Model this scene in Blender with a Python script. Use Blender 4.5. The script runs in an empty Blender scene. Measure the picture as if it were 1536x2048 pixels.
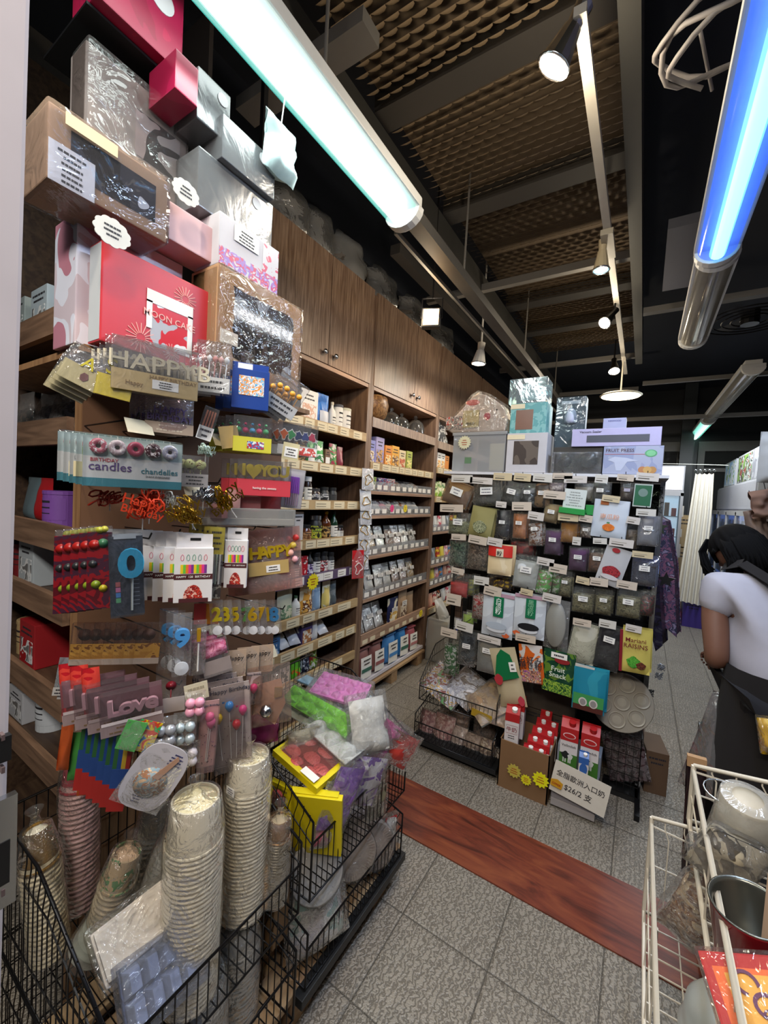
import bpy, bmesh, math, random
from mathutils import Vector, Matrix, noise
PI = math.pi
R_ = math.radians
rnd = random.Random(7)
scene = bpy.context.scene
COL = scene.collection

# ---------------------------------------------------------------- camera
F = 817.15
H = 1.6
def cam_axes(a, b, c):
    f = Vector((-math.sin(a)*math.cos(b), math.cos(a)*math.cos(b), math.sin(b)))
    r = f.cross(Vector((0, 0, 1))).normalized()
    u = r.cross(f)
    return math.cos(c)*r+math.sin(c)*u, -math.sin(c)*r+math.cos(c)*u, -f
CR, CU, CB = cam_axes(R_(32.2626), R_(-2.4544), R_(3.2163))
cam_data = bpy.data.cameras.new('camera')
cam = bpy.data.objects.new('camera', cam_data)
COL.objects.link(cam)
cam_data.sensor_fit = 'VERTICAL'
cam_data.sensor_height = 24
cam_data.sensor_width = 18
cam_data.lens = 24*F/2048
cam_data.clip_start = 0.02
cam.matrix_world = Matrix(((CR.x, CU.x, CB.x, 0), (CR.y, CU.y, CB.y, 0), (CR.z, CU.z, CB.z, H), (0, 0, 0, 1)))
scene.camera = cam

# ---------------------------------------------------------------- world, exposure
w = bpy.data.worlds.new('dim_interior')
scene.world = w
w.use_nodes = True
w.node_tree.nodes['Background'].inputs[0].default_value = (0.62, 0.72, 1.0, 1)
w.node_tree.nodes['Background'].inputs[1].default_value = 0.035
vs = scene.view_settings
vs.view_transform = 'Standard'
vs.look = 'None'
vs.gamma = 1
vs.use_curve_mapping = False
vs.exposure = 0.42
cy = scene.cycles
cy.max_bounces = 6
cy.diffuse_bounces = 3
cy.glossy_bounces = 3
cy.transmission_bounces = 4
cy.transparent_max_bounces = 14
cy.sample_clamp_indirect = 4
cy.caustics_reflective = False
cy.caustics_refractive = False

def area(name, loc, rot, sx, sy, power, col):
    d = bpy.data.lights.new(name, 'AREA')
    d.shape = 'RECTANGLE'; d.size = sx; d.size_y = sy; d.energy = power; d.color = col
    o = bpy.data.objects.new(name, d); COL.objects.link(o)
    o.location = loc; o.rotation_euler = rot
    return o
def spot(name, loc, target, power, col, size=80, blend=.6, rad=.04):
    d = bpy.data.lights.new(name, 'SPOT')
    d.energy = power; d.color = col; d.spot_size = R_(size); d.spot_blend = blend; d.shadow_soft_size = rad
    o = bpy.data.objects.new(name, d); COL.objects.link(o)
    o.location = loc
    o.rotation_euler = (Vector(target)-Vector(loc)).to_track_quat('-Z', 'Y').to_euler()
    return o
# light of the fluorescent tubes, plus added fills that belong to no lit tube
area('tube_or_fill_light', (-.93, .6, 2.66), (0, R_(-25), 0), .10, 1.6, 8, (.86, 1, .97))
area('tube_or_fill_light', (.19, 1.5, 2.66), (0, R_(8), 0), .10, 1.6, 20, (.62, .76, 1))
area('tube_or_fill_light', (-.1, -.7, 2.75), (R_(25), 0, 0), 1.2, .3, 36, (1, .95, .88))  # added unseen fill over the entrance, brightens the display fronts; no tube fixture here
area('tube_or_fill_light', (.25, 5.0, 2.80), (0, 0, 0), .10, 1.2, 10, (.9, 1, .97))
area('tube_or_fill_light', (.75, 6.2, 2.80), (0, 0, 0), .3, 1.2, 34, (.85, .93, 1))  # added fill for the curtain and fridges; the tube fixture above is unlit
area('tube_or_fill_light', (.30, 1.5, 2.76), (0, R_(-100), 0), .08, 1.6, 2.5, (.25, .35, 1))
# track spots, pendant and wall lamps, plus an added fill spot
WARM = (1, .86, .68)
spot('spot_or_fill_light', (-.32, 1.42, 2.97), (-1.1, 1.1, 1.0), 26, (1, .93, .82), 110)
spot('spot_or_fill_light', (-.32, 2.62, 2.90), (-.3, 2.3, 0), 22, (.85, .95, 1), 70)
spot('spot_or_fill_light', (-.40, 3.35, 2.90), (-.75, 2.2, 1.0), 20, WARM, 100)
spot('spot_or_fill_light', (-.38, 4.55, 2.90), (-1.5, 3.6, 1.0), 36, WARM, 110)
spot('spot_or_fill_light', (-1.22, 2.12, 2.66), (-1.5, 2.4, 1.0), 11, (1, .72, .42), 140)
spot('spot_or_fill_light', (-1.33, 3.28, 2.68), (-1.75, 3.2, 1.0), 16, (1, .95, .88), 130)
spot('spot_or_fill_light', (-.02, -.2, 2.9), (-.25, 1.25, .0), 26, (1, .76, .46), 62)
spot('spot_or_fill_light', (-.55, .1, 2.9), (-1.05, .75, 1.0), 24, (1, .84, .62), 85)  # added fill aimed at the candle display, no lamp is built here

for p_, e_ in (((-.32, 1.42, 2.93), 10), ((-.36, 3.2, 2.86), 7), ((-.38, 4.5, 2.86), 5), ((-1.16, 2.12, 2.70), 2.2), ((-1.25, 3.28, 2.72), 2), ((-.45, 6.2, 2.4), 8)):
    d_ = bpy.data.lights.new('lamp_glow', 'POINT'); d_.energy = e_; d_.color = (1, .85, .62); d_.shadow_soft_size = .05
    o_ = bpy.data.objects.new('lamp_glow', d_); COL.objects.link(o_); o_.location = p_

# ---------------------------------------------------------------- materials
def hexc(s):
    out = []
    for i in (0, 2, 4):
        c = int(s[i:i+2], 16)/255
        out.append(c/12.92 if c <= .04045 else ((c+.055)/1.055)**2.4)
    return (*out, 1)
MC = {}
def node_mat(name):
    m = bpy.data.materials.new(name)
    m.use_nodes = True
    nt = m.node_tree
    return m, nt, nt.nodes, nt.links, nt.nodes['Principled BSDF']
def mt(col, rough=.55, metal=0, coat=0, var=.06):
    """plain coloured surface with a faint procedural unevenness"""
    key = ('p', col, rough, metal, coat)
    if key in MC: return MC[key]
    m, nt, N, L, b = node_mat('surface_'+col)
    b.inputs['Roughness'].default_value = rough
    b.inputs['Metallic'].default_value = metal
    b.inputs['Coat Weight'].default_value = coat
    c = hexc(col)
    tc = N.new('ShaderNodeTexCoord'); n = N.new('ShaderNodeTexNoise'); n.inputs['Scale'].default_value = 22; n.inputs['Detail'].default_value = 2
    L.new(tc.outputs['Object'], n.inputs['Vector'])
    mx = N.new('ShaderNodeMix'); mx.data_type = 'RGBA'
    mx.inputs[6].default_value = tuple(x*(1-var) for x in c[:3])+(1,)
    mx.inputs[7].default_value = tuple(min(1, x*(1+var)) for x in c[:3])+(1,)
    L.new(n.outputs['Fac'], mx.inputs[0]); L.new(mx.outputs[2], b.inputs['Base Color'])
    MC[key] = m
    return m
def emit(col, s):
    key = ('e', col, s)
    if key in MC: return MC[key]
    m, nt, N, L, b = node_mat('glow_'+col)
    b.inputs['Base Color'].default_value = hexc(col)
    b.inputs['Emission Color'].default_value = hexc(col)
    b.inputs['Emission Strength'].default_value = s
    MC[key] = m
    return m
def film(col='ffffff', a=.14, sc=38, rough=.09, haze=.10, bump=.5):
    a, haze = a*.4, haze*.7
    """thin clear plastic: mostly see-through, crinkled glints, a little haze"""
    key = ('f', col, a, sc, rough, haze, bump)
    if key in MC: return MC[key]
    m, nt, N, L, b = node_mat('film_'+col)
    N.remove(b)
    out = N['Material Output']
    tc = N.new('ShaderNodeTexCoord'); n = N.new('ShaderNodeTexNoise')
    n.inputs['Scale'].default_value = sc; n.inputs['Detail'].default_value = 3; n.inputs['Distortion'].default_value = 1.6
    L.new(tc.outputs['Object'], n.inputs['Vector'])
    bp = N.new('ShaderNodeBump'); bp.inputs['Strength'].default_value = bump; bp.inputs['Distance'].default_value = .02
    L.new(n.outputs['Fac'], bp.inputs['Height'])
    tr = N.new('ShaderNodeBsdfTransparent'); tr.inputs[0].default_value = hexc(col)
    gl = N.new('ShaderNodeBsdfGlossy'); gl.inputs['Roughness'].default_value = rough; L.new(bp.outputs[0], gl.inputs['Normal'])
    df = N.new('ShaderNodeBsdfDiffuse'); df.inputs[0].default_value = tuple(.55+.45*x for x in hexc(col)[:3])+(1,)
    lw = N.new('ShaderNodeFresnel'); lw.inputs[0].default_value = 1.4; L.new(bp.outputs[0], lw.inputs['Normal'])
    ad = N.new('ShaderNodeMath'); ad.operation = 'ADD'; ad.inputs[1].default_value = a; ad.use_clamp = True
    hf = N.new('ShaderNodeMath'); hf.operation = 'MULTIPLY'; hf.inputs[1].default_value = .55; L.new(lw.outputs[0], hf.inputs[0])
    L.new(hf.outputs[0], ad.inputs[0])
    m1 = N.new('ShaderNodeMixShader'); m1.inputs[0].default_value = haze; L.new(tr.outputs[0], m1.inputs[1]); L.new(df.outputs[0], m1.inputs[2])
    m2 = N.new('ShaderNodeMixShader'); L.new(ad.outputs[0], m2.inputs[0]); L.new(m1.outputs[0], m2.inputs[1]); L.new(gl.outputs[0], m2.inputs[2])
    L.new(m2.outputs[0], out.inputs['Surface'])
    MC[key] = m
    return m
def pic(cols, sc=30, rough=.4, kind='noise', bump=0):
    """printed or mottled surface: bands of colour from noise or cells"""
    key = ('pic', tuple(cols), sc, rough, kind, bump)
    if key in MC: return MC[key]
    m, nt, N, L, b = node_mat('print_'+cols[0])
    b.inputs['Roughness'].default_value = rough
    tc = N.new('ShaderNodeTexCoord')
    if kind == 'noise':
        n = N.new('ShaderNodeTexNoise'); n.inputs['Detail'].default_value = 2; n.inputs['Distortion'].default_value = .8; so = n.outputs['Fac']
    else:
        n = N.new('ShaderNodeTexVoronoi'); so = n.outputs['Color'] if kind == 'cells' else n.outputs['Distance']
    n.inputs['Scale'].default_value = sc
    L.new(tc.outputs['Object'], n.inputs['Vector'])
    cr = N.new('ShaderNodeValToRGB'); cr.color_ramp.interpolation = 'CONSTANT' if kind != 'soft' else 'LINEAR'
    k = len(cols)
    lo, hi = (.32, .68) if kind == 'noise' else (0., .9)
    e = cr.color_ramp.elements
    while len(e) < k: e.new(.5)
    for i, c in enumerate(cols):
        e[i].position = 0 if i == 0 else lo+(hi-lo)*i/k
        e[i].color = hexc(c)
    L.new(so, cr.inputs[0]); L.new(cr.outputs[0], b.inputs['Base Color'])
    if bump:
        bp = N.new('ShaderNodeBump'); bp.inputs['Strength'].default_value = bump; bp.inputs['Distance'].default_value = .01
        L.new(so, bp.inputs['Height']); L.new(bp.outputs[0], b.inputs['Normal'])
    MC[key] = m
    return m
def wood(c1, c2, axis='X', sc=9, rough=.5, stretch=14, bump=.1):
    key = ('w', c1, c2, axis, sc, rough, stretch)
    if key in MC: return MC[key]
    m, nt, N, L, b = node_mat('wood_'+c1)
    b.inputs['Roughness'].default_value = rough
    tc = N.new('ShaderNodeTexCoord'); mp = N.new('ShaderNodeMapping')
    s = [stretch]*3; s['XYZ'.index(axis)] = 1
    mp.inputs['Scale'].default_value = s
    n = N.new('ShaderNodeTexNoise'); n.inputs['Scale'].default_value = sc/3; n.inputs['Detail'].default_value = 5; n.inputs['Distortion'].default_value = .6
    L.new(tc.outputs['Object'], mp.inputs[0]); L.new(mp.outputs[0], n.inputs['Vector'])
    cr = N.new('ShaderNodeValToRGB'); cr.color_ramp.elements[0].position = .35; cr.color_ramp.elements[1].position = .65
    cr.color_ramp.elements[0].color = hexc(c1); cr.color_ramp.elements[1].color = hexc(c2)
    L.new(n.outputs['Fac'], cr.inputs[0]); L.new(cr.outputs[0], b.inputs['Base Color'])
    bp = N.new('ShaderNodeBump'); bp.inputs['Strength'].default_value = bump; bp.inputs['Distance'].default_value = .004
    L.new(n.outputs['Fac'], bp.inputs['Height']); L.new(bp.outputs[0], b.inputs['Normal'])
    MC[key] = m
    return m
GLASS = film('f4fbf8', .05, 3, .03, .02, 0)
CLEAR = film()
CLEARB = film('f2f6fa', .10, 60, .12, .16, .6)
SMOKE = film('b9bfc6', .12, 20, .12, .30, .3)
PINKF = film('f6d7e0', .10, 45, .1, .18, .6)
WHITE = mt('eceae6'); PAPER = mt('e9e6de', .7); CREAM = mt('e6dcb8', .6); KRAFT = mt('b98f62', .75); BLACK = mt('121214', .45)
INK = mt('26242a', .6); CHROME = mt('c9ccd0', .22, 1); BLKMET = mt('1b1a1c', .35, .6); GOLD = mt('d8a62a', .22, 1); SILVER = mt('c6c8cc', .2, 1)
RED = mt('c8202a', .4); TAG = mt('ded0b0', .6); TAGW = mt('e6e2dc', .6); TAN = mt('c8a878', .7)

# ---------------------------------------------------------------- mesh building
class MB:
    def __init__(s): s.v = []; s.f = []; s.m = []
    def add(s, vs, fs, mi=0, M=None):
        k = len(s.v)
        s.v += [tuple(M @ Vector(v)) if M else tuple(v) for v in vs]
        s.f += [tuple(i+k for i in f) for f in fs]; s.m += [mi]*len(fs)
        return s
    def box(s, x0, x1, y0, y1, z0, z1, mi=0, M=None):
        vs = [(x, y, z) for x in (x0, x1) for y in (y0, y1) for z in (z0, z1)]
        return s.add(vs, [(0, 1, 3, 2), (4, 6, 7, 5), (0, 4, 5, 1), (2, 3, 7, 6), (0, 2, 6, 4), (1, 5, 7, 3)], mi, M)
    def quadbox(s, pts, t, mi=0):
        """a plate through four corner points, t thick"""
        p = [Vector(q) for q in pts]; n = (p[1]-p[0]).cross(p[3]-p[0]).normalized()*t
        return s.add([*p, *[q+n for q in p]], [(3, 2, 1, 0), (4, 5, 6, 7), (0, 1, 5, 4), (1, 2, 6, 5), (2, 3, 7, 6), (3, 0, 4, 7)], mi)
    def cyl(s, p0, p1, r0, r1=None, n=12, mi=0, caps=True):
        r1 = r0 if r1 is None else r1
        p0, p1 = Vector(p0), Vector(p1); d = (p1-p0).normalized()
        a = d.orthogonal().normalized(); b = d.cross(a)
        vs = []
        for p, r in ((p0, r0), (p1, r1)):
            vs += [p+(a*math.cos(2*PI*i/n)+b*math.sin(2*PI*i/n))*r for i in range(n)]
        fs = [(i, (i+1) % n, n+(i+1) % n, n+i) for i in range(n)]
        if caps: fs += [tuple(range(n-1, -1, -1)), tuple(range(n, 2*n))]
        return s.add(vs, fs, mi)
    def tube(s, pts, r, n=6, mi=0, closed=False):
        pts = [Vector(p) for p in pts]
        k = len(pts); rings = []
        a = None
        for i, p in enumerate(pts):
            q0 = pts[i-1] if (i or closed) else p; q1 = pts[(i+1) % k] if (i < k-1 or closed) else p
            d = (q1-q0).normalized()
            a = d.orthogonal().normalized() if a is None else (a-d*a.dot(d)).normalized()
            b = d.cross(a)
            rings.append([p+(a*math.cos(2*PI*j/n)+b*math.sin(2*PI*j/n))*r for j in range(n)])
        vs = [v for g in rings for v in g]; fs = []
        for i in range(k if closed else k-1):
            for j in range(n):
                fs.append((i*n+j, i*n+(j+1) % n, ((i+1) % k)*n+(j+1) % n, ((i+1) % k)*n+j))
        if not closed: fs += [tuple(range(n-1, -1, -1)), tuple(range((k-1)*n, k*n))]
        return s.add(vs, fs, mi)
    def lathe(s, prof, n=24, mi=0, M=None, c=(0, 0, 0)):
        vs = [(c[0]+r*math.cos(2*PI*i/n), c[1]+r*math.sin(2*PI*i/n), c[2]+z) for r, z in prof for i in range(n)]
        fs = [(j*n+i, j*n+(i+1) % n, (j+1)*n+(i+1) % n, (j+1)*n+i) for j in range(len(prof)-1) for i in range(n)]
        return s.add(vs, fs, mi, M)
    def prism(s, out, y0, y1, mi=0, M=None):
        """outline in the x-z plane, from y0 to y1"""
        n = len(out)
        vs = [(x, y0, z) for x, z in out]+[(x, y1, z) for x, z in out]
        return s.add(vs, [tuple(range(n-1, -1, -1)), tuple(range(n, 2*n))]+[(i, (i+1) % n, n+(i+1) % n, n+i) for i in range(n)], mi, M)
    def grid(s, nu, nv, fn, mi=0, M=None):
        vs = [fn(i/nu, j/nv) for j in range(nv+1) for i in range(nu+1)]
        q = nu+1
        return s.add(vs, [(j*q+i, j*q+i+1, (j+1)*q+i+1, (j+1)*q+i) for j in range(nv) for i in range(nu)], mi, M)
    def pillow(s, w, h, d, mi=0, nu=8, nv=10, base=.9, top=.12, x0=0, y0=0, z0=0, wob=.004, seed=0, pinch=0):
        """filled bag: full near the bottom, flat at the sealed top; origin bottom centre, front is -y"""
        def th(u, v):
            a = max(0, 1-abs(2*u-1)**3.2)
            b = min(1, v/.12)**.6 * min(1, (1-v)/.18+.05) * (base+(top-base)*max(0, v-.35)/.65)
            return a*b*d*.5
        def mk(sg):
            def f(u, v):
                t = th(u, v)
                q = noise.noise(Vector((u*3+seed, v*4, seed*1.7+sg)))*wob*(1 if .02 < v < .98 else .3)
                ww = w*(1-pinch*math.sin(PI*v))
                return (x0+(u-.5)*ww, y0+sg*t+q+(0 if sg < 0 else 0), z0+v*h)
            return f
        s.grid(nu, nv, mk(-1), mi); k = len(s.f)
        s.grid(nu, nv, mk(1), mi)
        return s
    def build(s, name, mats, parent=None, smooth=False, bevel=0, M=None):
        me = bpy.data.meshes.new(name)
        me.from_pydata(s.v, [], s.f)
        for m in (mats if isinstance(mats, (list, tuple)) else [mats]): me.materials.append(m)
        me.polygons.foreach_set('material_index', s.m)
        if smooth: me.polygons.foreach_set('use_smooth', [True]*len(s.f))
        bm = bmesh.new(); bm.from_mesh(me)
        if bevel:
            es = [e for e in bm.edges if len(e.link_faces) == 2 and e.calc_face_angle(0) > .6]
            bmesh.ops.bevel(bm, geom=es, offset=bevel, segments=2, profile=.7, affect='EDGES', clamp_overlap=True)
        bmesh.ops.recalc_face_normals(bm, faces=bm.faces)
        bm.to_mesh(me); bm.free()
        o = bpy.data.objects.new(name, me); COL.objects.link(o)
        if parent: o.parent = parent; KIDS.setdefault(parent.name, []).append(o)
        if M is not None: o.matrix_local = M
        return o
KIDS = {}
def TM(loc=(0, 0, 0), rz=0, rx=0, ry=0, s=1):
    return Matrix.Translation(loc) @ Matrix.Rotation(R_(rz), 4, 'Z') @ Matrix.Rotation(R_(ry), 4, 'Y') @ Matrix.Rotation(R_(rx), 4, 'X') @ Matrix.Scale(s, 4)
def tag(o, label=None, cat=None, group=None, kind=None):
    if label: o['label'] = label
    if cat: o['category'] = cat
    if group: o['group'] = group
    if kind: o['kind'] = kind
    return o
def thing(name, label, cat, loc=(0, 0, 0), rz=0, group=None, rx=0, ry=0):
    o = bpy.data.objects.new(name, None); COL.objects.link(o)
    o.empty_display_size = .02
    o.matrix_world = TM(loc, rz, rx, ry)
    return tag(o, label, cat, group)
def dup(root, loc, rz=None, label=None, group=None, rx=0, ry=0):
    def cp(o, par):
        c = o.copy(); COL.objects.link(c)
        if par: c.parent = par
        for ch in KIDS.get(o.name, ()): KIDS.setdefault(c.name, []).append(cp(ch, c))
        return c
    r = cp(root, None)
    r.matrix_world = TM(loc, rz if rz is not None else math.degrees(root.rotation_euler.z), rx, ry)
    if label: r['label'] = label
    if group: r['group'] = group
    return r
def struct(mb, name, mats, **k):
    o = mb.build(name, mats, **k); o['kind'] = 'structure'; return o
TXT = {}
def text(s, size, m, parent, loc, name='lettering', ext=.0004, rx=90, rz=0, ry=0, align='CENTER', sx=1):
    bold = 'candle' in name or 'topper' in name
    key = (s, align, bold)
    if key not in TXT:
        cu = bpy.data.curves.new('t', 'FONT'); cu.body = s; cu.offset = .035 if bold else .006; cu.align_x = align; cu.align_y = 'CENTER'; cu.size = 1; cu.extrude = .01; cu.resolution_u = 4 if bold or len(s) < 3 else 2
        t = bpy.data.objects.new('t', cu)
        TXT[key] = bpy.data.meshes.new_from_object(t)
        bpy.data.objects.remove(t)
    me = TXT[key].copy(); me.materials.clear(); me.materials.append(m)
    o = bpy.data.objects.new(name, me); COL.objects.link(o)
    if parent: o.parent = parent; KIDS.setdefault(parent.name, []).append(o)
    o.matrix_local = TM(loc, rz, rx, ry) @ Matrix.Diagonal((size*sx, size, ext/.01, 1))
    return o

# pixel of the photograph -> point on a plane of the shop
def ray(px, py):
    return CR*((px-768)/F)-CU*((py-1024)/F)-CB
def on(px, py, ax, val):
    d = ray(px, py); i = 'xyz'.index(ax); o = (0, 0, H)
    return Vector(o)+d*((val-o[i])/d[i])
def fit(x0, y0, x1, y1, ax, val, rz):
    """centre, width and height of an upright flat face seen in that pixel box"""
    c = on((x0+x1)/2, (y0+y1)/2, ax, val); n = Vector((math.sin(R_(rz)), -math.cos(R_(rz)), 0))
    def hit(px, py):
        d = ray(px, py); return Vector((0, 0, H))+d*((c-Vector((0, 0, H))).dot(n)/d.dot(n))
    ym = (y0+y1)/2; xm = (x0+x1)/2
    return c, (hit(x1, ym)-hit(x0, ym)).length, (hit(xm, y1)-hit(xm, y0)).length

# ---------------------------------------------------------------- floor
def tile_mat():
    m, nt, N, L, b = node_mat('ridged_floor_tile')
    tc = N.new('ShaderNodeTexCoord')
    mp = N.new('ShaderNodeMapping'); mp.inputs['Location'].default_value = (.005, -.030, 0)
    L.new(tc.outputs['Object'], mp.inputs[0])
    sx = N.new('ShaderNodeSeparateXYZ'); L.new(mp.outputs[0], sx.inputs[0])
    def M(op, a, b_=None):
        q = N.new('ShaderNodeMath'); q.operation = op
        for i, v in enumerate((a, b_)):
            if v is None: continue
            if isinstance(v, (int, float)): q.inputs[i].default_value = v
            else: L.new(v, q.inputs[i])
        return q.outputs[0]
    def edge(s):
        fr = M('FRACT', M('DIVIDE', M('ADD', s, 33.1), .331))
        return M('MINIMUM', fr, M('SUBTRACT', 1, fr))
    e = M('MINIMUM', edge(sx.outputs[0]), edge(sx.outputs[1]))
    gr = M('LESS_THAN', e, .0085)
    shoulder = M('MINIMUM', M('DIVIDE', e, .03), 1)
    cell = N.new('ShaderNodeVectorMath'); cell.operation = 'FLOOR'
    sc = N.new('ShaderNodeVectorMath'); sc.operation = 'SCALE'; sc.inputs['Scale'].default_value = 1/.331
    L.new(mp.outputs[0], sc.inputs[0]); L.new(sc.outputs[0], cell.inputs[0])
    wn = N.new('ShaderNodeTexWhiteNoise'); L.new(cell.outputs[0], wn.inputs['Vector'])
    # carved ridges
    off = N.new('ShaderNodeVectorMath'); off.operation = 'SCALE'; off.inputs['Scale'].default_value = 5
    L.new(wn.outputs['Color'], off.inputs[0])
    ad = N.new('ShaderNodeVectorMath'); L.new(tc.outputs['Object'], ad.inputs[0]); L.new(off.outputs[0], ad.inputs[1])
    wv = N.new('ShaderNodeTexWave'); wv.inputs['Scale'].default_value = 17; wv.inputs['Distortion'].default_value = 10; wv.inputs['Detail'].default_value = 2.0
    wv.inputs['Detail Scale'].default_value = 3.2; wv.inputs['Detail Roughness'].default_value = .6
    L.new(ad.outputs[0], wv.inputs['Vector'])
    cr = N.new('ShaderNodeValToRGB')
    cr.color_ramp.elements[0].color = hexc('6f675d'); cr.color_ramp.elements[1].color = hexc('9a9185')
    cr.color_ramp.elements[0].position = .05; cr.color_ramp.elements[1].position = .6
    L.new(wv.outputs['Fac'], cr.inputs[0])
    big = N.new('ShaderNodeTexNoise'); big.inputs['Scale'].default_value = 2.3; big.inputs['Detail'].default_value = 4; L.new(tc.outputs['Object'], big.inputs['Vector'])
    mx = N.new('ShaderNodeMix'); mx.data_type = 'RGBA'; mx.blend_type = 'MULTIPLY'; mx.inputs[0].default_value = .35
    L.new(cr.outputs[0], mx.inputs[6]); L.new(big.outputs['Fac'], mx.inputs[7])
    m2 = N.new('ShaderNodeMix'); m2.data_type = 'RGBA'; L.new(gr, m2.inputs[0]); L.new(mx.outputs[2], m2.inputs[6]); m2.inputs[7].default_value = hexc('58524a')
    L.new(m2.outputs[2], b.inputs['Base Color'])
    hgt = M('ADD', M('MULTIPLY', wv.outputs['Fac'], .55), shoulder)
    bp = N.new('ShaderNodeBump'); bp.inputs['Strength'].default_value = .85; bp.inputs['Distance'].default_value = .004
    L.new(hgt, bp.inputs['Height']); L.new(bp.outputs[0], b.inputs['Normal'])
    b.inputs['Roughness'].default_value = .42
    return m
struct(MB().box(-2.3, 3.6, -1.6, 9.2, -.05, 0), 'floor', tile_mat())
strip = MB().box(-1.28, .75, 1.676, 2.014, .0005, .006)
def plank_mat():
    m, nt, N, L, b = node_mat('red_brown_plank')
    tc = N.new('ShaderNodeTexCoord'); mp = N.new('ShaderNodeMapping'); mp.inputs['Scale'].default_value = (1.2, 7, 1); L.new(tc.outputs['Object'], mp.inputs[0])
    n = N.new('ShaderNodeTexNoise'); n.inputs['Scale'].default_value = 2.2; n.inputs['Detail'].default_value = 9; n.inputs['Distortion'].default_value = 1.4; n.inputs['Roughness'].default_value = .62
    L.new(mp.outputs[0], n.inputs['Vector'])
    cr = N.new('ShaderNodeValToRGB'); e = cr.color_ramp.elements
    e[0].position = .30; e[0].color = hexc('3a170e'); e[1].position = .72; e[1].color = hexc('8a4a2c'); q = e.new(.5); q.color = hexc('6e3120')
    L.new(n.outputs['Fac'], cr.inputs[0])
    v = N.new('ShaderNodeTexVoronoi'); v.inputs['Scale'].default_value = 2.6; mp2 = N.new('ShaderNodeMapping'); mp2.inputs['Scale'].default_value = (1, 2.2, 1); L.new(tc.outputs['Object'], mp2.inputs[0]); L.new(mp2.outputs[0], v.inputs['Vector'])
    k = N.new('ShaderNodeValToRGB'); k.color_ramp.elements[0].position = .02; k.color_ramp.elements[0].color = (.12, .06, .04, 1); k.color_ramp.elements[1].position = .07; k.color_ramp.elements[1].color = (1, 1, 1, 1)
    L.new(v.outputs['Distance'], k.inputs[0])
    mx = N.new('ShaderNodeMix'); mx.data_type = 'RGBA'; mx.blend_type = 'MULTIPLY'; mx.inputs[0].default_value = 1
    L.new(cr.outputs[0], mx.inputs[6]); L.new(k.outputs[0], mx.inputs[7]); L.new(mx.outputs[2], b.inputs['Base Color'])
    b.inputs['Roughness'].default_value = .42
    return m
struct(strip, 'trim_1', plank_mat())

# ---------------------------------------------------------------- walls and ceiling
DARKB = mt('1c2028', .8); NAVY = mt('161b26', .85); STEEL = mt('6d6a66', .55, .3); STEELD = mt('3a3936', .6, .3)
struct(MB().box(-2.25, -2.15, -1.6, 8.8, 0, 3.75), 'wall_left', mt('38332f', .8))
struct(MB().box(3.0, 3.1, -1.6, 8.8, 0, 3.75), 'wall_right', mt('4a4a50', .8))
struct(MB().box(-2.25, 3.1, -1.6, 9.0, 3.7, 3.8), 'ceiling', NAVY)
struct(MB().box(-2.25, -1.25, -1.7, -1.6, 0, 3.75).box(1.6, 3.1, -1.7, -1.6, 0, 3.75), 'wall_front', DARKB)
# steel frame of the ceiling
bm_ = MB()
bm_.box(-1.22, -1.14, -.4, 6.6, 3.17, 3.30)
bm_.box(-.175, -.112, -.6, 5.15, 3.14, 3.26)
struct(bm_, 'trim_2', STEELD)
bm_ = MB()
for y, hh in ((3.0, .045), (5.0, .04), (1.12, .10), (6.4, .04)):
    bm_.box(-1.6 if y != 1.12 else -1.55, -.16 if y != 1.12 else -.9, y, y+hh, 3.17, 3.22)
bm_.box(-.1, 3.0, 5.4, 5.44, 2.98, 3.02); bm_.box(-1.9, 3.0, 6.9, 6.95, 2.86, 2.91)
bm_.box(-.1, 1.2, 3.6, 3.66, 3.05, 3.09)
struct(bm_, 'trim_3', STEEL)
bm_ = MB()
for y in (1.55, 2.3, 3.65, 4.3): bm_.box(-1.15, -.12, y, y+.12, 3.32, 3.40)
bm_.box(-1.45, -1.38, 2.2, 6.8, 3.1, 3.16)
struct(bm_, 'trim_4', mt('2b2723', .7))
def mesh_panel(y0, y1):
    """expanded metal: rows of raised diamond strands"""
    mb = MB(); dx, dy = .062, .040
    ny = int((y1-y0)/dy); nx = int(1.0/dx)
    for j in range(ny):
        for i in range(nx+1):
            x = -1.14+i*dx+(dx/2 if j % 2 else 0); y = y0+j*dy
            if x > -.2: continue
            a = [PI*k/5 for k in range(6)]
            lo = [(x+dx*.5*(1-math.cos(q)), y-dy*.10*math.sin(q), 3.325-.006*math.sin(q)) for q in a]
            hi = [(x+dx*.5*(1-math.cos(q)), y+dy*.80*math.sin(q), 3.327+.016*math.sin(q)) for q in a[1:-1]]
            mb.add(lo+hi, [(0, 1, 6), (1, 2, 7, 6), (2, 3, 8, 7), (3, 4, 9, 8), (4, 5, 9)])
    return mb
MESHM = mt('8a775e', .5, .2)
for k, (a, b_) in enumerate(((.35, 1.55), (1.68, 2.3), (2.42, 3.0), (3.05, 3.65), (3.77, 4.3), (4.42, 5.0))):
    struct(mesh_panel(a, b_), 'trim_%d' % (5+k), MESHM)
struct(MB().box(-1.14, -.17, .3, 5.1, 3.42, 3.44), 'trim_11', mt('5a4c3c', .8))
# dropped ceiling at the right and its duct
struct(MB().box(.55, 3.0, -.8, 3.0, 2.92, 3.7), 'trim_12', mt('5b5a66', .75))
struct(MB().box(-2.15, -1.9, .3, 8.5, 3.35, 3.7), 'trim_13', NAVY)
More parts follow.
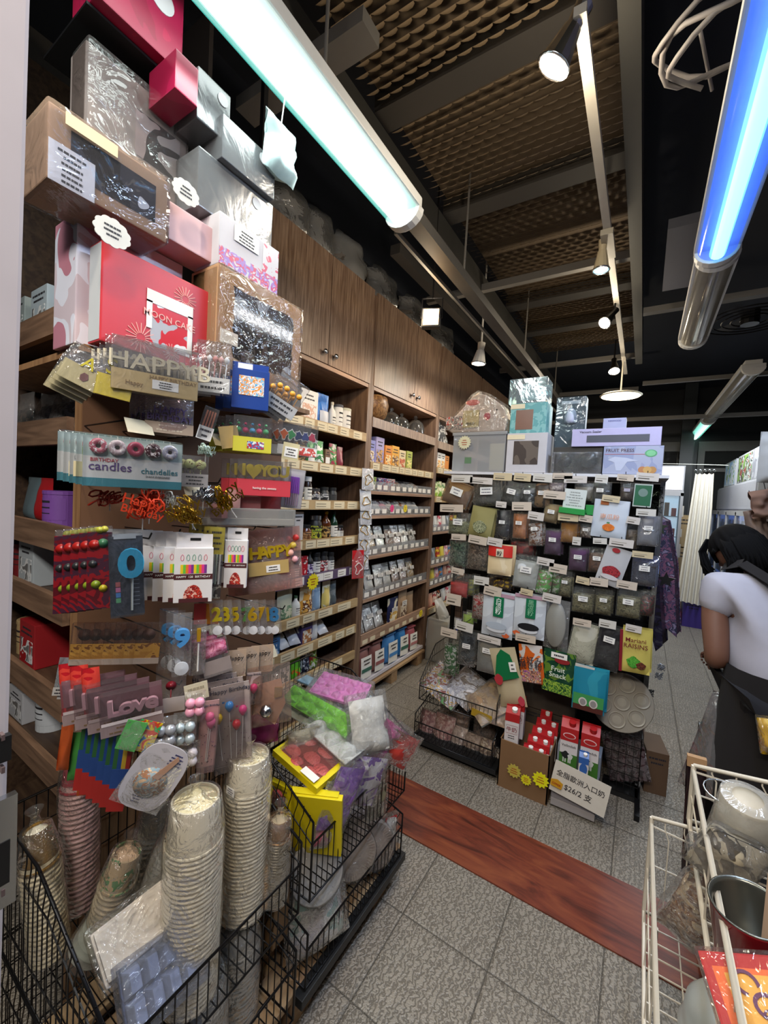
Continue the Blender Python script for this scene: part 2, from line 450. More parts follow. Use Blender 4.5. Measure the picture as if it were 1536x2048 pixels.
# ---------------------------------------------------------------- lamps
def tube_fixture(loc, length, label, lens, core, body=mt('d8d8d6', .45), rz=0):
    t = thing('tube_light_fixture', label, 'ceiling light', loc, rz, 'tube light fixtures on the ceiling')
    h = length/2
    MB().box(-.085, .085, -h, h, .045, .085).box(-.06, .06, -h, h, .085, .12).build('housing', body, t, bevel=.006)
    mb = MB()
    mb.grid(10, 1, lambda u, v: (.072*math.cos(PI*u), -h+.03+(2*h-.06)*v, .045-.055*math.sin(PI*u)))
    mb.build('diffuser', lens, t, smooth=True)
    if core: MB().cyl((0, -h+.05, .012), (0, h-.05, .012), .030, n=14).build('tube', core, t, smooth=True)
    else: MB().cyl((0, -h+.05, .018), (0, h-.05, .018), .020, n=14).build('tube', SILVER, t, smooth=True)
    for s in (-1, 1):
        mb = MB(); out = [(.084*math.cos(PI*i/10), .05-.068*math.sin(PI*i/10)) for i in range(11)]
        mb.prism(out, s*h-.02, s*h+.02); mb.build('end_cap', body, t, bevel=.003)
    return t
def lens_mat(col, s, tr):
    m, nt, N, L, b = node_mat('diffuser_'+col); N.remove(b)
    a = N.new('ShaderNodeBsdfTransparent'); e = N.new('ShaderNodeEmission'); e.inputs[0].default_value = hexc(col); e.inputs[1].default_value = s
    g = N.new('ShaderNodeBsdfGlossy'); g.inputs['Roughness'].default_value = .15
    x = N.new('ShaderNodeMixShader'); x.inputs[0].default_value = tr; L.new(e.outputs[0], x.inputs[1]); L.new(a.outputs[0], x.inputs[2])
    y = N.new('ShaderNodeMixShader'); y.inputs[0].default_value = .08; L.new(x.outputs[0], y.inputs[1]); L.new(g.outputs[0], y.inputs[2])
    L.new(y.outputs[0], N['Material Output'].inputs['Surface'])
    return m
tube_fixture((-.945, .35, 2.75), 2.35, 'lit white tube light over the candle display with a cyan-green glow', lens_mat('58e6d6', .8, .62), emit('f2fffc', 7))
tube_fixture((.20, 1.28, 2.74), 2.2, 'lit blue-glowing tube light at the edge of the dropped ceiling', lens_mat('2a55ff', 1.0, .5), emit('7fd0ff', 2.2))
tube_fixture((.21, 2.98, 2.74), 1.1, 'unlit tube light with silvery reflector beyond the blue one', film('d9d2c4', .25, 4, .15, .25, 0), None)
a3, b3 = on(1510, 742, 'z', 2.85), on(1398, 868, 'z', 2.85); d3 = b3-a3
rz3 = math.degrees(math.atan2(-d3.x, d3.y))
tube_fixture((*((a3*.62+b3*.38).xy), 2.85), d3.length*.72, 'unlit far tube light with a silvery cover running towards the back doors', film('d9d2c4', .25, 4, .15, .25, 0), None, rz=rz3)
tube_fixture((*((a3*.02+b3*.98).xy), 2.85), d3.length*.5, 'small far tube light glowing pale green near the back doors', lens_mat('7ce8d0', .9, .4), emit('d0fff2', 2), rz=rz3)
tk = thing('light_track', 'white ceiling light track running down the middle of the shop', 'light track', (-.262, 0, 3.06))
MB().box(-.018, .018, 1.35, 5.2, 0, .03).build('rail', mt('b8b2a8', .5), tk)
MB().box(-.03, .03, 2.45, 2.7, -.03, .0).build('power_feed', mt('b0a898', .5), tk)
def spot_lamp(px, py, z, label, glow, down=(0, 0, -1), body=mt('c9c4bc', .4), stem=.2, r=.045):
    p = on(px, py, 'z', z); d = Vector(down).normalized()
    t = thing('track_spotlight', label, 'spotlight', p, 0, 'small spotlights on the ceiling')
    MB().cyl(-d*.10, (0, 0, 0), r*.55, r).cyl(-d*.16, -d*.10, r*.55, r*.45).build('lamp_head', body, t, smooth=False)
    MB().cyl(-d*.14, -d*.14+Vector((0, 0, stem)), .007).build('stem', body, t)
    MB().cyl((0, 0, 0), d*.004, r*.86).build('bulb_face', glow, t)
    mb = MB(); pts = []
    a = d.orthogonal().normalized(); b = d.cross(a)
    mb.tube([(a*math.cos(2*PI*i/16)+b*math.sin(2*PI*i/16))*r for i in range(16)], .005, closed=True); mb.build('rim', CHROME, t, smooth=True)
    return t
GW = emit('fff6e8', 14)
spot_lamp(1107, 132, 2.97, 'bright round spotlight hanging under the raised metal mesh', GW, (-.45, .0, -.8), CHROME, .2, .05)
spot_lamp(1202, 540, 2.90, 'pale spotlight pointing straight down with a dim blue face', emit('9fdcf0', 1.6), (0, 0, -1), mt('c9b998', .45), .2, .042)
spot_lamp(1209, 646, 2.90, 'bright spotlight in the middle of the light track', GW, (-.35, -.55, -.7), BLKMET, .2, .042)
spot_lamp(1229, 742, 2.90, 'bright spotlight at the far end of the light track', GW, (.1, -.5, -.8), BLKMET, .2, .046)
spot_lamp(957, 727, 2.68, 'round spotlight above the far wall cupboards', GW, (-.1, 0, -1), mt('d8d4cc'), .98, .055)
p = on(862, 634, 'z', 2.66)
t = thing('floodlight', 'square warm orange-white floodlight in front of the wall cupboards', 'floodlight', p, 20)
MB().box(-.055, .055, 0, .05, -.055, .055).build('housing', BLKMET, t, bevel=.004)
MB().box(-.045, .045, -.004, 0, -.045, .045).build('lamp_face', emit('ffc98a', 9), t)
MB().tube([(-.06, .02, 0), (-.06, .03, .12), (.06, .03, .12), (.06, .02, 0)], .005).cyl((0, .03, .12), (0, .03, 1.04), .005).build('bracket', BLKMET, t)
p = on(1241, 792, 'z', 2.72)
t = thing('pendant_lamp', 'round warm white pendant disc lamp above the gadget boxes', 'pendant lamp', p)
MB().lathe([(0, .02), (.17, .016), (.19, .004), (.17, -.004)], 32).build('shade', mt('cfc8b8'), t, smooth=True)
MB().cyl((0, 0, -.006), (0, 0, -.001), .172, n=32).build('lamp_face', emit('ffe9bf', 6), t)
MB().cyl((0, 0, .02), (0, 0, .35), .008).build('stem', mt('cfc8b8'), t)
t = thing('cable_trunking', 'dark grey cable trunking continuing beyond the cyan tube light', 'cable trunking', (-.93, 0, 2.78))
MB().box(-.035, .035, 1.54, 6.8, 0, .05).build('trunk', mt('55524e', .5, .2), t)
MB().box(-.11, -.095, 1.6, 6.5, .0, .02).build('conduit', mt('8c8880', .5), t)
for i, (yy) in enumerate((1.0, 2.2, 3.6, 5.0)):
    tag(MB().cyl((-.945, yy, 2.83), (-.945, yy, 3.7), .006).build('hanger_rod', STEEL), 'thin steel rod holding up the lights, %s along the ceiling' % ('first', 'second', 'third', 'fourth')[i], 'rod', 'hanger rods')
mb = MB()
c0 = on(1440, 60, 'z', 3.0)
for k in range(3): mb.tube([c0+Vector((.16*math.cos(a/3+k)+k*.02, .12*math.sin(a/3+k), -.03*k+.02*math.sin(a))) for a in range(0, 17)], .008, 6)
mb.tube([on(1400+8*i, 60+40*i if i < 4 else 330, 'z', 3.05) for i in range(4)], .006)
tag(mb.build('cable_coil', mt('8a8482', .6), smooth=True), 'loops of grey cable hanging from the ceiling beside the blue light', 'cable')

# ---------------------------------------------------------------- product builders (origin bottom centre, front is -y)
SRC = dict(p=None)
def tick(mb, w, n, z0, z1, y, mi, seed=0, x0=0):
    """rows of small printed strokes"""
    r = random.Random(seed)
    for k in range(n):
        z = z1-(z1-z0)*(k+.5)/n; ww = w*(.45+.5*r.random()); h = (z1-z0)/n*.38
        x = x0-ww/2
        while x < x0+ww/2:
            q = min(ww*.08+ww*.16*r.random(), x0+ww/2-x)
            mb.box(x, x+q*.8, y-.0006, y, z-h/2, z+h/2, mi); x += q
GINK = mt('77737a', .6)
def lab_plate(parent, w, h, x, z, y, m=TAGW, lines=3, name='label', seed=0, ink=GINK, rz=0):
    mb = MB().box(-w/2, w/2, -.0008, 0, -h/2, h/2, 0)
    if lines: tick(mb, w*.85, lines, -h*.42, h*.42, -.0008, 1, seed+int(w*9999))
    return mb.build(name, [m, ink], parent, M=Matrix.Translation((x, y, z)) @ Matrix.Rotation(R_(rz), 4, 'Y'))
def carton(name, label, cat, loc, rz, w, h, d, m, art=None, group=None, title=None, tm=INK, art_box=(.1, .9, .1, .6), side=None, flap=True, rx=0, ry=0):
    t = thing(name, label, cat, loc, rz, group, rx, ry)
    mb = MB().box(-w/2, w/2, -d/2, d/2, 0, h); mb.build('body', m, t, bevel=min(.003, w*.03))
    if art:
        a = art_box
        MB().box(-w/2+a[0]*w, -w/2+a[1]*w, -d/2-.0009, -d/2, a[2]*h, a[3]*h).build('picture', art, t)
    if title: text(title, min(w*1.1/max(2, len(title)), h*.2), tm, t, (0, -d/2-.001, h*.78))
    else:
        mb = MB(); tick(mb, w*.8, 2, h*.68, h*.9, -d/2, 0, int(w*1e4)+len(label)); mb.build('printing', tm, t)
    return t
def jar(name, label, cat, loc, rz, r, h, fill, lid, lab=PAPER, group=None, ink=INK):
    t = thing(name, label, cat, loc, rz, group)
    MB().lathe([(0, 0), (r*.9, 0), (r, .006), (r, h*.72), (r*.8, h*.8), (r*.8, h*.84)], 20).build('body', fill, t, smooth=True)
    MB().lathe([(0, h), (r*.84, h), (r*.87, h*.985), (r*.87, h*.83), (0, h*.83)], 20).build('lid', lid, t, smooth=False)
    if lab: wrap(t, r*1.012, h*.16, h*.62, lab, ink, 200)
    return t
def wrap(t, r, z0, z1, m, ink=INK, deg=170, name='label', c=(0, 0)):
    a0 = R_(270-deg/2); da = R_(deg)
    mb = MB().grid(14, 1, lambda u, v: (c[0]+r*math.cos(a0+da*u), c[1]+r*math.sin(a0+da*u), z0+(z1-z0)*v))
    for k in range(3):
        zz = z1-(z1-z0)*(.22+.25*k)
        mb.grid(6, 1, lambda u, v: (c[0]+(r+.0006)*math.cos(R_(270-deg*.2)+R_(deg*.4)*u), c[1]+(r+.0006)*math.sin(R_(270-deg*.2)+R_(deg*.4)*u), zz+(z1-z0)*(.10, .06, .04)[k]*v), 1)
    return mb.build(name, [m, ink], t, smooth=True)
def bottle(name, label, cat, loc, rz, r, h, m, cap, lab=PAPER, group=None):
    t = thing(name, label, cat, loc, rz, group)
    MB().lathe([(0, 0), (r*.95, 0), (r, .006), (r, h*.58), (r*.85, h*.68), (r*.36, h*.80), (r*.32, h*.92), (0, h*.92)], 18).build('body', m, t, smooth=True)
    MB().lathe([(0, h), (r*.38, h), (r*.4, h*.985), (r*.4, h*.9), (0, h*.9)], 16).build('cap', cap, t)
    if lab: wrap(t, r*1.012, h*.15, h*.52, lab)
    return t
def can(name, label, cat, loc, rz, r, h, m, lid, lab=None, group=None):
    t = thing(name, label, cat, loc, rz, group)
    MB().lathe([(0, 0), (r, 0), (r, h*.94), (0, h*.94)], 22).build('body', m, t, smooth=False)
    MB().lathe([(0, h), (r*.97, h), (r*1.03, h*.99), (r*1.03, h*.9), (r, h*.9)], 22).build('lid', lid, t)
    wrap(t, r*1.01, h*.2, h*.8, lab or m)
    return t
def pouch(name, label, cat, loc, rz, w, h, d, m, group=None, lab=None, art=None, art_box=(.12, .88, .12, .5), title=None, tm=INK, ty=.72, rx=0, ry=0, hang=False, seed=0, seal=None, wob=.004, ts=1.0):
    t = thing(name, label, cat, loc, rz, group, rx, ry)
    mb = MB().pillow(w, h, d, seed=seed or len(label)*1.3, wob=wob)
    mb.build('bag', m, t, smooth=True)
    def y_at(v):
        return -d*.5*((.9+(.12-.9)*max(0, v-.35)/.65))*min(1, (1-v)/.18+.05)-.0045
    if art:
        a = art_box; zc = (a[2]+a[3])/2
        MB().grid(5, 5, lambda u, v: ((a[0]+(a[1]-a[0])*u-.5)*w, y_at(a[2]+(a[3]-a[2])*v)*(1-abs(2*(a[0]+(a[1]-a[0])*u)-1)**3.2)-.003, (a[2]+(a[3]-a[2])*v)*h)).build('picture', art, t, smooth=True)
    if lab: lab_plate(t, w*.55, h*.2, 0, h*.55, y_at(.55)-.003, lab, seed=int(w*1000))
    if title: text(title, min(w*1.25/max(2, len(title)), h*.2)*ts, tm, t, (0, y_at(ty)-.004, h*ty))
    if seal: MB().box(-w/2, w/2, -.0015, .0015, h*.93, h).build('seal', seal, t)
    return t
def clear_bag(name, label, cat, loc, rz, w, h, d, fill, group=None, fh=.62, lab=TAGW, lw=.5, fm=None, rx=0, ry=0, seed=0, lz=.55, header=None):
    t = thing(name, label, cat, loc, rz, group, rx, ry)
    sd = seed or len(label)*1.7+w*31
    MB().pillow(w*.93, h*fh, d*.88, seed=sd, top=.45, z0=h*.02, wob=.007, nu=7, nv=7).build('contents', fill, t, smooth=True)
    MB().pillow(w, h, d, seed=sd, wob=.005, nu=7, nv=9).build('clear_bag', fm or CLEAR, t, smooth=True)
    if lab: lab_plate(t, w*lw, min(h*.16, w*lw*.6), 0, h*lz, -d*.5-.006, lab, seed=int(w*1e4), rz=rnd.uniform(-6, 6))
    if header: MB().box(-w*.5, w*.5, -.002, .002, h*.88, h*1.02).build('header_card', header, t)
    return t

# ---------------------------------------------------------------- wall shelving
LAM = wood('6f5646', '9a7f6a', 'Z', 16, .35, 16, .03); LAMD = wood('62493a', '876a54', 'Z', 12, .45, 12, .03); LAMS = wood('8a6c58', 'b29078', 'Y', 12, .4, 14, .03)
RAIL = wood('a2855c', 'bb9f74', 'Y', 10, .5, 8, .02); WHITEB = mt('cfcbd2', .5)
XF = -1.72
ORD = ['first', 'second', 'third', 'fourth', 'fifth', 'sixth', 'seventh', 'eighth', 'ninth', 'tenth', 'eleventh', 'twelfth', 'thirteenth', 'fourteenth', 'fifteenth', 'sixteenth', 'seventeenth', 'eighteenth', 'nineteenth', 'twentieth']
def wall_unit(y0, y1, shelves, label, doors):
    t = thing('shelving_unit', label, 'shelving unit', (0, 0, 0), 0, 'wooden wall shelving units')
    for y in (y0, y1-.036):
        MB().box(-2.14, XF, y, y+.034, .0, 3.02).build('side_panel', LAMD, t)
    MB().box(-2.145, -2.135, y0+.034, y1-.036, .05, 3.0).build('back_panel', mt('4a3a30', .7), t)
    MB().box(-2.13, XF-.002, y0+.035, y1-.037, 2.36, 2.385).build('cabinet_bottom', LAMS, t); MB().box(-2.13, XF-.002, y0+.035, y1-.037, 3.0, 3.02).build('cabinet_top', LAMS, t)
    for z, kind in shelves:
        th = .02
        a, b = y0+.035, y1-.037
        s = MB().box(-2.13, XF-.012, a, b, z-th, z).build('shelf', WHITEB if kind == 'white' else LAMD, t)
        if kind in ('tan', 'purple'):
            mb = MB().box(XF-.012, XF+.006, a, b, z-.028, z+.032, 0)
            r = random.Random(int(z*100)); y = a+.03
            while y < b-.12:
                q = r.uniform(.08, .15); mb.box(XF+.006, XF+.0072, y, y+q, z-.022, z+.026, 1)
                for kk in range(2): mb.box(XF+.0072, XF+.0078, y+.01, y+q*.7, z-.010+.016*kk, z-.006+.016*kk, 2)
                y += q+r.uniform(.002, .06)
            mb.build('price_rail', [RAIL if kind == 'tan' else mt('5b4a66', .5), TAG if kind == 'tan' else TAGW, mt('7a705c')], s)
        elif kind == 'clear':
            mb = MB().box(XF-.006, XF-.003, a, b, z-.01, z+.07, 0)
            mb.build('clear_rail', CLEARB, s)
            y = a+.02
            while y < b-.08:
                MB().box(XF-.002, XF, y, y+.06, z+.01, z+.045, 0).build('price_tag', TAGW, s); y += rnd.uniform(.08, .13)
            MB().box(XF-.012, XF+.004, a, b, z-.028, z-.004).build('shelf_edge', LAMS, s)
        elif kind == 'board':
            MB().box(XF-.012, XF+.004, a, b, z-.072, z+.0).build('shelf_edge', LAM, s)
        elif kind == 'lip':
            mb = MB().box(XF-.012, XF+.004, a, b, z-.03, z+.055, 0); y = a+.02
            while y < b-.1:
                mb.box(XF+.004, XF+.0052, y, y+.07, z-.02, z+.012, 1); y += rnd.uniform(.08, .16)
            mb.build('shelf_edge', [LAMS, TAG], s)
        elif kind == 'white':
            MB().box(XF-.012, XF+.004, a, b, z-.022, z+.004).build('shelf_edge', WHITEB, s)
    ys = [y0+.02]+doors+[y1-.02]
    for i in range(len(ys)-1):
        d = MB().box(XF-.016, XF+.004, ys[i]+.003, ys[i+1]-.003, 2.388, 3.05).build('door', LAM, t, bevel=.002)
        ky = ys[i+1]-.05 if i % 2 == 0 else ys[i]+.05
        MB().lathe([(0, .03), (.014, .028), (.018, .02), (.010, .012), (.007, 0)], 16, M=Matrix.Translation((XF+.004, ky, 2.45)) @ Matrix.Rotation(R_(90), 4, 'Y')).build('knob', SILVER, d, smooth=True)
    return t
wall_unit(1.33, 2.46, [(2.0, 'tan'), (1.745, 'tan'), (1.51, 'tan'), (1.265, 'tan'), (1.045, 'purple'), (.80, 'tan'), (.605, 'tan'), (.41, 'tan'), (.13, 'tan')],
          'wooden wall unit just behind the candle display with dark jars and pouches', [1.97])
wall_unit(2.46, 3.60, [(2.165, 'board'), (1.805, 'tan'), (1.625, 'clear'), (1.44, 'clear'), (1.13, 'clear'), (.805, 'clear'), (.475, 'lip'), (.15, 'white')],
          'wooden wall unit with clear bags, glass domes and flour sacks on a pallet', [3.10])
wall_unit(3.60, 4.74, [(2.15, 'board'), (1.865, 'tan'), (1.58, 'tan'), (1.26, 'clear'), (.93, 'clear'), (.72, 'clear'), (.46, 'tan'), (.15, 'white')],
          'wooden wall unit partly hidden by the middle rack', [4.10])
wall_unit(4.74, 5.88, [(2.15, 'board'), (1.7, 'tan'), (1.2, 'tan'), (.8, 'tan'), (.4, 'tan')], 'farthest wooden wall unit, only its cupboard doors showing', [5.3])
PALW = wood('86664a', 'a68a66', 'Y', 9, .7, 8, .15); PALX = wood('86664a', 'a68a66', 'X', 9, .7, 8, .15)
def pallet(y0, y1, x0, x1, zt, label, legs):
    t = thing('wooden_pallet', label, 'pallet', (0, 0, 0), 0, 'wooden pallets')
    n = 4; w = (x1-x0)/(n+(n-1)*.35)
    for i in range(n):
        xx = x0+i*w*1.35; MB().box(xx, xx+w, y0, y1, zt-.022, zt).build('deck_board', PALW, t, bevel=.003)
    for y in legs:
        MB().box(x0+.01, x1-.004, y, y+.095, .0, zt-.023).build('bearer', PALX, t, bevel=.003)
    return t
pallet(2.52, 3.56, -2.1, -1.69, .118, 'wooden pallet carrying the flour sacks under the wall unit', (2.6, 2.95, 3.42))

# ---- goods on the wall shelves.  spec: kind, width along the shelf, height, extra...
BR, GR, AM = mt('2a1712', .2), mt('1d2a1a', .3), mt('5a2a0c', .15)
P = lambda *c, **k: pic(c, **k)
def goods(y0, shelf_z, unit, shelf, items, depth=0.0, back=True):
    """items: (kind, desc, cat, w, h, gap, args)"""
    y = y0
    for i, it in enumerate(items):
        kind, desc, cat, w, h, gap, a = it
        h *= 1.16 if h < .17 else 1.05
        y += gap+w/2
        lb = '%s, %s on the %s of the %s' % (desc.replace(' in the middle of the row', ''), ORD[i], shelf, unit)
        zz = shelf_z+.001; x = XF-.035
        if kind == 'jar': jar('jar', lb, cat, (x-w/2, y, zz), 90, w/2, h, a[0], a[1], a[2] if len(a) > 2 else PAPER, shelf+' of the '+unit)
        elif kind == 'bot': bottle('bottle', lb, cat, (x-w/2, y, zz), 90, w/2, h, a[0], a[1], a[2] if len(a) > 2 else PAPER, shelf+' of the '+unit)
        elif kind == 'can': can('canister', lb, cat, (x-w/2, y, zz), 90, w/2, h, a[0], a[1], None, shelf+' of the '+unit)
        elif kind == 'box': carton('carton', lb, cat, (x-.045, y, zz), 90, w, h, .07, a[0], a[1] if len(a) > 1 else None, shelf+' of the '+unit, tm=a[2] if len(a) > 2 else INK)
        elif kind == 'pou': pouch('pouch', lb, cat, (x-.03, y, zz), 90, w, h, .055, a[0], shelf+' of the '+unit, art=a[1] if len(a) > 1 else None, lab=a[2] if len(a) > 2 else None)
        elif kind == 'bag': clear_bag('clear_bag_of_'+a[1], lb, cat, (x-.05, y, zz+.012), 90, w, h, .05, a[0], shelf+' of the '+unit, rx=-16+rnd.uniform(-4, 4), fh=.8, lab=TAGW, lw=.6)
        elif kind == 'lie': pouch('packet', lb, cat, (x-.01, y, zz+.03), 90+rnd.uniform(-12, 12), w, h, .05, a[0], shelf+' of the '+unit, lab=a[1] if len(a) > 1 else None, rx=-48)
        y += w/2
U1, U2, U3 = 'candle-side unit', 'flour unit', 'rack-side unit'
SOUP = mt('e9e6e0', .5)
goods(1.80, 2.0, U1, 'top shelf', [('box', 'white printed card pack', 'card pack', .15, .20, 0, (WHITE, P('e8e0d8', 'd8a890', 'e8e0d8'))),
    ('pou', 'blue bag with silver foot', 'bag', .11, .21, .01, (P('1f5fae', '2c74c8', sc=14, rough=.25), mt('c9ccd4', .3))),
    ('bot', 'slim white bottle', 'bottle', .055, .18, .01, (SOUP, mt('d9cfb8'))), ('can', 'white canister with grey lid', 'canister', .07, .16, .008, (SOUP, mt('4c4c54'))),
    ('can', 'white canister with pale lid', 'canister', .085, .17, .01, (SOUP, mt('c8c8b4')))])
goods(1.70, 1.745, U1, 'second shelf', [('box', 'small lime green box', 'box', .06, .08, 0, (mt('8fc63a'),)), ('box', 'dark box with gold drawings', 'box', .10, .15, .01, (P('1b1b1b', '22201c', 'c89a3a', sc=30), P('1c1b1a', 'd0a050', '1c1b1a', sc=40))),
    ('pou', 'white and green pouch', 'pouch', .08, .15, .005, (mt('2f9a48', .3), WHITE)), ('pou', 'green striped white pouch', 'pouch', .08, .15, .004, (P('e8e8e0', '3ba04a', sc=22), P('e8e8e0', '2a7a38'))),
    ('box', 'small brown and white carton', 'carton', .05, .11, .005, (mt('7a5a44'), WHITE)), ('pou', 'red and green pouch', 'pouch', .08, .15, .005, (P('a83048', '3c8a3c', 'e8d8c8', sc=24),)),
    ('pou', 'dark red pouch beside the divider', 'pouch', .06, .14, .004, (mt('8a2a3a', .35),))])
goods(1.72, 1.51, U1, 'third shelf', [('jar', 'dark jar with gold label', 'jar', .075, .14, 0, (BR, BLACK, P('1a1612', 'd0a040', 'ece0c0', sc=60))), ('jar', 'dark jar with cream mark', 'jar', .075, .14, .005, (BR, BLACK, P('1a1612', 'e8dcc0', sc=60))),
    ('jar', 'dark bottle-shaped jar with white lid', 'jar', .06, .15, .005, (BR, WHITE)), ('jar', 'low dark tin', 'tin', .08, .09, .01, (BR, mt('3c3c40', .3), P('3c3c40', 'c8c8c8'))), ('jar', 'low black tin with small label', 'tin', .08, .10, .005, (BLACK, BLACK, P('26262a', 'c0c0c0'))),
    ('jar', 'black jar beside the divider', 'jar', .07, .10, .008, (BLACK, BLACK, mt('3a3a3a')))])
goods(1.78, 1.265, U1, 'fourth shelf', [('box', 'tall white card box', 'box', .09, .19, 0, (mt('c8c4c4'),)), ('jar', 'round amber jar', 'jar', .08, .10, .01, (AM, BLACK, P('7a4a24', 'c09060', sc=60))), ('jar', 'dark jar with silver lid', 'jar', .10, .15, .005, (BLACK, SILVER, P('20261c', 'd8d040', '7a9a40', sc=50))),
    ('bot', 'amber syrup bottle with hanging tag', 'bottle', .075, .19, .008, (AM, GOLD, P('2a1c14', 'c8a060', sc=60))), ('bot', 'dark green bottle', 'bottle', .06, .19, .008, (mt('1c3a28', .15), BLACK)), ('jar', 'small dark jar', 'jar', .06, .09, .008, (BR, BLACK))])
goods(1.66, 1.045, U1, 'fifth shelf', [('jar', 'red jam jar with white label', 'jar', .065, .10, .0, (mt('8a1a20', .2), mt('a02028'))), ('jar', 'second red jam jar', 'jar', .065, .10, .004, (mt('8a1a20', .2), mt('6a2024'))), ('jar', 'third red jam jar', 'jar', .065, .10, .004, (mt('7a1418', .2), mt('3a2024'))),
    ('box', 'red carton with white top', 'carton', .06, .12, .004, (P('b8202c', 'b8202c', 'ece4e0', sc=22),)), ('bot', 'small dark bottle with purple label', 'bottle', .055, .14, .004, (BLACK, BLACK, P('5a3a8a', 'e8e4f0', sc=50))), ('jar', 'black jar with white label', 'jar', .07, .13, .004, (BLACK, BLACK)),
    ('jar', 'black jar with red and white label', 'jar', .07, .13, .004, (BLACK, BLACK, P('e8e4e0', 'a83038', sc=60))), ('jar', 'black jar next to the divider', 'jar', .06, .12, .004, (BLACK, BLACK))])
goods(1.70, .80, U1, 'sixth shelf', [('pou', 'tall cream pouch with green print', 'pouch', .12, .19, 0, (mt('c9c9b0', .4), P('c9c9b0', '6a8a6a', sc=50))), ('bot', 'small white bottle', 'bottle', .06, .12, .004, (SOUP, mt('4a6a4a'))), ('pou', 'orange and cream pouch', 'pouch', .11, .19, .004, (P('e8a848', 'f0e0c0', sc=12, rough=.3), P('e9b45a', '6a3a20', 'f0e4cc', sc=30))),
    ('pou', 'pale blue pouch', 'pouch', .08, .18, .004, (P('8aa8c8', 'b8c8d8', sc=12, rough=.3),)), ('pou', 'yellow and white pouch', 'pouch', .08, .18, .02, (P('e8d078', 'f0ead0', sc=12, rough=.3),)), ('pou', 'grey pouch beside the divider', 'pouch', .06, .17, .003, (P('5a646a', '7c8488', sc=20, rough=.3),))])
goods(1.62, .605, U1, 'seventh shelf', [('box', 'blue box with drawing', 'box', .10, .11, 0, (mt('3a6a9a'), P('3a6a9a', 'dce4ea', sc=26))), ('lie', 'white foil packet', 'packet', .08, .12, .006, (mt('dcdce0', .3), TAGW)), ('lie', 'second white foil packet', 'packet', .08, .12, .006, (mt('d4d4da', .3), TAGW)),
    ('box', 'purple and white box', 'box', .10, .14, .01, (P('4a3a6a', '4a3a6a', 'e0dcd4', sc=14), P('e8e0d0', 'b87a4a', sc=36))), ('pou', 'tall white packet', 'packet', .06, .14, .005, (mt('dcdcdc', .4),)), ('lie', 'white packet beside the divider', 'packet', .09, .12, .01, (mt('dedee2', .3), TAGW))])
goods(1.60, .41, U1, 'eighth shelf', [('box', 'brown box', 'box', .06, .10, 0, (mt('5a4434'),)), ('box', 'white and dark box', 'box', .06, .12, .005, (P('e0dcd8', '2c2426', sc=18),)), ('box', 'white box with black marks', 'box', .08, .13, .005, (WHITE, P('ecebe8', '1e1e1e', sc=30))),
    ('pou', 'bright green pouch', 'pouch', .10, .11, .008, (mt('6cc030', .35), P('6cc030', 'e05a2a', sc=30))), ('pou', 'navy pouch with pale lettering', 'pouch', .08, .13, .006, (P('1e2a44', '1e2a44', 'c8ccd4', sc=46),)), ('pou', 'white and green pouch', 'pouch', .07, .13, .004, (P('e6e6dc', '7aa83a', 'a02c30', sc=26),))])
goods(1.90, .13, U1, 'bottom shelf', [('box', 'brown carton', 'carton', .14, .15, 0, (KRAFT,)), ('box', 'white carton', 'carton', .12, .16, .02, (WHITE, P('ece8e2', '3a8a4a', sc=26))), ('box', 'second brown carton', 'carton', .14, .15, .02, (KRAFT,))])
# unit 2
t = thing('wicker_basket', 'brown woven basket on the top shelf above the orange cartons', 'basket', (-1.86, 2.64, 2.166))
MB().lathe([(0, 0), (.10, 0), (.14, .04), (.155, .12), (.14, .18), (.13, .185), (.143, .12), (.13, .045), (0, .01)], 28).build('body', P('6a4a2e', '9a7448', '7c5836', sc=70, kind='cells', bump=1), t, smooth=True)
for i, (y, s) in enumerate(((2.93, 1.), (3.10, .92), (3.36, 1.1))):
    t = thing('glass_dome', 'clear glass dome, %s from the wicker basket on the top shelf' % ORD[i], 'glass dome', (-1.83, y, 2.167), 0, 'glass domes')
    MB().lathe([(r*s, z*s) for r, z in ((.075, 0), (.078, .05), (.062, .095), (.03, .12), (.012, .125), (.010, .135), (.018, .145), (.012, .158), (0, .16))], 24).build('dome', film('f4fbf8', .16, 3, .03, .05, 0), t, smooth=True)
OR1 = P('e8962e', 'f0d8a0', '8a4a1c', sc=26, rough=.3)
goods(2.52, 1.805, U2, 'second shelf', [('box', 'lilac box of biscuits', 'biscuit box', .10, .19, 0, (mt('8a8cc8'), P('8a8cc8', 'e8d8b8', '7a5030', sc=34))), ('box', 'tall lilac and blue biscuit box', 'biscuit box', .115, .225, .01, (mt('a8a0cc'), P('7a84c0', 'c89a5a', '5a3a28', sc=34))),
    ('box', 'orange carton with a pale oval', 'carton', .10, .18, .02, (mt('dc8a34'), OR1)), ('box', 'yellow-orange carton with branch drawing', 'carton', .115, .19, .004, (mt('e0a43c'), P('e2a640', '6a4018', 'f4e0b0', sc=24))), ('box', 'cream and orange carton', 'carton', .11, .17, .004, (mt('d8c49a'), P('d8c8a0', 'c86a3a', '9a3a28', sc=24))),
    ('box', 'green and yellow carton', 'carton', .10, .16, .02, (mt('a8b050'), P('b0b858', 'e8d880', '5a7030', sc=24)))])
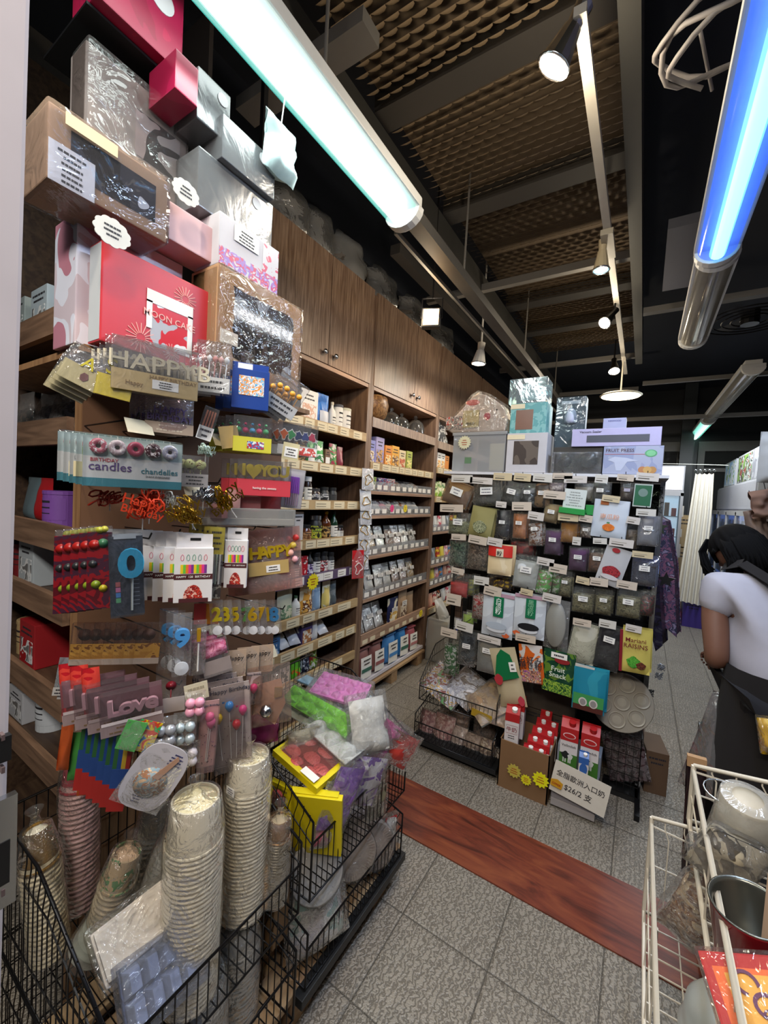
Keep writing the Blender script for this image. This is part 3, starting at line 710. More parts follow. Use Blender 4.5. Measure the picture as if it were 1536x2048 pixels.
goods(2.54, 1.625, U2, 'third shelf', [('box', 'green and yellow small box', 'box', .12, .09, 0, (P('b8c04a', '5a8a3a', 'e8e0c0', sc=36),)), ('box', 'red and blue patterned tin', 'tin', .13, .09, .04, (P('c83444', '3a5aa8', 'f0e8e0', sc=60),)), ('box', 'second red patterned tin', 'tin', .11, .09, .002, (P('c83444', 'f0e8e0', '4a6ab0', sc=60),)),
    ('lie', 'brown packet', 'packet', .10, .09, .02, (P('8a5a3a', 'd8d0c8', sc=30),)), ('lie', 'grey packet', 'packet', .10, .09, .01, (P('a8a8ac', '3a3a40', sc=30),)), ('lie', 'white packet', 'packet', .10, .09, .01, (P('dcdcdc', '888888', sc=30),)), ('lie', 'brown and white packet', 'packet', .10, .09, .01, (P('9a6a48', 'e0dcd8', sc=30),))])
goods(2.52, 1.44, U2, 'fourth shelf', [('lie', d, 'packet', .10, .11, .012, (m, TAGW)) for d, m in (('white packet', mt('dcdcde', .3)), ('pale grey packet', mt('c8c8cc', .3)), ('pinkish packet', P('d8a8b4', 'e4dcdc', sc=20)), ('packet with yellow star tag', mt('d0ccc8', .3)), ('striped white packet', P('dcdcdc', 'a8a4a8', sc=14)), ('white and orange packet', P('e0dcd8', 'c87a4a', sc=30)), ('clear-topped white packet', mt('d6d6da', .25)), ('small white packet', mt('e2e2e2', .3)))])
WB = [('white powder', 'dcdcd8', 'powder'), ('straw-coloured flakes', 'c8a878', 'flakes'), ('white granules', 'd8d8d6', 'granules'), ('brown chips', '9a7a68', 'chips'), ('pinkish powder', 'b8a09a', 'powder'), ('white sugar', 'e2e0dc', 'sugar'), ('grey seeds', '8c8682', 'seeds')]
goods(2.50, 1.13, U2, 'fifth shelf', [('bag', 'clear bag of '+d, 'bag', .125, .19, .012, (P(c, c, 'efece6', sc=36), k)) for d, c, k in WB])
goods(2.50, .805, U2, 'sixth shelf', [('bag', 'clear bag of '+d, 'bag', .125, .19, .012, (P(c, c, 'efece6', sc=36), k)) for d, c, k in [WB[5], WB[0], WB[2], WB[0], WB[3], WB[4], WB[1]]])
goods(2.52, .475, U2, 'seventh shelf', [('bag', 'big clear bag of white flour', 'bag', .15, .22, 0, (P('e0e0dc', 'e8e8e6', sc=20), 'flour')), ('bag', 'clear bag of white starch', 'bag', .14, .20, .01, (P('dedede', 'e8e8e6', sc=20), 'starch')), ('bag', 'clear bag of icing sugar', 'bag', .13, .20, .008, (P('e4e4e4', 'ececec', sc=20), 'sugar')),
    ('pou', 'navy and cream flour bag', 'flour bag', .17, .22, .01, (P('2a305c', 'e4dcc4', sc=7, rough=.4), P('e6dec8', 'c8a050', '2a305c', sc=16), TAGW)), ('pou', 'tan kraft bag with dark window', 'bag', .15, .26, .01, (mt('b89878', .5), P('5a4034', 'c8b8a0', sc=30), TAGW)), ('pou', 'brown paper bag', 'bag', .12, .22, .005, (mt('a08468', .6),))])
def sack(y, w, h, col, lab, label, n):
    t = thing('flour_sack', label, 'flour sack', (XF-.06, y, .152), 90+rnd.uniform(-5, 5), 'flour sacks on the pallet shelf')
    MB().pillow(w, h, .11, top=.5, seed=n*2.2, wob=.008).build('paper_bag', mt(col, .6), t, smooth=True)
    MB().grid(5, 6, lambda u, v: ((u-.5)*w*.78, -.060-.003*math.sin(PI*u)+.012*max(0, v-.5), h*(.08+.70*v))).build('label', PAPER, t, smooth=True)
    mb = MB(); tick(mb, w*.6, 2, h*.5, h*.74, -.066, 0, n); mb.build('printing', INK, t)
    MB().box(-w*.36, w*.36, -.0665, -.0655, h*.30, h*.42).build('band', mt(lab), t)
    MB().box(-w*.42, w*.42, -.03, .03, h*.97, h*1.03).build('folded_top', mt(col, .6), t, bevel=.004)
for n, (y, w, h, c, l, lb) in enumerate(((2.60, .17, .24, '8a5a54', '3a6a5a', 'mauve flour sack with green band, first in the row'), (2.79, .16, .24, '8a5a54', '9a5a5a', 'mauve flour sack with rose band, second in the row'), (3.0, .18, .25, '4a8ac8', '4a8ac8', 'light blue flour sack in the middle of the row'),
    (3.2, .16, .25, '2a78b8', '3a6a5a', 'deep blue flour sack with green band'), (3.38, .15, .22, 'a8525a', 'b87a7a', 'rose flour sack, last in the row'))): sack(y, w, h, c, l, lb, n)
# unit 3
goods(3.66, 2.15, U3, 'top shelf', [('box', 'white and dark box', 'box', .10, .19, 0, (P('dcdcd8', '2a2a2e', sc=16),)), ('box', 'dark photo box', 'box', .12, .17, .01, (P('2c2c34', 'c8c4c0', sc=16),)), ('bag', 'clear bag of pale blobs', 'bag', .16, .2, .02, (mt('c8c4bc'), 'sweets'))])
goods(3.64, 1.865, U3, 'second shelf', [('box', 'green and red box', 'box', .08, .14, 0, (P('2a6a5a', 'b03a3a', sc=16),)), ('box', 'white carton with orange drawing', 'carton', .09, .16, .02, (WHITE, OR1)), ('box', 'white and orange carton', 'carton', .09, .16, .004, (WHITE, OR1)), ('box', 'orange carton', 'carton', .10, .15, .004, (mt('dc8a34'),))])
goods(3.64, 1.58, U3, 'third shelf', [('pou', 'brown and green packet', 'packet', .09, .16, 0, (P('6a2a24', '8ab03a', sc=20),)), ('pou', 'yellow-green packet', 'packet', .09, .17, .004, (P('9ab83a', 'dce8b0', '4a6a20', sc=20),)), ('pou', 'green leafy packet', 'packet', .09, .16, .004, (P('7aa83a', 'e8e4c0', sc=20),)), ('pou', 'green packet', 'packet', .09, .15, .004, (P('5a8a3a', 'e8e4c0', sc=20),))])
for z, sh, k in ((1.26, 'fourth shelf', 0), (.93, 'fifth shelf', 3), (.72, 'sixth shelf', 5), (.46, 'seventh shelf', 8)):
    cols = [('orange and black packet', P('d86a2a', '2a1a16', 'e8d8c8', sc=20)), ('white packet', mt('dcdcda', .35)), ('pink carton', P('c8485a', 'e8dcd8', sc=20)), ('white box', mt('e0dcd8')), ('silver packet', mt('b8bcc0', .25, .6)), ('yellow flower packet', P('e8c020', 'a83020', sc=24)), ('yellow packet', mt('dcc84a')), ('pink packet', P('c87a88', 'e8d0d0', sc=20)),
            ('black and blue packet', P('1c1e2a', '4a8ac0', 'd88a3a', sc=24)), ('peach packet', mt('d8a088', .4)), ('red packet', P('b03a34', 'e8d0c0', sc=24))]
    goods(3.64, z, U3, sh, [('pou', cols[(k+j) % 11][0], 'packet', .095, .13, .012, (cols[(k+j) % 11][1],)) for j in range(7)])
# price stars on the shelves
def star_sign(loc, rz, r, col, label, n=14, inner=.78, rx=0, txt=None, ry=0):
    t = thing('star_sign', label, 'price star', loc, rz, 'yellow price stars', rx, ry)
    out = [((r if i % 2 == 0 else r*inner)*math.cos(PI*i/n), (r if i % 2 == 0 else r*inner)*math.sin(PI*i/n)) for i in range(2*n)]
    MB().prism(out, -.001, .001).build('card', mt(col, .5), t)
    mb = MB(); tick(mb, r*1.1, 3, -r*.45, r*.45, -.0011, 0, int(r*1e4)); mb.build('printing', mt('a03a1c'), t)
    return t
star_sign((XF+.012, 1.92, 1.03), 90, .055, 'e8d61e', 'yellow price star on the purple shelf rail with jam jars')
star_sign((XF+.003, 3.06, 1.49), 90, .035, 'e8d61e', 'small yellow price star among the clear packets')
star_sign((XF+.003, 2.84, 1.49), 90, .032, 'e83a8a', 'small pink price star among the clear packets')
star_sign((XF+.008, 3.47, .49), 90, .035, 'e8d61e', 'small yellow price star on the wooden shelf lip')
# strip of hanging cutter packs on the divider
for i in range(7):
    z = 1.86-i*.135 if i < 6 else .98
    red = i == 6
    lb = ('red-backed cutter packet at the foot of the hanging strip' if red else 'white-backed clear packet with a gold cutter, %s down the strip on the divider' % ORD[i])
    p = on((736, 733, 733, 731, 729, 727, 716)[i], (960, 1002, 1030, 1060, 1090, 1120, 1140)[i], 'x', XF+.05)
    t = thing('cutter_packet', lb, 'packet', (p.x, p.y, p.z-(.07 if not red else .06)), 72, 'cutter packets hanging on the divider', rx=(-3, -8, -6, -9, -5, -7, -3)[i])
    MB().box(-.05, .05, -.001, .001, 0, .15 if not red else .2).build('backing_card', mt('c41c24', .4) if red else mt('d2d2d8', .45), t)
    mb = MB(); n = 9
    mb.tube([((.028+.012*math.cos(3*a+i))*math.cos(a), -.006, .07+(.035+.01*math.sin(2*a+i))*math.sin(a)) for a in [2*PI*q/24 for q in range(24)]], .0028, 5, closed=True)
    mb.build('cutter', GOLD if not red else WHITE, t, smooth=True)
    MB().pillow(.104, .155 if not red else .2, .016).build('clear_sleeve', CLEAR, t, smooth=True)
# ---------------------------------------------------------------- shelving facing the entrance and the board of hooks
SHW = wood('3a281e', '54402f', 'X', 12, .55, 12, .04); POSTW = wood('7a5638', '9a7450', 'Z', 12, .55, 12, .04)
t = thing('shelf_case', 'dark wooden shelf case beside the entrance with party goods hung on its side', 'shelf case', (0, 0, 0))
YF = .5
MB().box(-1.345, -1.30, YF, 1.22, .02, 1.885).build('side_panel', POSTW, t)
MB().box(-2.14, -2.11, YF, .86, .02, 3.2).build('side_panel', SHW, t)
MB().box(-2.14, -1.345, .86, .875, .02, 3.2).build('back_panel', mt('241c18', .8), t)
SHZ = (2.05, 1.735, 1.43, 1.225, .95, .73, .3)
for i, z in enumerate(SHZ):
    s = MB().box(-2.11, -1.347, YF, .86, z-.02, z).build('shelf', SHW, t)
    MB().box(-2.11, -1.347, YF-.018, YF, z-.045, z+.03).build('shelf_edge', wood('5e4636', '80634e', 'X', 12, .55, 12, .04), s)
MB().box(-1.80, -1.09, .42, 1.16, 1.886, 1.902).build('top_board', POSTW, t)
for zz_, x1_, ya_, yb_ in ((2.338, -1.15, .42, .78), (2.652, -1.12, .42, .66)): MB().box(-1.36, x1_, ya_, yb_, zz_, zz_+.006).build('upper_board', BLACK, t)
for yy_ in (.52, 1.10): MB().box(-1.37, -1.35, yy_, yy_+.02, 1.90, 3.25).build('rear_post', BLACK, t)
DK = ('in the dark shelf case beside the entrance')
for i, (x, z, k, c, d) in enumerate(((-1.60, 2.05, 'box', '8f9a9a', 'grey plastic box'), (-1.44, 2.05, 'box', 'a8b4bc', 'small pale box'), (-1.52, 1.735, 'bag', '8a8480', 'bag of grey moulds'), (-1.70, 1.735, 'bag', '6a5a50', 'bag of brown moulds'), (-1.40, 1.735, 'bag', '9a948c', 'crinkled clear bag'),
        (-1.62, 1.43, 'pou', '5a6a70', 'dark foil packet'), (-1.53, 1.43, 'pou', 'b01c24', 'red bear-shaped tin'), (-1.42, 1.43, 'can', '7a4a9a', 'purple ribbed pot'), (-1.50, 1.225, 'box', 'aab0b4', 'white box with leaf drawing'), (-1.64, 1.225, 'can', '7a2024', 'dark red canister'),
        (-1.60, .95, 'can', 'b0946a', 'beige round tin'), (-1.48, .95, 'box', '9c1c22', 'red carton with small white print'), (-1.56, .73, 'box', 'b8b8bc', 'white small carton'), (-1.44, .73, 'can', 'c8ccd0', 'small white tub'), (-1.70, .73, 'pou', '8a8a90', 'grey packet'))):
    lb = '%s %s' % (d, DK); lo = (x*1.17, YF+.085, z+.001)
    if k == 'box': carton('carton', lb, 'box', lo, 0, .13, .15 if z > .9 else .11, .13, mt(c), P(c, 'd8d8d8', '6a6a6a', sc=26))
    elif k == 'bag': clear_bag('clear_bag', lb, 'bag', lo, 0, .15, .17, .09, P(c, '4a4440', c, sc=40), lab=None)
    elif k == 'can': can('canister', lb, 'canister', lo, 0, .05, .12, mt(c), mt(c))
    else: pouch('packet', lb, 'packet', lo, 0, .12, .16, .06, mt(c, .35))

# ---- boxes stacked on top of the case, fronts towards the aisle
TOPZ = 1.903
def yz(px, py, X): p = on(px, py, 'x', X); return p.y, p.z
def stack_box(label, tl, br, X, depth, m, z0=None, name='gift_box', cat='gift box', bevel=.003, group='cake and gift boxes stacked above the candles', z1=None):
    y0, za = yz(*tl, X); y1, zb = yz(*br, X)
    zb = z0 if z0 is not None else zb
    za = z1 if z1 is not None else za
    t = thing(name, label, cat, (X-depth/2, (y0+y1)/2, zb), 90, group)
    W, Hh = y1-y0, za-zb
    MB().box(-W/2, W/2, -depth/2, depth/2, 0, Hh).build('body', m, t, bevel=bevel)
    return t, W, Hh, depth/2
PVC = film('a0a4ac', .18, 8, .2, .22, .15)
# moon cake box
t, W, Z, D = stack_box('red moon cake box with a clear window and white die-cut frame', (205, 478), (418, 738), -1.03, .06, mt('c4333c', .4), z0=TOPZ, name='moon_cake_box', cat='cake box')
MC_TOP = TOPZ+Z
MB().box(-.10*W, .28*W, -D-.0012, -D, .12*Z, .62*Z).build('window', P('b8b8c0', 'd23a44', 'f0f0f4', sc=16, rough=.15), t)
MB().quadbox([(-.14*W, -D-.0012, .58*Z), (.30*W, -D-.0012, .58*Z), (.30*W, -D-.0012, .72*Z), (-.14*W, -D-.0012, .72*Z)], .001).quadbox([(-.14*W, -D-.0012, .30*Z), (-.09*W, -D-.0012, .30*Z), (-.09*W, -D-.0012, .6*Z), (-.14*W, -D-.0012, .6*Z)], .001).quadbox([(.25*W, -D-.0012, .16*Z), (.30*W, -D-.0012, .16*Z), (.30*W, -D-.0012, .6*Z), (.25*W, -D-.0012, .6*Z)], .001).build('window_frame', WHITE, t)
text('MOON CAKE', .022, mt('e8b0a8'), t, (.08*W, -D-.002, .46*Z))
for x, z, r in ((-.18, .06, .034), (.22, .78, .03), (.10, .05, .022)):
    mb = MB()
    for k in range(18):
        a = PI*2*k/18; mb.box(-.0008, .0008, -D-.0014, -D, r*.3, r, 0, Matrix.Translation((x*W, 0, max(z*Z, r+.001))) @ Matrix.Rotation(a, 4, 'Y'))
    mb.build('flower_print', mt('e8a8a0'), t)
MB().box(-W/2, -W/2-.0008, -D+.004, D-.004, .004, Z-.004).build('side_lining', mt('b8bcc0'), t)
# kraft window box with handwritten label
t, W, Z, D = stack_box('large kraft cake box with a dark window and a handwritten white price card', (97, 200), (332, 486), -1.0, .13, mt('9c7a5c', .7), name='cake_box', cat='cake box')
MB().box(-.34*W, .38*W, -D-.0012, -D, .22*Z, .80*Z).build('window', P('1c1a20', '30303a', 'c8ccd4', sc=5, rough=.08), t)
MB().box(-.40*W, .0*W, -D-.014, -D-.0125, .78*Z, .95*Z).build('cream_tag', mt('cdbf9a'), t)
mb = MB().box(-.5*W, -.16*W, -D-.004, -D-.003, -.02*Z, .52*Z, 0); tick(mb, .28*W, 6, 0, .48*Z, -D-.004, 1, 5, x0=-.33*W)
mb.build('price_card', [mt('dcdde2'), INK], t)
MB().box(-.52*W, .52*W, -D-.008, D+.006, -.004, Z+.006).build('clear_wrap', film('f4f4fa', .10, 10, .06, .04, .5), t, bevel=.01)
KB = 1
# second kraft box with window to the right
t, W, Z, D = stack_box('kraft window cake box wrapped in shiny film, right of the moon cake box', (437, 525), (597, 745), -.99, .12, mt('ab8662', .7), z0=TOPZ, name='cake_box', cat='cake box')
mb = MB(); out = []
for k in range(40):
    a = 2*PI*k/40; c, s_ = math.cos(a), math.sin(a); q = max(abs(c), abs(s_)); rr = 1+.03*math.sin(a*14)
    out.append((.03*W+.36*W*c/q*rr, .52*Z+.34*Z*s_/q*rr))
mb.prism(out, -D-.0012, -D); mb.build('window', P('2a1e1c', '44342e', '8a8a90', sc=9, rough=.08), t)
MB().box(-.46*W, -.28*W, -D-.002, -D, .30*Z, .42*Z).build('price_label', TAGW, t)
MB().box(-.5*W, .52*W, -D-.008, D+.002, .0, Z+.004).build('clear_wrap', film('fff6ea', .16, 22, .05, .03, .9), t, bevel=.012)
K2TOP = TOPZ+Z
# floral box on it
t, W, Z, D = stack_box('white box printed with pink and purple flowers on the kraft box', (440, 420), (555, 580), -1.0, .10, mt('b4b0b6', .5), z0=K2TOP+.005, name='gift_box')
MB().box(-W/2+.002, W/2-.002, -D-.0012, -D, .002, .36*Z).build('flower_print', P('b4b0b6', '8a68b0', 'b83a5a', 'b4b0b6', sc=44), t)
MB().box(.2*W, W/2-.002, -D-.0012, -D, .36*Z, .95*Z).build('bird_print', P('b4b0b6', 'b4b0b6', 'b83a5a', sc=34), t)
mb = MB().box(-.28*W, .12*W, -D-.003, -D-.002, .62*Z, .92*Z, 0); tick(mb, .34*W, 4, .64*Z, .9*Z, -D-.003, 1, 3, x0=-.08*W); mb.build('price_card', [TAGW, INK], t)
FL_TOP = K2TOP+.005+Z
# pink box, patterned box behind the moon cake box
t, W, Z, D = stack_box('pale pink shiny box between the large kraft box and the floral box', (338, 400), (432, 522), -1.03, .09, mt('c8a0a4', .3), name='gift_box', z0=MC_TOP+.08)
t0 = t
t, W, Z, D = stack_box('flat white and pink carton lying behind the moon cake box', (155, 420), (365, 560), -1.11, .12, P('c8b8c0', 'd8d8e4', 'b87a8a', sc=7, rough=.3), z0=TOPZ+.001, name='carton', cat='carton')
def cloud_tag(px, py, X, r, label):
    p = on(px, py, 'x', X); t = thing('price_tag', label, 'price tag', p, 90, 'cloud-edged handwritten tags')
    out = [((r*(1+.10*abs(math.sin(5.5*a))))*math.cos(a), (r*.8*(1+.10*abs(math.sin(5.5*a))))*math.sin(a)) for a in [2*PI*k/44 for k in range(44)]]
    mb = MB().prism(out, -.001, .001, 0); tick(mb, r*1.2, 3, -r*.4, r*.45, -.001, 1, int(px)); mb.build('card', [mt('c8c8c4'), INK], t)
cloud_tag(372, 385, -.985, .032, 'scalloped white tag hanging above the pale pink box')
cloud_tag(225, 465, -.985, .034, 'scalloped white tag between the handwritten kraft box and the moon cake box')
# upper row: carrier bag, crimson box, grey clear boxes
t, W, Z, D = stack_box('white carrier-style gift bag with a dark handle drawing under the crimson box', (172, 78), (372, 330), -1.145, .08, mt('988c88', .5), name='gift_bag', cat='gift bag', z0=2.35)
MB().box(-.05*W, .42*W, -D-.0012, -D, .3*Z, .75*Z).build('window', P('b0a0a0', '3a3030', 'b8b0b0', sc=8, rough=.15), t)
MB().box(-.5*W, .5*W, -D-.012, D, 0, Z+.01).build('clear_wrap', film('f4f0ee', .12, 12, .06, .06, .6), t, bevel=.01)
t, W, Z, D = stack_box('crimson gift box with a round white sticker up under the tube light', (190, 60), (362, 195), -1.09, .12, P('8a1838', '9a1a40', 'a81c44', sc=5, rough=.35), name='gift_box', z0=2.66, z1=2.92)
MB().prism([(.22*W+.03*math.cos(a/3), .5*Z+.03*math.sin(a/3)) for a in range(19)], -D-.002, -D).build('sticker', mt('c8c0c4'), t)
for k, (tl, br, z0, c, lb) in enumerate((((352, 95), (395, 215), None, '8a1838', 'narrow crimson gift box beside the clear boxes'), ((397, 130), (458, 290), None, None, 'topmost grey clear plastic box with a round sticker'), ((447, 225), (548, 400), None, None, 'wide grey clear plastic box with a round sticker'), ((398, 290), (545, 440), FL_TOP+.004, None, 'grey clear plastic box resting on the floral box'))):
    t, W, Z, D = stack_box(lb, tl, br, -1.02-.02*(k % 2), .12, PVC if not c else P('8a1838', '9a1a40', sc=5, rough=.3), z0=z0, name='clear_box' if not c else 'gift_box', cat='clear box' if not c else 'gift box')
    if not c:
        MB().box(-W/2+.006, W/2-.006, -D+.008, D-.01, .004, Z*.97).build('inner_tray', mt('5a5a64', .5), t)
        MB().prism([(.25*W+.016*math.cos(a/2), .78*Z+.016*math.sin(a/2)) for a in range(13)], -D-.002, -D-.001).build('sticker', mt('b8b8bc'), t)
cb = on(560, 300, 'x', -1.0)
t = thing('netting_bag', 'white net bag of soft shapes hanging by the cyan tube light', 'bag', cb+Vector((0, 0, -.08)), 90)
MB().pillow(.12, .16, .08, wob=.02, seed=3).build('bag', mt('bcd8d8', .5), t, smooth=True); MB().tube([(0, 0, .15), (.01, 0, .24), (0, .02, .34)], .002).build('string', WHITE, t)
for i, (px, py, s) in enumerate(((585, 425, .34), (640, 470, .3), (705, 520, .34), (770, 585, .34), (830, 640, .36), (890, 700, .4))):
    p = on(px, py+26, 'x', -1.86)
    t = thing('clear_bag', 'dusty clear bag of goods on top of the wall cupboards, %s along' % ORD[i], 'bag', (-1.93, p.y, 3.062), 90, 'dusty bags on the wall cupboards')
    MB().pillow(s, .32, .26, wob=.03, seed=i*3, top=.6).build('contents', P('6a6058', '8a8078', '4a4440', sc=8), t, smooth=True)
    MB().pillow(s*1.05, .36, .30, wob=.04, seed=i*3+1, top=.6).build('bag', film('c8c4be', .12, 9, .2, .4, .8), t, smooth=True)

# ---------------------------------------------------------------- the hook board
hk = thing('hook_board', 'board of black wire hooks full of party candles and cake toppers', 'hook board', (-1.30, 0, 0))
MB().box(0, .006, .50, 1.22, .75, 1.88).build('panel', mt('6a4a34', .6), hk)
def hook(py, z, tipx, tagm=None, lab=False):
    L_ = tipx+1.30
    h = MB().tube([(.004, py, z), (L_*.6, py, z+.004), (L_-.01, py, z+.006), (L_, py, z+.02)], .0022, 5).build('hook', BLKMET, hk, smooth=True)
    if tagm: MB().quadbox([(L_-.008, py-.03, z+.004), (L_-.008, py+.03, z+.004), (L_+.012, py+.03, z-.03), (L_+.012, py-.03, z-.03)], .001).build('price_tag', tagm, h)
for py in (.50, .62, .74, .86, .98):
    for z, tx in ((1.86, -1.0), (1.74, -.98), (1.60, -.99), (1.46, -.98), (1.33, -.99), (1.19, -1.0), (1.05, -1.02)):
        p = -.02*((z*10) % 2)
        hook(py+rnd.uniform(-.02, .02), z, tx+rnd.uniform(-.04, .02), TAG if rnd.random() < .3 else None)
OUTER = 'hanging'
def hang(name, label, cat, box, X, rz=64, group=None, ry=0, rx=0, ax='x'):
    """thing whose local frame lies in a hanging card: origin at bottom centre, width W, height Z"""
    c, W, Z = fit(*box, ax, X, rz)
    t = thing(name, label, cat, (0, 0, 0), rz, group)
    t.matrix_world = Matrix.Translation(c) @ Matrix.Rotation(R_(rz), 4, 'Z') @ Matrix.Rotation(R_(rx), 4, 'X') @ Matrix.Rotation(R_(ry), 4, 'Y') @ Matrix.Translation((0, 0, -Z/2))
    return t, W, Z
def back_copies(t, n, dx, dz=0, lab=None, dy=0):
    for i in range(n):
        c = dup(t, (0, 0, 0), label=lab % ORD[i+1] if '%' in lab else lab)
        c.matrix_world = Matrix.Translation((-(i+1)*dx, dy*(i+1), dz*(i+1))) @ t.matrix_world
def card(t, W, Z, z0=0, z1=1, m=WHITE, y=0, x0=-.5, x1=.5, name='card', th=.001, lines=0, ink=INK):
    mb = MB().box(x0*W, x1*W, y-th, y, z0*Z, z1*Z, 0)
    if lines: tick(mb, (x1-x0)*W*.8, lines, (z0+.1*(z1-z0))*Z, (z1-.1*(z1-z0))*Z, y-th, 1, int(W*1e4), x0=(x0+x1)/2*W)
    return mb.build(name, [m, ink], t)
def clear_case(t, W, Z, d, m=None, z0=0, z1=1, name='clear_case'):
    return MB().box(-W/2, W/2, -d, .001, z0*Z, z1*Z).build(name, m or film('f8f8fa', .10, 26, .05, .05, .25), t, bevel=.002)
HB = 'party goods hanging on the hook board'
# 1 HAPPY B letters
t, W, Z = hang('letter_candle_pack', 'clear pack of gold letter candles spelling HAPPYB on a kraft card', 'candle pack', (228, 702, 396, 792), -.97, 68, HB)
card(t, W, Z, 0, .44, mt('bfa570'), -.016, lines=0)
text('HAPPYB', Z*.50, mt('e8dcc0', .25, .25), t, (.06*W, -.012, .63*Z), ext=.004, sx=1.15)
text('HAPPY BIRTHDAY', Z*.12, mt('8a6a3c'), t, (.2*W, -.0175, .36*Z)); text('Happy', Z*.13, mt('8a6a3c'), t, (-.25*W, -.0175, .17*Z))
card(t, W, Z, .12, .32, WHITE, -.0172, -.05, .26, 'label', lines=3)
clear_case(t, W, Z*1.12, .020)
back_copies(t, 3, .028, .003, '%s clear pack of gold letter candles behind the HAPPYB pack')
# 2 tilted cream packs at the left
t, W, Z = hang('letter_candle_pack', 'cream card with a gold letter A candle, tilted, left of HAPPYB', 'candle pack', (128, 705, 212, 775), -1.03, 62, HB, ry=24)
card(t, W, Z, 0, .55, mt('bcae7c'), -.01); text('A', Z*.5, mt('d8c840', .3, .35), t, (.05*W, -.01, .68*Z), ext=.004)
MB().prism([(.1*W+.008*math.cos(a), .28*Z+.010*math.sin(a)) for a in range(7)], -.0125, -.0115).build('cupcake_print', mt('6a2a2a'), t)
clear_case(t, W, Z*1.1, .014); back_copies(t, 3, .02, -.006, '%s tilted cream card pack behind the letter A candle')
t, W, Z = hang('letter_candle_pack', 'pack with a bright yellow card and gold letter candle', 'candle pack', (196, 712, 268, 798), -1.0, 64, HB, ry=8)
card(t, W, Z, 0, .5, mt('d8c020'), -.01); text('S', Z*.5, mt('d8c840', .3, .35), t, (-.15*W, -.01, .68*Z), ext=.004); clear_case(t, W, Z, .014)
# 3 clear box of silver candles
t, W, Z = hang('candle_box', 'clear box with pale pink letter candles on a white card beside HAPPYB', 'candle box', (396, 690, 462, 790), -.99, 50, HB)
card(t, W, Z, 0, .3, WHITE, -.028, lines=2)
for k in range(5): MB().cyl((-.35*W+.17*W*k, -.015, .2*Z), (-.35*W+.17*W*k+.004, -.015, .62*Z), .0014, n=6).lathe([(0, 0), (.006, .006), (.007, .014), (0, .022)], 8, c=(-.35*W+.17*W*k+.004, -.015, .60*Z)).build('candle', mt(('d8a8a0', 'e0e0e0', 'c88078', 'd8a8a0', 'e0e0e0')[k], .35), t, smooth=True)
clear_case(t, W, Z, .03); back_copies(t, 2, .04, 0, '%s clear box of letter candles behind the pink one')
# 4 blue window box
t, W, Z = hang('candle_box', 'dark blue box with a window of blue and white ball candles', 'candle box', (464, 728, 536, 822), -.96, 55, HB)
MB().box(-W/2, W/2, -.03, .0, 0, .82*Z).box(-W/2, W/2, -.004, -.002, .8*Z, Z).build('body', mt('1c3f8c', .35), t, bevel=.002)
MB().box(-.32*W, .36*W, -.0312, -.0300, .28*Z, .68*Z).build('window', P('5aa8d8', 'e8ecf0', 'e8943a', '8ac0e0', sc=110, rough=.2), t)
card(t, W, Z, .84, .98, WHITE, -.005, -.35, .05, 'tag'); back_copies(t, 2, .035, 0, '%s dark blue candle box behind the window one')
# 5 orange rose candles
t, W, Z = hang('candle_pack', 'clear tilted pack of orange rosette candles at the board edge', 'candle pack', (540, 755, 604, 832), -.95, 56, HB, ry=28)
card(t, W, Z, 0, .34, WHITE, -.018, lines=2)
for k in range(4): MB().lathe([(0, 0), (.007, .002), (.009, .007), (.006, .012), (0, .013)], 12, M=TM((-.33*W+.22*W*k, -.012, .62*Z+.03*Z*(k % 2)), rx=90)).cyl((-.33*W+.22*W*k, -.01, .3*Z), (-.33*W+.22*W*k, -.01, .6*Z), .0012, n=6).build('candle', mt('e8a030', .45), t, smooth=True)
clear_case(t, W, Z, .02); back_copies(t, 2, .03, 0, '%s pack of orange rosette candles behind the tilted one')
# 6 topper packs
t, W, Z = hang('topper_pack', 'clear pack with a purple glitter birthday topper above the donut candles', 'topper pack', (292, 796, 388, 868), -1.0, 66, HB)
card(t, W, Z, .0, .3, mt('b8a08a'), -.004, lines=2, ink=mt('d8c8b0')); text('HAPPY', Z*.28, mt('5a4a78', .4), t, (0, -.006, .62*Z), ext=.002); text('BIRTHDAY', Z*.24, mt('5a4a78', .4), t, (0, -.006, .42*Z), ext=.002)
MB().pillow(W, Z*1.15, .014).build('clear_bag', film('e8dcdc', .14, 30, .06, .14, .6), t, smooth=True); back_copies(t, 3, .025, .0, '%s purple topper pack in the row above the donut candles')
# 7 sleeve of candles
t, W, Z = hang('candle_sleeve', 'small clear sleeve with salmon candles, tilted', 'candle sleeve', (400, 815, 430, 882), -.97, 60, HB, ry=14)
for k in range(4): MB().cyl((-.3*W+.2*W*k, -.008, .35*Z), (-.25*W+.18*W*k, -.008, .9*Z), .0022, n=6).build('candle', mt('c87a5a'), t)
card(t, W, Z, 0, .4, WHITE, -.013, lines=2); clear_case(t, W, Z, .014)
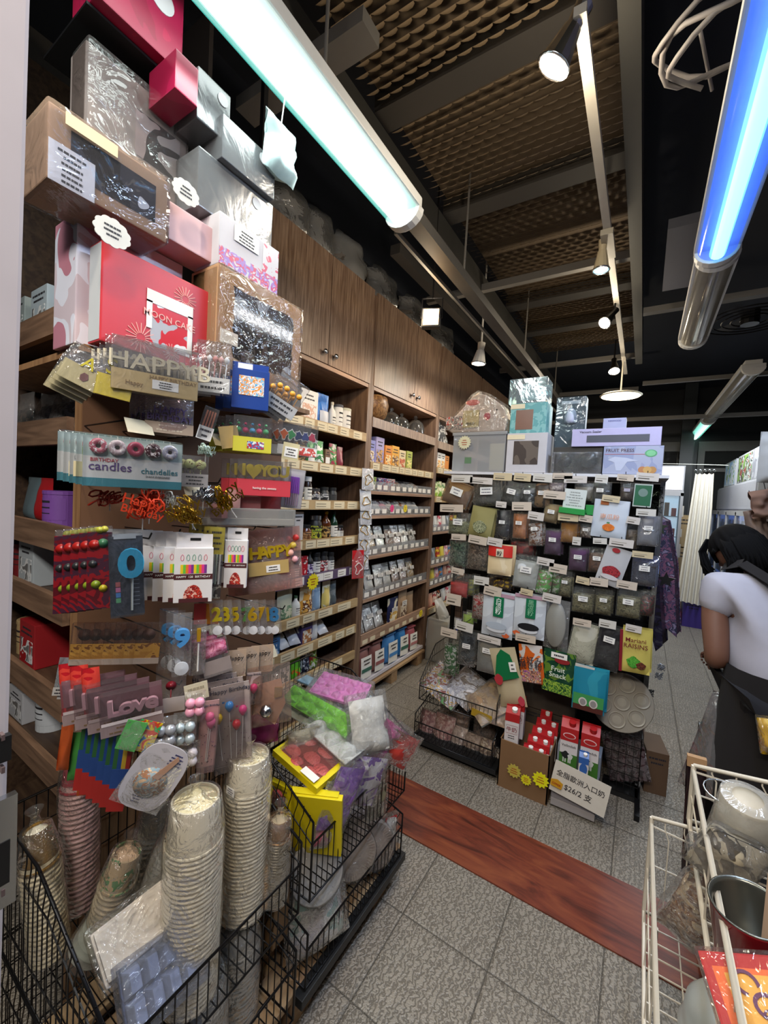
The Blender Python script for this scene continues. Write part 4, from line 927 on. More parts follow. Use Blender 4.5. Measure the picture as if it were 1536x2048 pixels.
# 8 footprints
t, W, Z = hang('candle_box', 'yellow-based clear box with pink footprint candles', 'candle box', (466, 836, 541, 906), -.95, 56, HB)
MB().box(-W/2, W/2, -.03, 0, 0, .42*Z).build('base', mt('cfc63a', .5), t, bevel=.001); MB().box(-.14*W, .3*W, -.031, -.030, .1*Z, .3*Z).build('picture', P('c8303a', '3a6ab0', 'e8e8e0', sc=120), t)
for k, c in enumerate(('4aa86a', 'c83a6a', '4a9ac8', 'c83a6a', '4aa86a')):
    MB().lathe([(0, -.004), (.006, -.002), (.008, .002), (0, .004)], 10, M=TM((-.36*W+.18*W*k, -.012, .62*Z), rx=90, s=1.0)).lathe([(0, -.002), (.0035, 0), (0, .002)], 8, M=TM((-.36*W+.18*W*k, -.012, .8*Z), rx=90, s=1.2)).build('candle', mt(c, .4), t, smooth=True)
clear_case(t, W, Z, .031, z0=.42); back_copies(t, 3, .035, 0, '%s footprint candle box in its row')
t, W, Z = hang('paper_tag', 'plain tan paper tag left of the footprint candles', 'price tag', (440, 852, 478, 896), -.97, 56, HB, ry=-12); card(t, W, Z, 0, 1, mt('c0a46c'))
# 9 animals
t, W, Z = hang('candle_pack', 'clear pack of coloured animal candles over a white card', 'candle pack', (556, 848, 634, 912), -.93, 54, HB, ry=2)
card(t, W, Z, 0, .3, WHITE, -.012, lines=0); card(t, W, Z, 0.02, .26, P('e8e4e0', 'c8504a', sc=90), -.0135, -.1, .5, 'picture')
for k, c in enumerate(('d8642a', '3a9a5a', '2a3a6a', '3a4a8a', 'c83a5a')):
    out = [((.010+.004*math.sin(3*a+k))*math.cos(a)-.36*W+.18*W*k, (.013+.003*math.cos(4*a+k))*math.sin(a)+.62*Z) for a in [2*PI*q/14 for q in range(14)]]
    MB().prism([(x*1.0+(x+.36*W-.18*W*k)*.25, z+(z-.62*Z)*.25) for x, z in out], -.010, -.008, 0).prism(out, -.0115, -.010, 1).build('candle', [WHITE, mt(c, .4)], t)
clear_case(t, W, Z, .014); back_copies(t, 3, .03, 0, '%s animal candle pack in its row')
t, W, Z = hang('price_tag', 'cream price tag with a white barcode sticker under the animal candles', 'price tag', (565, 886, 598, 920), -.91, 54, HB, ry=6); card(t, W, Z, 0, 1, mt('cfc39a')); card(t, W, Z, .15, .75, WHITE, -.001, -.38, .42, 'sticker', lines=3)
# 10 donuts card
t, W, Z = hang('donut_candle_card', 'card of five donut candles reading BIRTHDAY candles and chandelles', 'candle card', (172, 880, 368, 976), -.96, 68, HB)
card(t, W, Z, 0, 1, mt('a8b4b8'), 0); card(t, W, Z, .02, .60, mt('d8cfd0'), -.0012, -.5, .5, 'lower_card'); card(t, W, Z, 0.0, .17, mt('3a8090'), -.0022, -.5, .5, 'blue_band')
text('BIRTHDAY', Z*.10, mt('c83a4a'), t, (-.30*W, -.003, .53*Z)); text('candles', Z*.24, mt('5a3a7a'), t, (-.24*W, -.003, .40*Z), sx=1.05); text('chandelles', Z*.17, mt('3a7a8a'), t, (.26*W, -.003, .36*Z)); text("D'ANNIVERSAIRE", Z*.06, mt('8a8a90'), t, (.24*W, -.003, .25*Z)); 
for k, c in enumerate(('b85a6c', 'c8a8b0', 'a83a54', '4a1c28', 'b0a8c0')):
    x = -.36*W+.18*W*k
    mb = MB(); mb.grid(20, 8, lambda u, v: (x+(.0105+.0058*math.cos(2*PI*v))*math.cos(2*PI*u), -.007+.006*math.sin(2*PI*v), .80*Z+(.0105+.0058*math.cos(2*PI*v))*math.sin(2*PI*u)*1.0))
    dn = mb.build('donut_candle', mt('c8946a', .5), t, smooth=True)
    mb = MB(); mb.grid(20, 6, lambda u, v: (x+(.0105+.0063*math.cos(PI*(.08+.84*v)))*math.cos(2*PI*u), -.0075-.0062*math.sin(PI*(.08+.84*v)), .80*Z+(.0105+.0063*math.cos(PI*(.08+.84*v)))*math.sin(2*PI*u)))
    mb.build('icing', P(c, c, 'ecd8dc' if k != 2 else c, sc=150, rough=.3), dn, smooth=True)
    MB().cyl((x, -.006, .94*Z), (x, -.006, 1.02*Z), .0007, n=5).build('wick', WHITE, dn)
MB().box(-W/2, W/2, -.017, .001, 0, 1.03*Z).build('clear_blister', film('f4fafa', .06, 14, .05, .02, .3), t, bevel=.006)
back_copies(t, 4, .02, .002, '%s donut candle card behind the BIRTHDAY candles card', dy=-.004)
t, W, Z = hang('candle_pack', 'cream pack of green candles left of the donut candle card', 'candle pack', (122, 880, 160, 952), -1.08, 64, HB)
card(t, W, Z, 0, .4, mt('c4b690'), -.008); MB().cyl((0, -.005, .4*Z), (0, -.005, .85*Z), .003, n=8).build('candle', mt('7a8a4a'), t); MB().pillow(W, Z, .014).build('clear_bag', CLEAR, t, smooth=True); back_copies(t, 3, -.022, 0, '%s cream pack of green candles left of the donut card')
# 12 bear heads
t, W, Z = hang('candle_pack', 'clear pack of two round spotted face candles', 'candle pack', (364, 912, 416, 974), -.96, 62, HB)
card(t, W, Z, 0, .42, mt('c8c0bc'), -.010, lines=3)
for k in range(2): MB().lathe([(0, -.004), (.011, -.003), (.013, 0), (.011, .003), (0, .004)], 16, M=TM((-.22*W+.42*W*k, -.010, .72*Z), rx=90)).cyl((-.2*W+.4*W*k, -.008, .3*Z), (-.2*W+.4*W*k, -.008, .6*Z), .0012, n=6).build('candle', P('c8cc88', 'c8cc88', '6a4a30', sc=90), t, smooth=True)
clear_case(t, W, Z, .016); back_copies(t, 2, .03, 0, '%s face candle pack in its row')
# 13 I love you
t, W, Z = hang('letter_candle_box', 'clear box of gold I heart YOU candles on a pink base', 'candle box', (474, 922, 579, 992), -.92, 58, HB)
MB().box(-W/2, W/2, -.028, 0, 0, .46*Z).build('base', mt('c8404c', .4), t, bevel=.002); text('having the sweets', Z*.09, WHITE, t, (0, -.030, .22*Z)); 
out = [(x*.0009*Z/.06*14/16, z*.0009*Z/.06) for x, z in [(16*math.sin(a)**3, 13*math.cos(a)-5*math.cos(2*a)-2*math.cos(3*a)-math.cos(4*a)) for a in [2*PI*k/28 for k in range(28)]]]
GL = mt('c8b030', .3, .4)
MB().prism([(x-.2*W, z+.70*Z) for x, z in out], -.018, -.010).build('heart_candle', GL, t, bevel=.001)
for ch, x in (('I', -.38), ('Y', -.0), ('O', .18), ('U', .37)): text(ch, Z*.44, GL, t, (x*W, -.014, .70*Z), name='letter_candle', ext=.004, sx=1.1)
clear_case(t, W, Z, .030, z0=.46); back_copies(t, 2, .034, 0, '%s I heart YOU candle box in its row')
# 14 purple candles
t, W, Z = hang('candle_pack', 'white card of thin bright purple candles at the board edge', 'candle pack', (566, 938, 606, 1016), -.91, 56, HB, ry=5)
card(t, W, Z, 0, 1, mt('d4d0d4'))
for k in range(6): c_ = MB().cyl((-.28*W+.11*W*k, -.005, .38*Z), (-.20*W+.08*W*k, -.005, .80*Z), .0028, n=6, mi=0).cyl((-.28*W+.11*W*k, -.005, .06*Z), (-.28*W+.11*W*k, -.005, .38*Z), .0018, n=6, mi=1).build('candle', [mt('9a3ad8', .4), mt('c8a8c8')], t)
clear_case(t, W, Z, .012); back_copies(t, 2, .02, 0, '%s card of thin candles behind the purple ones')
# 15-16 glitter toppers
def topper(label, box, X, col, seed, met=.3, rough=.4, n=5, ry=0, txt=None):
    t, W, Z = hang('cake_topper', label, 'cake topper', box, X, 62, 'glitter cake toppers', ry=ry)
    r = random.Random(seed)
    for k in range(n):
        mb = MB()
        x0, z0 = r.uniform(-.3, .3)*W, r.uniform(.2, .8)*Z
        pts = [(x0+W*.28*math.cos(a*1.3+seed+k)*(.5+.5*math.sin(a*.7)), -.004*k-.002*math.sin(a), z0+Z*.2*math.sin(a*2.1+k)) for a in [q*.45 for q in range(16)]]
        mb.tube(pts, .0022, 5); mb.build('swirl', mt(col, rough, met), t, smooth=True)
    text(txt or 'Happy', Z*.42, mt(col, rough, met), t, (0, -.004*n-.002, .6*Z), ext=.002, ry=-8 if seed % 2 else 14); text('Birthday', Z*.34, mt(col, rough, met), t, (0, -.004*n-.002, .3*Z), ext=.002, ry=-8 if seed % 2 else 14)
    MB().cyl((0, .002, -.3*Z), (0, .002, .3*Z), .0014, n=6).build('stick', mt('d8d4cc'), t)
    return t
topper('red-orange glitter script topper, under the left half of the donut card', (178, 978, 262, 1012), -1.04, 'b0301c', 1)
topper('bright red glitter swirl topper hanging under the donut card', (246, 978, 326, 1042), -.98, 'd03c1c', 2, n=9)
topper('red glitter topper tucked behind the bright red swirl', (268, 970, 330, 1030), -1.03, 'b8321a', 12, n=6)
topper('white script topper with a birthday greeting', (322, 975, 362, 1015), -.96, 'd8d4c8', 3, n=3, ry=20)
topper('gold mirror topper with script, tilted, beside the white one', (335, 985, 395, 1048), -.94, 'b89030', 4, .9, .25, 7, ry=-30)
topper('silver mirror topper between two gold ones', (388, 968, 425, 1010), -.95, 'a8acb4', 5, .95, .18, 6)
topper('dark silver star topper under the face candles', (405, 985, 432, 1008), -.92, '888c94', 6, .95, .18, 4)
topper('gold mirror topper nearest the I heart YOU box', (425, 962, 465, 1025), -.92, 'b08a28', 7, .95, .2, 8, ry=-35)
topper('gold crown topper above the white candle boxes', (372, 1020, 400, 1050), -.93, 'b89030', 8, .9, .25, 5)
topper('pale green and white topper above the face candles', (398, 885, 425, 915), -.96, 'a8bcb0', 9, .5, .3, 6)
# 17 pink boxes / clear tray
for i, (bx, c) in enumerate((((478, 990, 520, 1022), 'c8606c'), ((516, 985, 560, 1020), 'd85058'), ((455, 975, 480, 1015), 'd8ccc8'), ((420, 995, 455, 1035), 'e0d0cc'))):
    t, W, Z = hang('candle_box', ('pink clear box of heart candles', 'red clear box of heart candles', 'white clear candle pack', 'cream clear candle pack')[i]+' above the long clear tray', 'candle box', bx, -.95, 58, HB)
    card(t, W, Z, 0, .9, mt(c), -.006); clear_case(t, W, Z, .02, film('f8d8d8', .12, 20, .06, .1, .3))
t, W, Z = hang('clear_tray', 'long clear plastic candle tray sticking out over the white candle boxes', 'clear tray', (402, 1016, 590, 1050), -.93, 60, HB)
MB().box(-W/2, W/2, -.03, 0, 0, Z).build('tray', film('dcdcd8', .16, 12, .1, .28, .2), t, bevel=.003); MB().box(-W/2+.004, W/2-.004, -.026, -.004, .004, .4*Z).build('tray_insert', mt('c8bfb8'), t)
# 18 fruit packs
t, W, Z = hang('fruit_candle_pack', 'dark red pack printed with fruit, foremost of five in a row', 'candle pack', (176, 1052, 224, 1214), -.99, 60, 'fruit candle packs')
card(t, W, Z, 0, .93, P('4a0c14', '7a1018', '3a1a2a', '5a0c18', sc=22, rough=.3), -.008, th=.007); 
for x, z, c, r in ((-.2, .78, '9a1c18', .011), (.15, .8, '3a6a4a', .010), (-.1, .30, '7a8a24', .009), (.2, .25, 'b0a024', .008), (-.25, .55, '2a2a2c', .008), (.0, .96, 'a8a83a', .007), (.2, .97, 'b8b040', .007)):
    MB().lathe([(0, -.003), (r*.8, -.002), (r, 0), (0, .001)], 14, M=TM((x*W, -.017, z*Z), rx=90)).build('fruit_print', mt(c, .35), t, smooth=True)
clear_case(t, W, Z, .012); back_copies(t, 4, .013, -.003, '%s dark red fruit candle pack in the row', dy=-.010)
# 19 number 0
t, W, Z = hang('number_candle_pack', 'dark clear pack with a sky blue number 0 candle on a white stick', 'candle pack', (220, 1066, 288, 1230), -.95, 62, HB, ry=-3)
card(t, W, Z, .0, .96, P('34363e', '3c3e48', '44464e', sc=60), 0); text('0', Z*.46, mt('3ab0d8', .45), t, (.14*W, -.010, .62*Z), name='number_candle', ext=.008, sx=1.15)
MB().cyl((.12*W, -.006, .06*Z), (.16*W, -.006, .48*Z), .0022, n=8).build('stick', mt('e0dcd0'), t); card(t, W, Z, .93, .99, mt('a8a8ac'), -.002, -.35, .3, 'hang_strip')
for k, c in enumerate(('c86a6a', 'd87aa0', '5a8ac8', '6ab07a')): card(t, W, Z, .16+.065*(3-k), .215+.065*(3-k), mt(c), -.001, -.34, -.20, 'colour_dot')
mb = MB()
for k in range(7): mb.box(.1*W, .36*W, -.0016, -.001, (.12+.05*k)*Z, (.127+.05*k)*Z)
mb.build('printing', mt('8a8c94'), t); MB().box(-W/2, W/2, -.020, .001, 0, Z).build('clear_blister', film('eef4fa', .05, 12, .06, .02, .3), t, bevel=.004)
# 20 white candle boxes
def cbox(label, box, X, rz, n, nl, dy=0, dx=.024):
    t, W, Z = hang('candle_box', label, 'candle box', box, X, rz, 'white boxes of cake candles')
    MB().box(-W/2, W/2, -.022, 0, 0, .80*Z).box(-W/2+.002, W/2-.002, -.001, 0, .78*Z, Z).build('body', mt('dedbdc', .5), t, bevel=.0015)
    MB().box(-.36*W, .40*W, -.0225, -.022, .0, .06*Z).build('brown_foot', mt('4a1c20'), t); MB().box(-W/2, W/2, -.0225, -.022, .34*Z, .42*Z).build('brown_band', mt('4a1c20'), t)
    text('HAPPY  128  BIRTHDAY', W*.085, WHITE, t, (0, -.023, .38*Z), ext=.0003)
    mb = MB()
    for k in range(10): mb.box(-.34*W+.068*W*k, -.34*W+.068*W*(k+1), -.0226, -.022, .43*Z, .56*Z, k % 5)
    mb.build('candle_window', [mt(c, .4) for c in ('e8c828', '6ac040', 'e8782a', 'e03a8a', '7a3a8a')], t)
    for k, c in enumerate(('d86a8a', '5a9a8a', '4a9a7a', '5a8a8a', 'd86a7a')): MB().tube([((-.3+.15*k)*W+.0035*math.sin(a), -.0224, .66*Z+.007*math.cos(a)*(1.2 if a < 1 else 1)) for a in [2*PI*q/10 for q in range(10)]], .0006, 4, closed=True).build('flame_print', mt(c), t)
    MB().prism([(.25*W*math.cos(a), .06*Z+.2*Z*abs(math.sin(a))) for a in [PI*q/12 for q in range(13)]], -.0226, -.022).build('cake_print', P('c83a28', '8a1c1c', 'e8b0a0', sc=150), t)
    card(t, W, Z, .90, .94, BLACK, -.0012, -.12, .16, 'hang_slot')
    if n: back_copies(t, n, dx, 0, nl, dy)
    return t
cbox('front white box of coloured cake candles with a strawberry cake print', (350, 1068, 426, 1200), -.93, 56, 7, '%s white candle box behind the front strawberry one', -.012)
cbox('white candle box hanging nearer the wall shelves, beside the gold numbers', (452, 1056, 496, 1172), -.92, 44, 2, '%s white candle box behind the one beside the gold numbers', 0)
t, W, Z = hang('candle_pack', 'narrow yellow-topped pack of striped pastel candles', 'candle pack', (414, 1054, 446, 1196), -.935, 50, HB, ry=2)
card(t, W, Z, .62, 1, mt('d8c42c'), -.004, lines=4, ink=mt('2a2a2a')); card(t, W, Z, 0, .2, P('c8bfa8', '4a3a30', sc=60), -.004, name='picture')
for k, c in enumerate(('a8c0d0', 'e0d4b8', 'b8c8b0', 'e0dcd4')): MB().cyl(((-.3+.2*k)*W, -.005, .2*Z), ((-.3+.2*k)*W, -.005, .62*Z), .0024, n=6).build('candle', mt(c), t)
clear_case(t, W, Z, .010); back_copies(t, 4, .022, 0, '%s yellow-topped striped candle pack in its row')
# 23 gold letters bag
t, W, Z = hang('letter_topper_bag', 'pinkish clear bag with gold balloon letters over a tan card', 'topper bag', (497, 1062, 602, 1182), -.91, 56, HB, ry=-6)
card(t, W, Z, .30, .52, mt('b89c60'), -.012, -.5, .25); card(t, W, Z, .34, .45, WHITE, -.0132, -.18, .08, 'label', lines=2)
for k, ch in enumerate('HAPPY'): text(ch, Z*.26, mt('d8b428', .3, .4), t, ((-.36+.15*k)*W, -.012, .66*Z), name='letter_topper', ext=.003, sx=1.1)
for k, (x, z, c) in enumerate(((.36, .74, 'd8b84a'), (.42, .86, 'c8302c'), (.30, .62, 'e8b0a0'), (.38, .5, 'd8a0a8'))): MB().lathe([(0, -.01), (.008, -.006), (.010, 0), (.007, .008), (0, .011)], 10, c=(x*W, -.01, z*Z)).build('balloon', mt(c, .3), t, smooth=True)
MB().pillow(W*1.04, Z*1.05, .03, wob=.012, seed=5).build('clear_bag', film('ecc8c0', .14, 22, .07, .22, .7), t, smooth=True); back_copies(t, 3, .03, -.008, '%s pinkish bag of gold letters in its row')
# 24 cupcake packs row
t, W, Z = hang('candle_pack', 'clear brown pack with a yellow cupcake card, foremost of the row', 'candle pack', (272, 1244, 322, 1324), -.95, 54, 'cupcake candle packs', ry=4)
card(t, W, Z, 0, .5, P('c8943a', 'd8a848', '8a5a24', sc=50), -.008, name='picture'); card(t, W, Z, 0, .14, mt('d8cfc8'), -.009, name='white_foot'); MB().lathe([(0, -.004), (.012, -.002), (.014, 0), (0, .004)], 12, M=TM((0, -.008, .72*Z), rx=90)).build('candle', mt('4a2c24'), t, smooth=True)
clear_case(t, W, Z, .012, film('f4ece6', .04, 20, .06, .02, .3)); back_copies(t, 6, .016, 0, '%s cupcake candle pack in the row', -.015)
# 25 gold number balloons
for i, (ch, x, c) in enumerate((('3', 452, 'd8c028'), ('5', 470, 'd8b828'), ('7', 492, '6aa858'), ('6', 505, 'c8a028'), ('7', 520, 'd8a828'), ('1', 535, 'd8b030'), ('2', 434, 'e0c830'), ('8', 548, '4a90c8'))):
    t, W, Z = hang('number_candle_pack', 'clear bag with a %s number %s candle in the row above the floor baskets' % (('yellow', 'gold', 'green', 'dark gold', 'amber', 'slim gold', 'bright yellow', 'blue')[i], ch), 'candle pack', (x-13, 1204, x+13, 1268), -.93-.012*(i % 3), 52, 'number candle packs', ry=-6)
    text(ch, Z*.55, mt(c, .3, .35 if c != '6aa858' else 0), t, (0, -.008, .62*Z), name='number_candle', ext=.004); MB().lathe([(0, 0), (.012, .001), (.012, .005), (0, .006)], 14, M=TM((0, -.010, .16*Z), rx=90)).build('foot_disc', mt('d8d8dc', .3), t)
    MB().pillow(W*1.05, Z*1.06, .018, wob=.004, seed=i).build('clear_bag', CLEAR, t, smooth=True)
for i, (x, c) in enumerate(((425, 'e07828'), (412, 'e8922c'), (400, 'c8423a'))):
    t, W, Z = hang('candle_pack', ('orange', 'amber', 'red')[i]+' candle pack peeping out left of the gold numbers', 'candle pack', (x-12, 1200, x+12, 1250), -.98, 56, HB); card(t, W, Z, .1, .9, mt(c, .35), -.008, th=.006); MB().pillow(W, Z, .02).build('clear_bag', CLEAR, t, smooth=True)
# 26 blue nine
t, W, Z = hang('number_candle_pack', 'clear pack with a sky blue number 9 candle and a clear foot', 'candle pack', (346, 1226, 382, 1352), -.93, 60, HB)
text('9', Z*.36, mt('4a90d0', .4), t, (0, -.012, .62*Z), name='number_candle', ext=.008, sx=1.2); MB().lathe([(0, 0), (.016, .001), (.016, .006), (0, .008)], 18, M=TM((0, -.012, .16*Z), rx=90)).build('foot_disc', mt('c8ccd4', .3), t)
MB().pillow(W*1.05, Z, .022, wob=.003, seed=3).build('clear_bag', CLEAR, t, smooth=True); back_copies(t, 2, .03, 0, '%s number 9 candle pack in its row')
t, W, Z = hang('number_candle_pack', 'clear pack with a slim gold number 1 candle beside the blue 9', 'candle pack', (380, 1240, 412, 1350), -.93, 60, HB)
text('1', Z*.3, mt('c89a28', .3, .4), t, (0, -.010, .74*Z), name='number_candle', ext=.005, sx=1.2); MB().cyl((0, -.01, .1*Z), (0, -.01, .6*Z), .002, n=6).build('stick', WHITE, t); MB().pillow(W, Z, .02, seed=2).build('clear_bag', CLEAR, t, smooth=True)
t, W, Z = hang('candle_pack', 'pack of crumpled bright pink candles beside the gold 1', 'candle pack', (402, 1276, 458, 1342), -.93, 58, HB, ry=-12)
MB().pillow(W*.9, Z*.5, .03, z0=.45*Z, wob=.01, seed=9).build('contents', P('d85a8a', 'e88ab0', 'b83a6a', sc=60), t, smooth=True); card(t, W, Z, 0, .4, mt('d8c4bc'), -.012); clear_case(t, W, Z, .03); back_copies(t, 2, .035, 0, '%s pink candle pack in its row')
# 28 LOVE
t, W, Z = hang('letter_candle_box', 'clear box of dark pink LOVE candles over a white strip', 'candle box', (205, 1372, 326, 1452), -.93, 60, HB, ry=-5)
card(t, W, Z, 0, .26, mt('d4c8c4'), -.022, lines=2, ink=mt('a89060')); card(t, W, Z, .27, .34, mt('e0d4d4'), -.023, -.48, .48, 'strip'); card(t, W, Z, .34, 1, mt('8a6470'), -.001, name='backing')
for k, ch in enumerate('Love'): text(ch, Z*.50, mt('d8b4c0', .2), t, ((-.28+.2*k)*W, -.014, .60*Z), name='letter_candle', ext=.005, sx=1.2)
clear_case(t, W, Z, .024, film('f4e8ea', .08, 14, .06, .04, .2)); back_copies(t, 3, .03, .004, '%s box of pink letter candles behind LOVE', -.012)
t, W, Z = hang('candle_pack', 'glossy red foil candle pack left of the LOVE candles', 'candle pack', (166, 1335, 202, 1452), -1.0, 56, HB, ry=-4); MB().pillow(W, Z, .03, wob=.006, seed=8).build('foil_bag', P('b01c24', 'd04034', 'b01c24', sc=20, rough=.2), t, smooth=True); back_copies(t, 2, .03, 0, '%s red foil candle pack in its row', -.01)
for i in range(5):
    t, W, Z = hang('candle_pack', 'clear pack with a small white card, %s of the fan below the fruit packs' % ORD[i], 'candle pack', (112+10*i, 1322+7*i, 146+10*i, 1388+7*i), -1.10, 56, 'fanned clear packs', ry=8)
    card(t, W, Z, 0, .24, mt('a8a4a0'), -.006, lines=2); MB().pillow(W, Z*1.1, .012, seed=i).build('clear_bag', SMOKE, t, smooth=True)
t, W, Z = hang('price_card', 'pale yellow handwritten card between LOVE and the balloon candles', 'price tag', (370, 1366, 416, 1400), -.90, 60, HB, ry=-8); card(t, W, Z, 0, 1, mt('d8d0b4'), lines=2, ink=mt('a8a088'))
t, W, Z = hang('candle_pack', 'clear pack with a small dark red heart candle', 'candle pack', (312, 1325, 372, 1420), -.96, 60, HB)
MB().lathe([(0, -.004), (.012, 0), (0, .004)], 12, M=TM((0, -.01, .55*Z), rx=90)).cyl((0, -.01, .1*Z), (0, -.01, .5*Z), .001).build('candle', mt('8a2030', .3), t, smooth=True); card(t, W, Z, 0, .3, mt('c0b4b0'), -.01); MB().pillow(W, Z, .02).build('clear_bag', CLEAR, t, smooth=True)
# 30 balloon candle cards
def balloon_card(label, box, X, rz, ry, cols, m, n=0, nl=''):
    t, W, Z = hang('balloon_candle_card', label, 'candle card', box, X, rz, 'balloon candle cards', ry=ry)
    card(t, W, Z, 0, 1, m)
    text('Happy Birthday', W*.17, mt('3a3a5a'), t, (0, -.002, .93*Z))
    for k, (x, z, c) in enumerate(cols):
        b_ = MB().lathe([(0, -.016), (.004, -.013), (.010, -.003), (.011, .003), (.008, .010), (0, .014)], 14, c=(x*W, -.013, z*Z)).build('balloon_candle', mt(c, .2), t, smooth=True)
        MB().cyl((x*W*.8, -.006, .1*Z), (x*W, -.012, z*Z-.014), .0009, n=5).build('stick', WHITE, b_)
    r = random.Random(3); mb = MB()
    for k in range(40):
        x, z = r.uniform(-.46, .46)*W, r.uniform(.03, .6)*Z; mb.box(x, x+.0018, -.0016, -.001, z, z+.0018, k % 2)
    mb.build('confetti_print', [mt('4a3a4a'), mt('a87a9a')], t)
    MB().box(-W/2, W/2, -.028, .001, 0, Z).build('clear_case', film('f8f4f4', .08, 12, .05, .03, .2), t, bevel=.004)
    if n: back_copies(t, n, .026, .004, nl)
    return t
balloon_card('white card with blue, pink, yellow and red balloon candles', (426, 1368, 500, 1530), -.88, 58, -4, ((-.05, .76, '3a88d0'), (.30, .68, 'e8408a'), (-.34, .64, 'e8c02c'), (.12, .52, 'd02838')), mt('d8ccc8'), 3, '%s balloon candle card behind the four-balloon one')
balloon_card('pink-edged card with one large pink balloon candle', (398, 1402, 432, 1532), -.87, 60, 3, ((.0, .78, 'e86a98'), (.1, .70, 'e870a0')), mt('d8a8a8'))
balloon_card('card with a hot pink balloon candle behind the four-balloon card', (492, 1345, 520, 1400), -.90, 58, 2, ((.0, .5, 'e83a7a'),), mt('d8c8c4'))
for i, (x, y) in enumerate(((470, 1318), (496, 1312), (524, 1308))):
    t, W, Z = hang('topper_pack', 'clear pack with a Happy script card, %s of three above the balloon cards' % ORD[i], 'topper pack', (x-22, y-18, x+22, y+36), -.92, 56, HB); card(t, W, Z, 0, 1, mt('b8a08a'), 0); text('Happy', Z*.22, mt('2a2020'), t, (0, -.002, .7*Z)); MB().pillow(W, Z, .012).build('clear_bag', CLEAR, t, smooth=True)
t, W, Z = hang('topper_bag', 'large clear bag with a silver ball and gold bits over a peach card', 'topper bag', (502, 1336, 578, 1450), -.87, 52, HB, ry=-4)
MB().prism([(-.4*W, .3*Z), (.1*W, 0), (.4*W, .35*Z), (.3*W, .8*Z), (-.35*W, .75*Z)], -.004, -.003).build('card', mt('d0a890'), t)
MB().lathe([(0, -.018), (.013, -.012), (.018, 0), (.013, .012), (0, .018)], 16, c=(-.12*W, -.02, .32*Z)).build('silver_ball', SILVER, t, smooth=True); MB().prism([(.1*W, .5*Z), (.3*W, .5*Z), (.33*W, .66*Z), (.12*W, .68*Z)], -.012, -.008).build('gold_ornament', mt('d8b040', .3, .8), t)
MB().pillow(W*1.1, Z*1.05, .04, wob=.012, seed=15).build('clear_bag', film('f2e0d4', .13, 16, .06, .12, .6), t, smooth=True)
# 33 striped candle packs
t, W, Z = hang('candle_pack', 'pack of tall candles in green, blue, yellow and red stripes, foremost of its row', 'candle pack', (228, 1462, 262, 1612), -.93, 46, 'striped tall candle packs', ry=6)
for k, c in enumerate(('2a5a30', '1c3f7c', 'b0902a', '8a2420')):
    card(t, W, Z, 0, 1, mt(c, .35), -.006, -.5+.25*k, -.25+.25*k, 'candle', th=.008)
card(t, W, Z, 0, .3, mt('a02420', .4), -.0145, name='red_end'); card(t, W, Z, .3, .55, mt('20407c'), -.0145, name='picture'); MB().pillow(W*1.1, Z*1.04, .03, wob=.003).build('clear_bag', CLEAR, t, smooth=True)
back_copies(t, 5, .022, .002, '%s pack of striped tall candles in the row', -.004)
for i, (bx, c, lb) in enumerate((((160, 1480, 190, 1590), 'b04a1c', 'orange'), ((140, 1465, 165, 1560), '3a7a34', 'leaf green'), ((118, 1450, 142, 1540), 'a84a20', 'rust-coloured'))):
    t, W, Z = hang('candle_pack', lb+' pack of long candles at the dark end of the bottom row', 'candle pack', bx, -1.12, 50, HB, ry=5); MB().pillow(W, Z, .02, seed=i).build('foil_bag', mt(c, .35), t, smooth=True)
# 34-36
t, W, Z = hang('balloon_pack', 'white rounded header card with a foil shape picture, tilted, above the cup basket', 'balloon pack', (254, 1488, 362, 1618), -.86, 52, HB, ry=32)
out = [(.5*W*math.copysign(abs(math.cos(a))**.6, math.cos(a)), .5*Z+.5*Z*math.copysign(abs(math.sin(a))**.75, math.sin(a))) for a in [2*PI*k/30 for k in range(30)]]
MB().prism(out, -.002, 0).build('card', mt('c8c4cc', .4), t); MB().lathe([(0, -.003), (.03, -.002), (.034, 0), (0, .001)], 22, M=TM((0, -.004, .42*Z), rx=90)).build('round_picture', P('d8c8b0', 'a86a3a', '8aa0a8', 'd8b088', sc=70), t, smooth=True)
MB().prism([(-.05*W, .5*Z), (.1*W, .5*Z), (.25*W, .85*Z), (.18*W, .9*Z)], -.006, -.005).build('wing_picture', mt('b89078'), t); mb = MB(); tick(mb, .3*W, 4, .72*Z, .92*Z, -.002, 0, 4, x0=.2*W); tick(mb, .3*W, 3, .08*Z, .2*Z, -.002, 0, 5, x0=-.05*W); mb.build('printing', mt('3a3c6a'), t)
MB().pillow(W, Z, .02, wob=.006, seed=2).build('clear_sleeve', CLEAR, t, smooth=True)
for i, (bx, m_, lb) in enumerate((((242, 1442, 284, 1500), mt('5ab05a'), 'light green card pack tilted over the striped candles'), ((268, 1442, 314, 1502), P('3a8ac8', 'e8d020', 'd8482c', '3ab05a', sc=50), 'bright party picture card with blue and yellow'))):
    t, W, Z = hang('card_pack', lb, 'card pack', bx, -.89+.01*i, 54, HB, ry=22); card(t, W, Z, 0, 1, m_); MB().pillow(W, Z, .01).build('clear_sleeve', CLEAR, t, smooth=True)
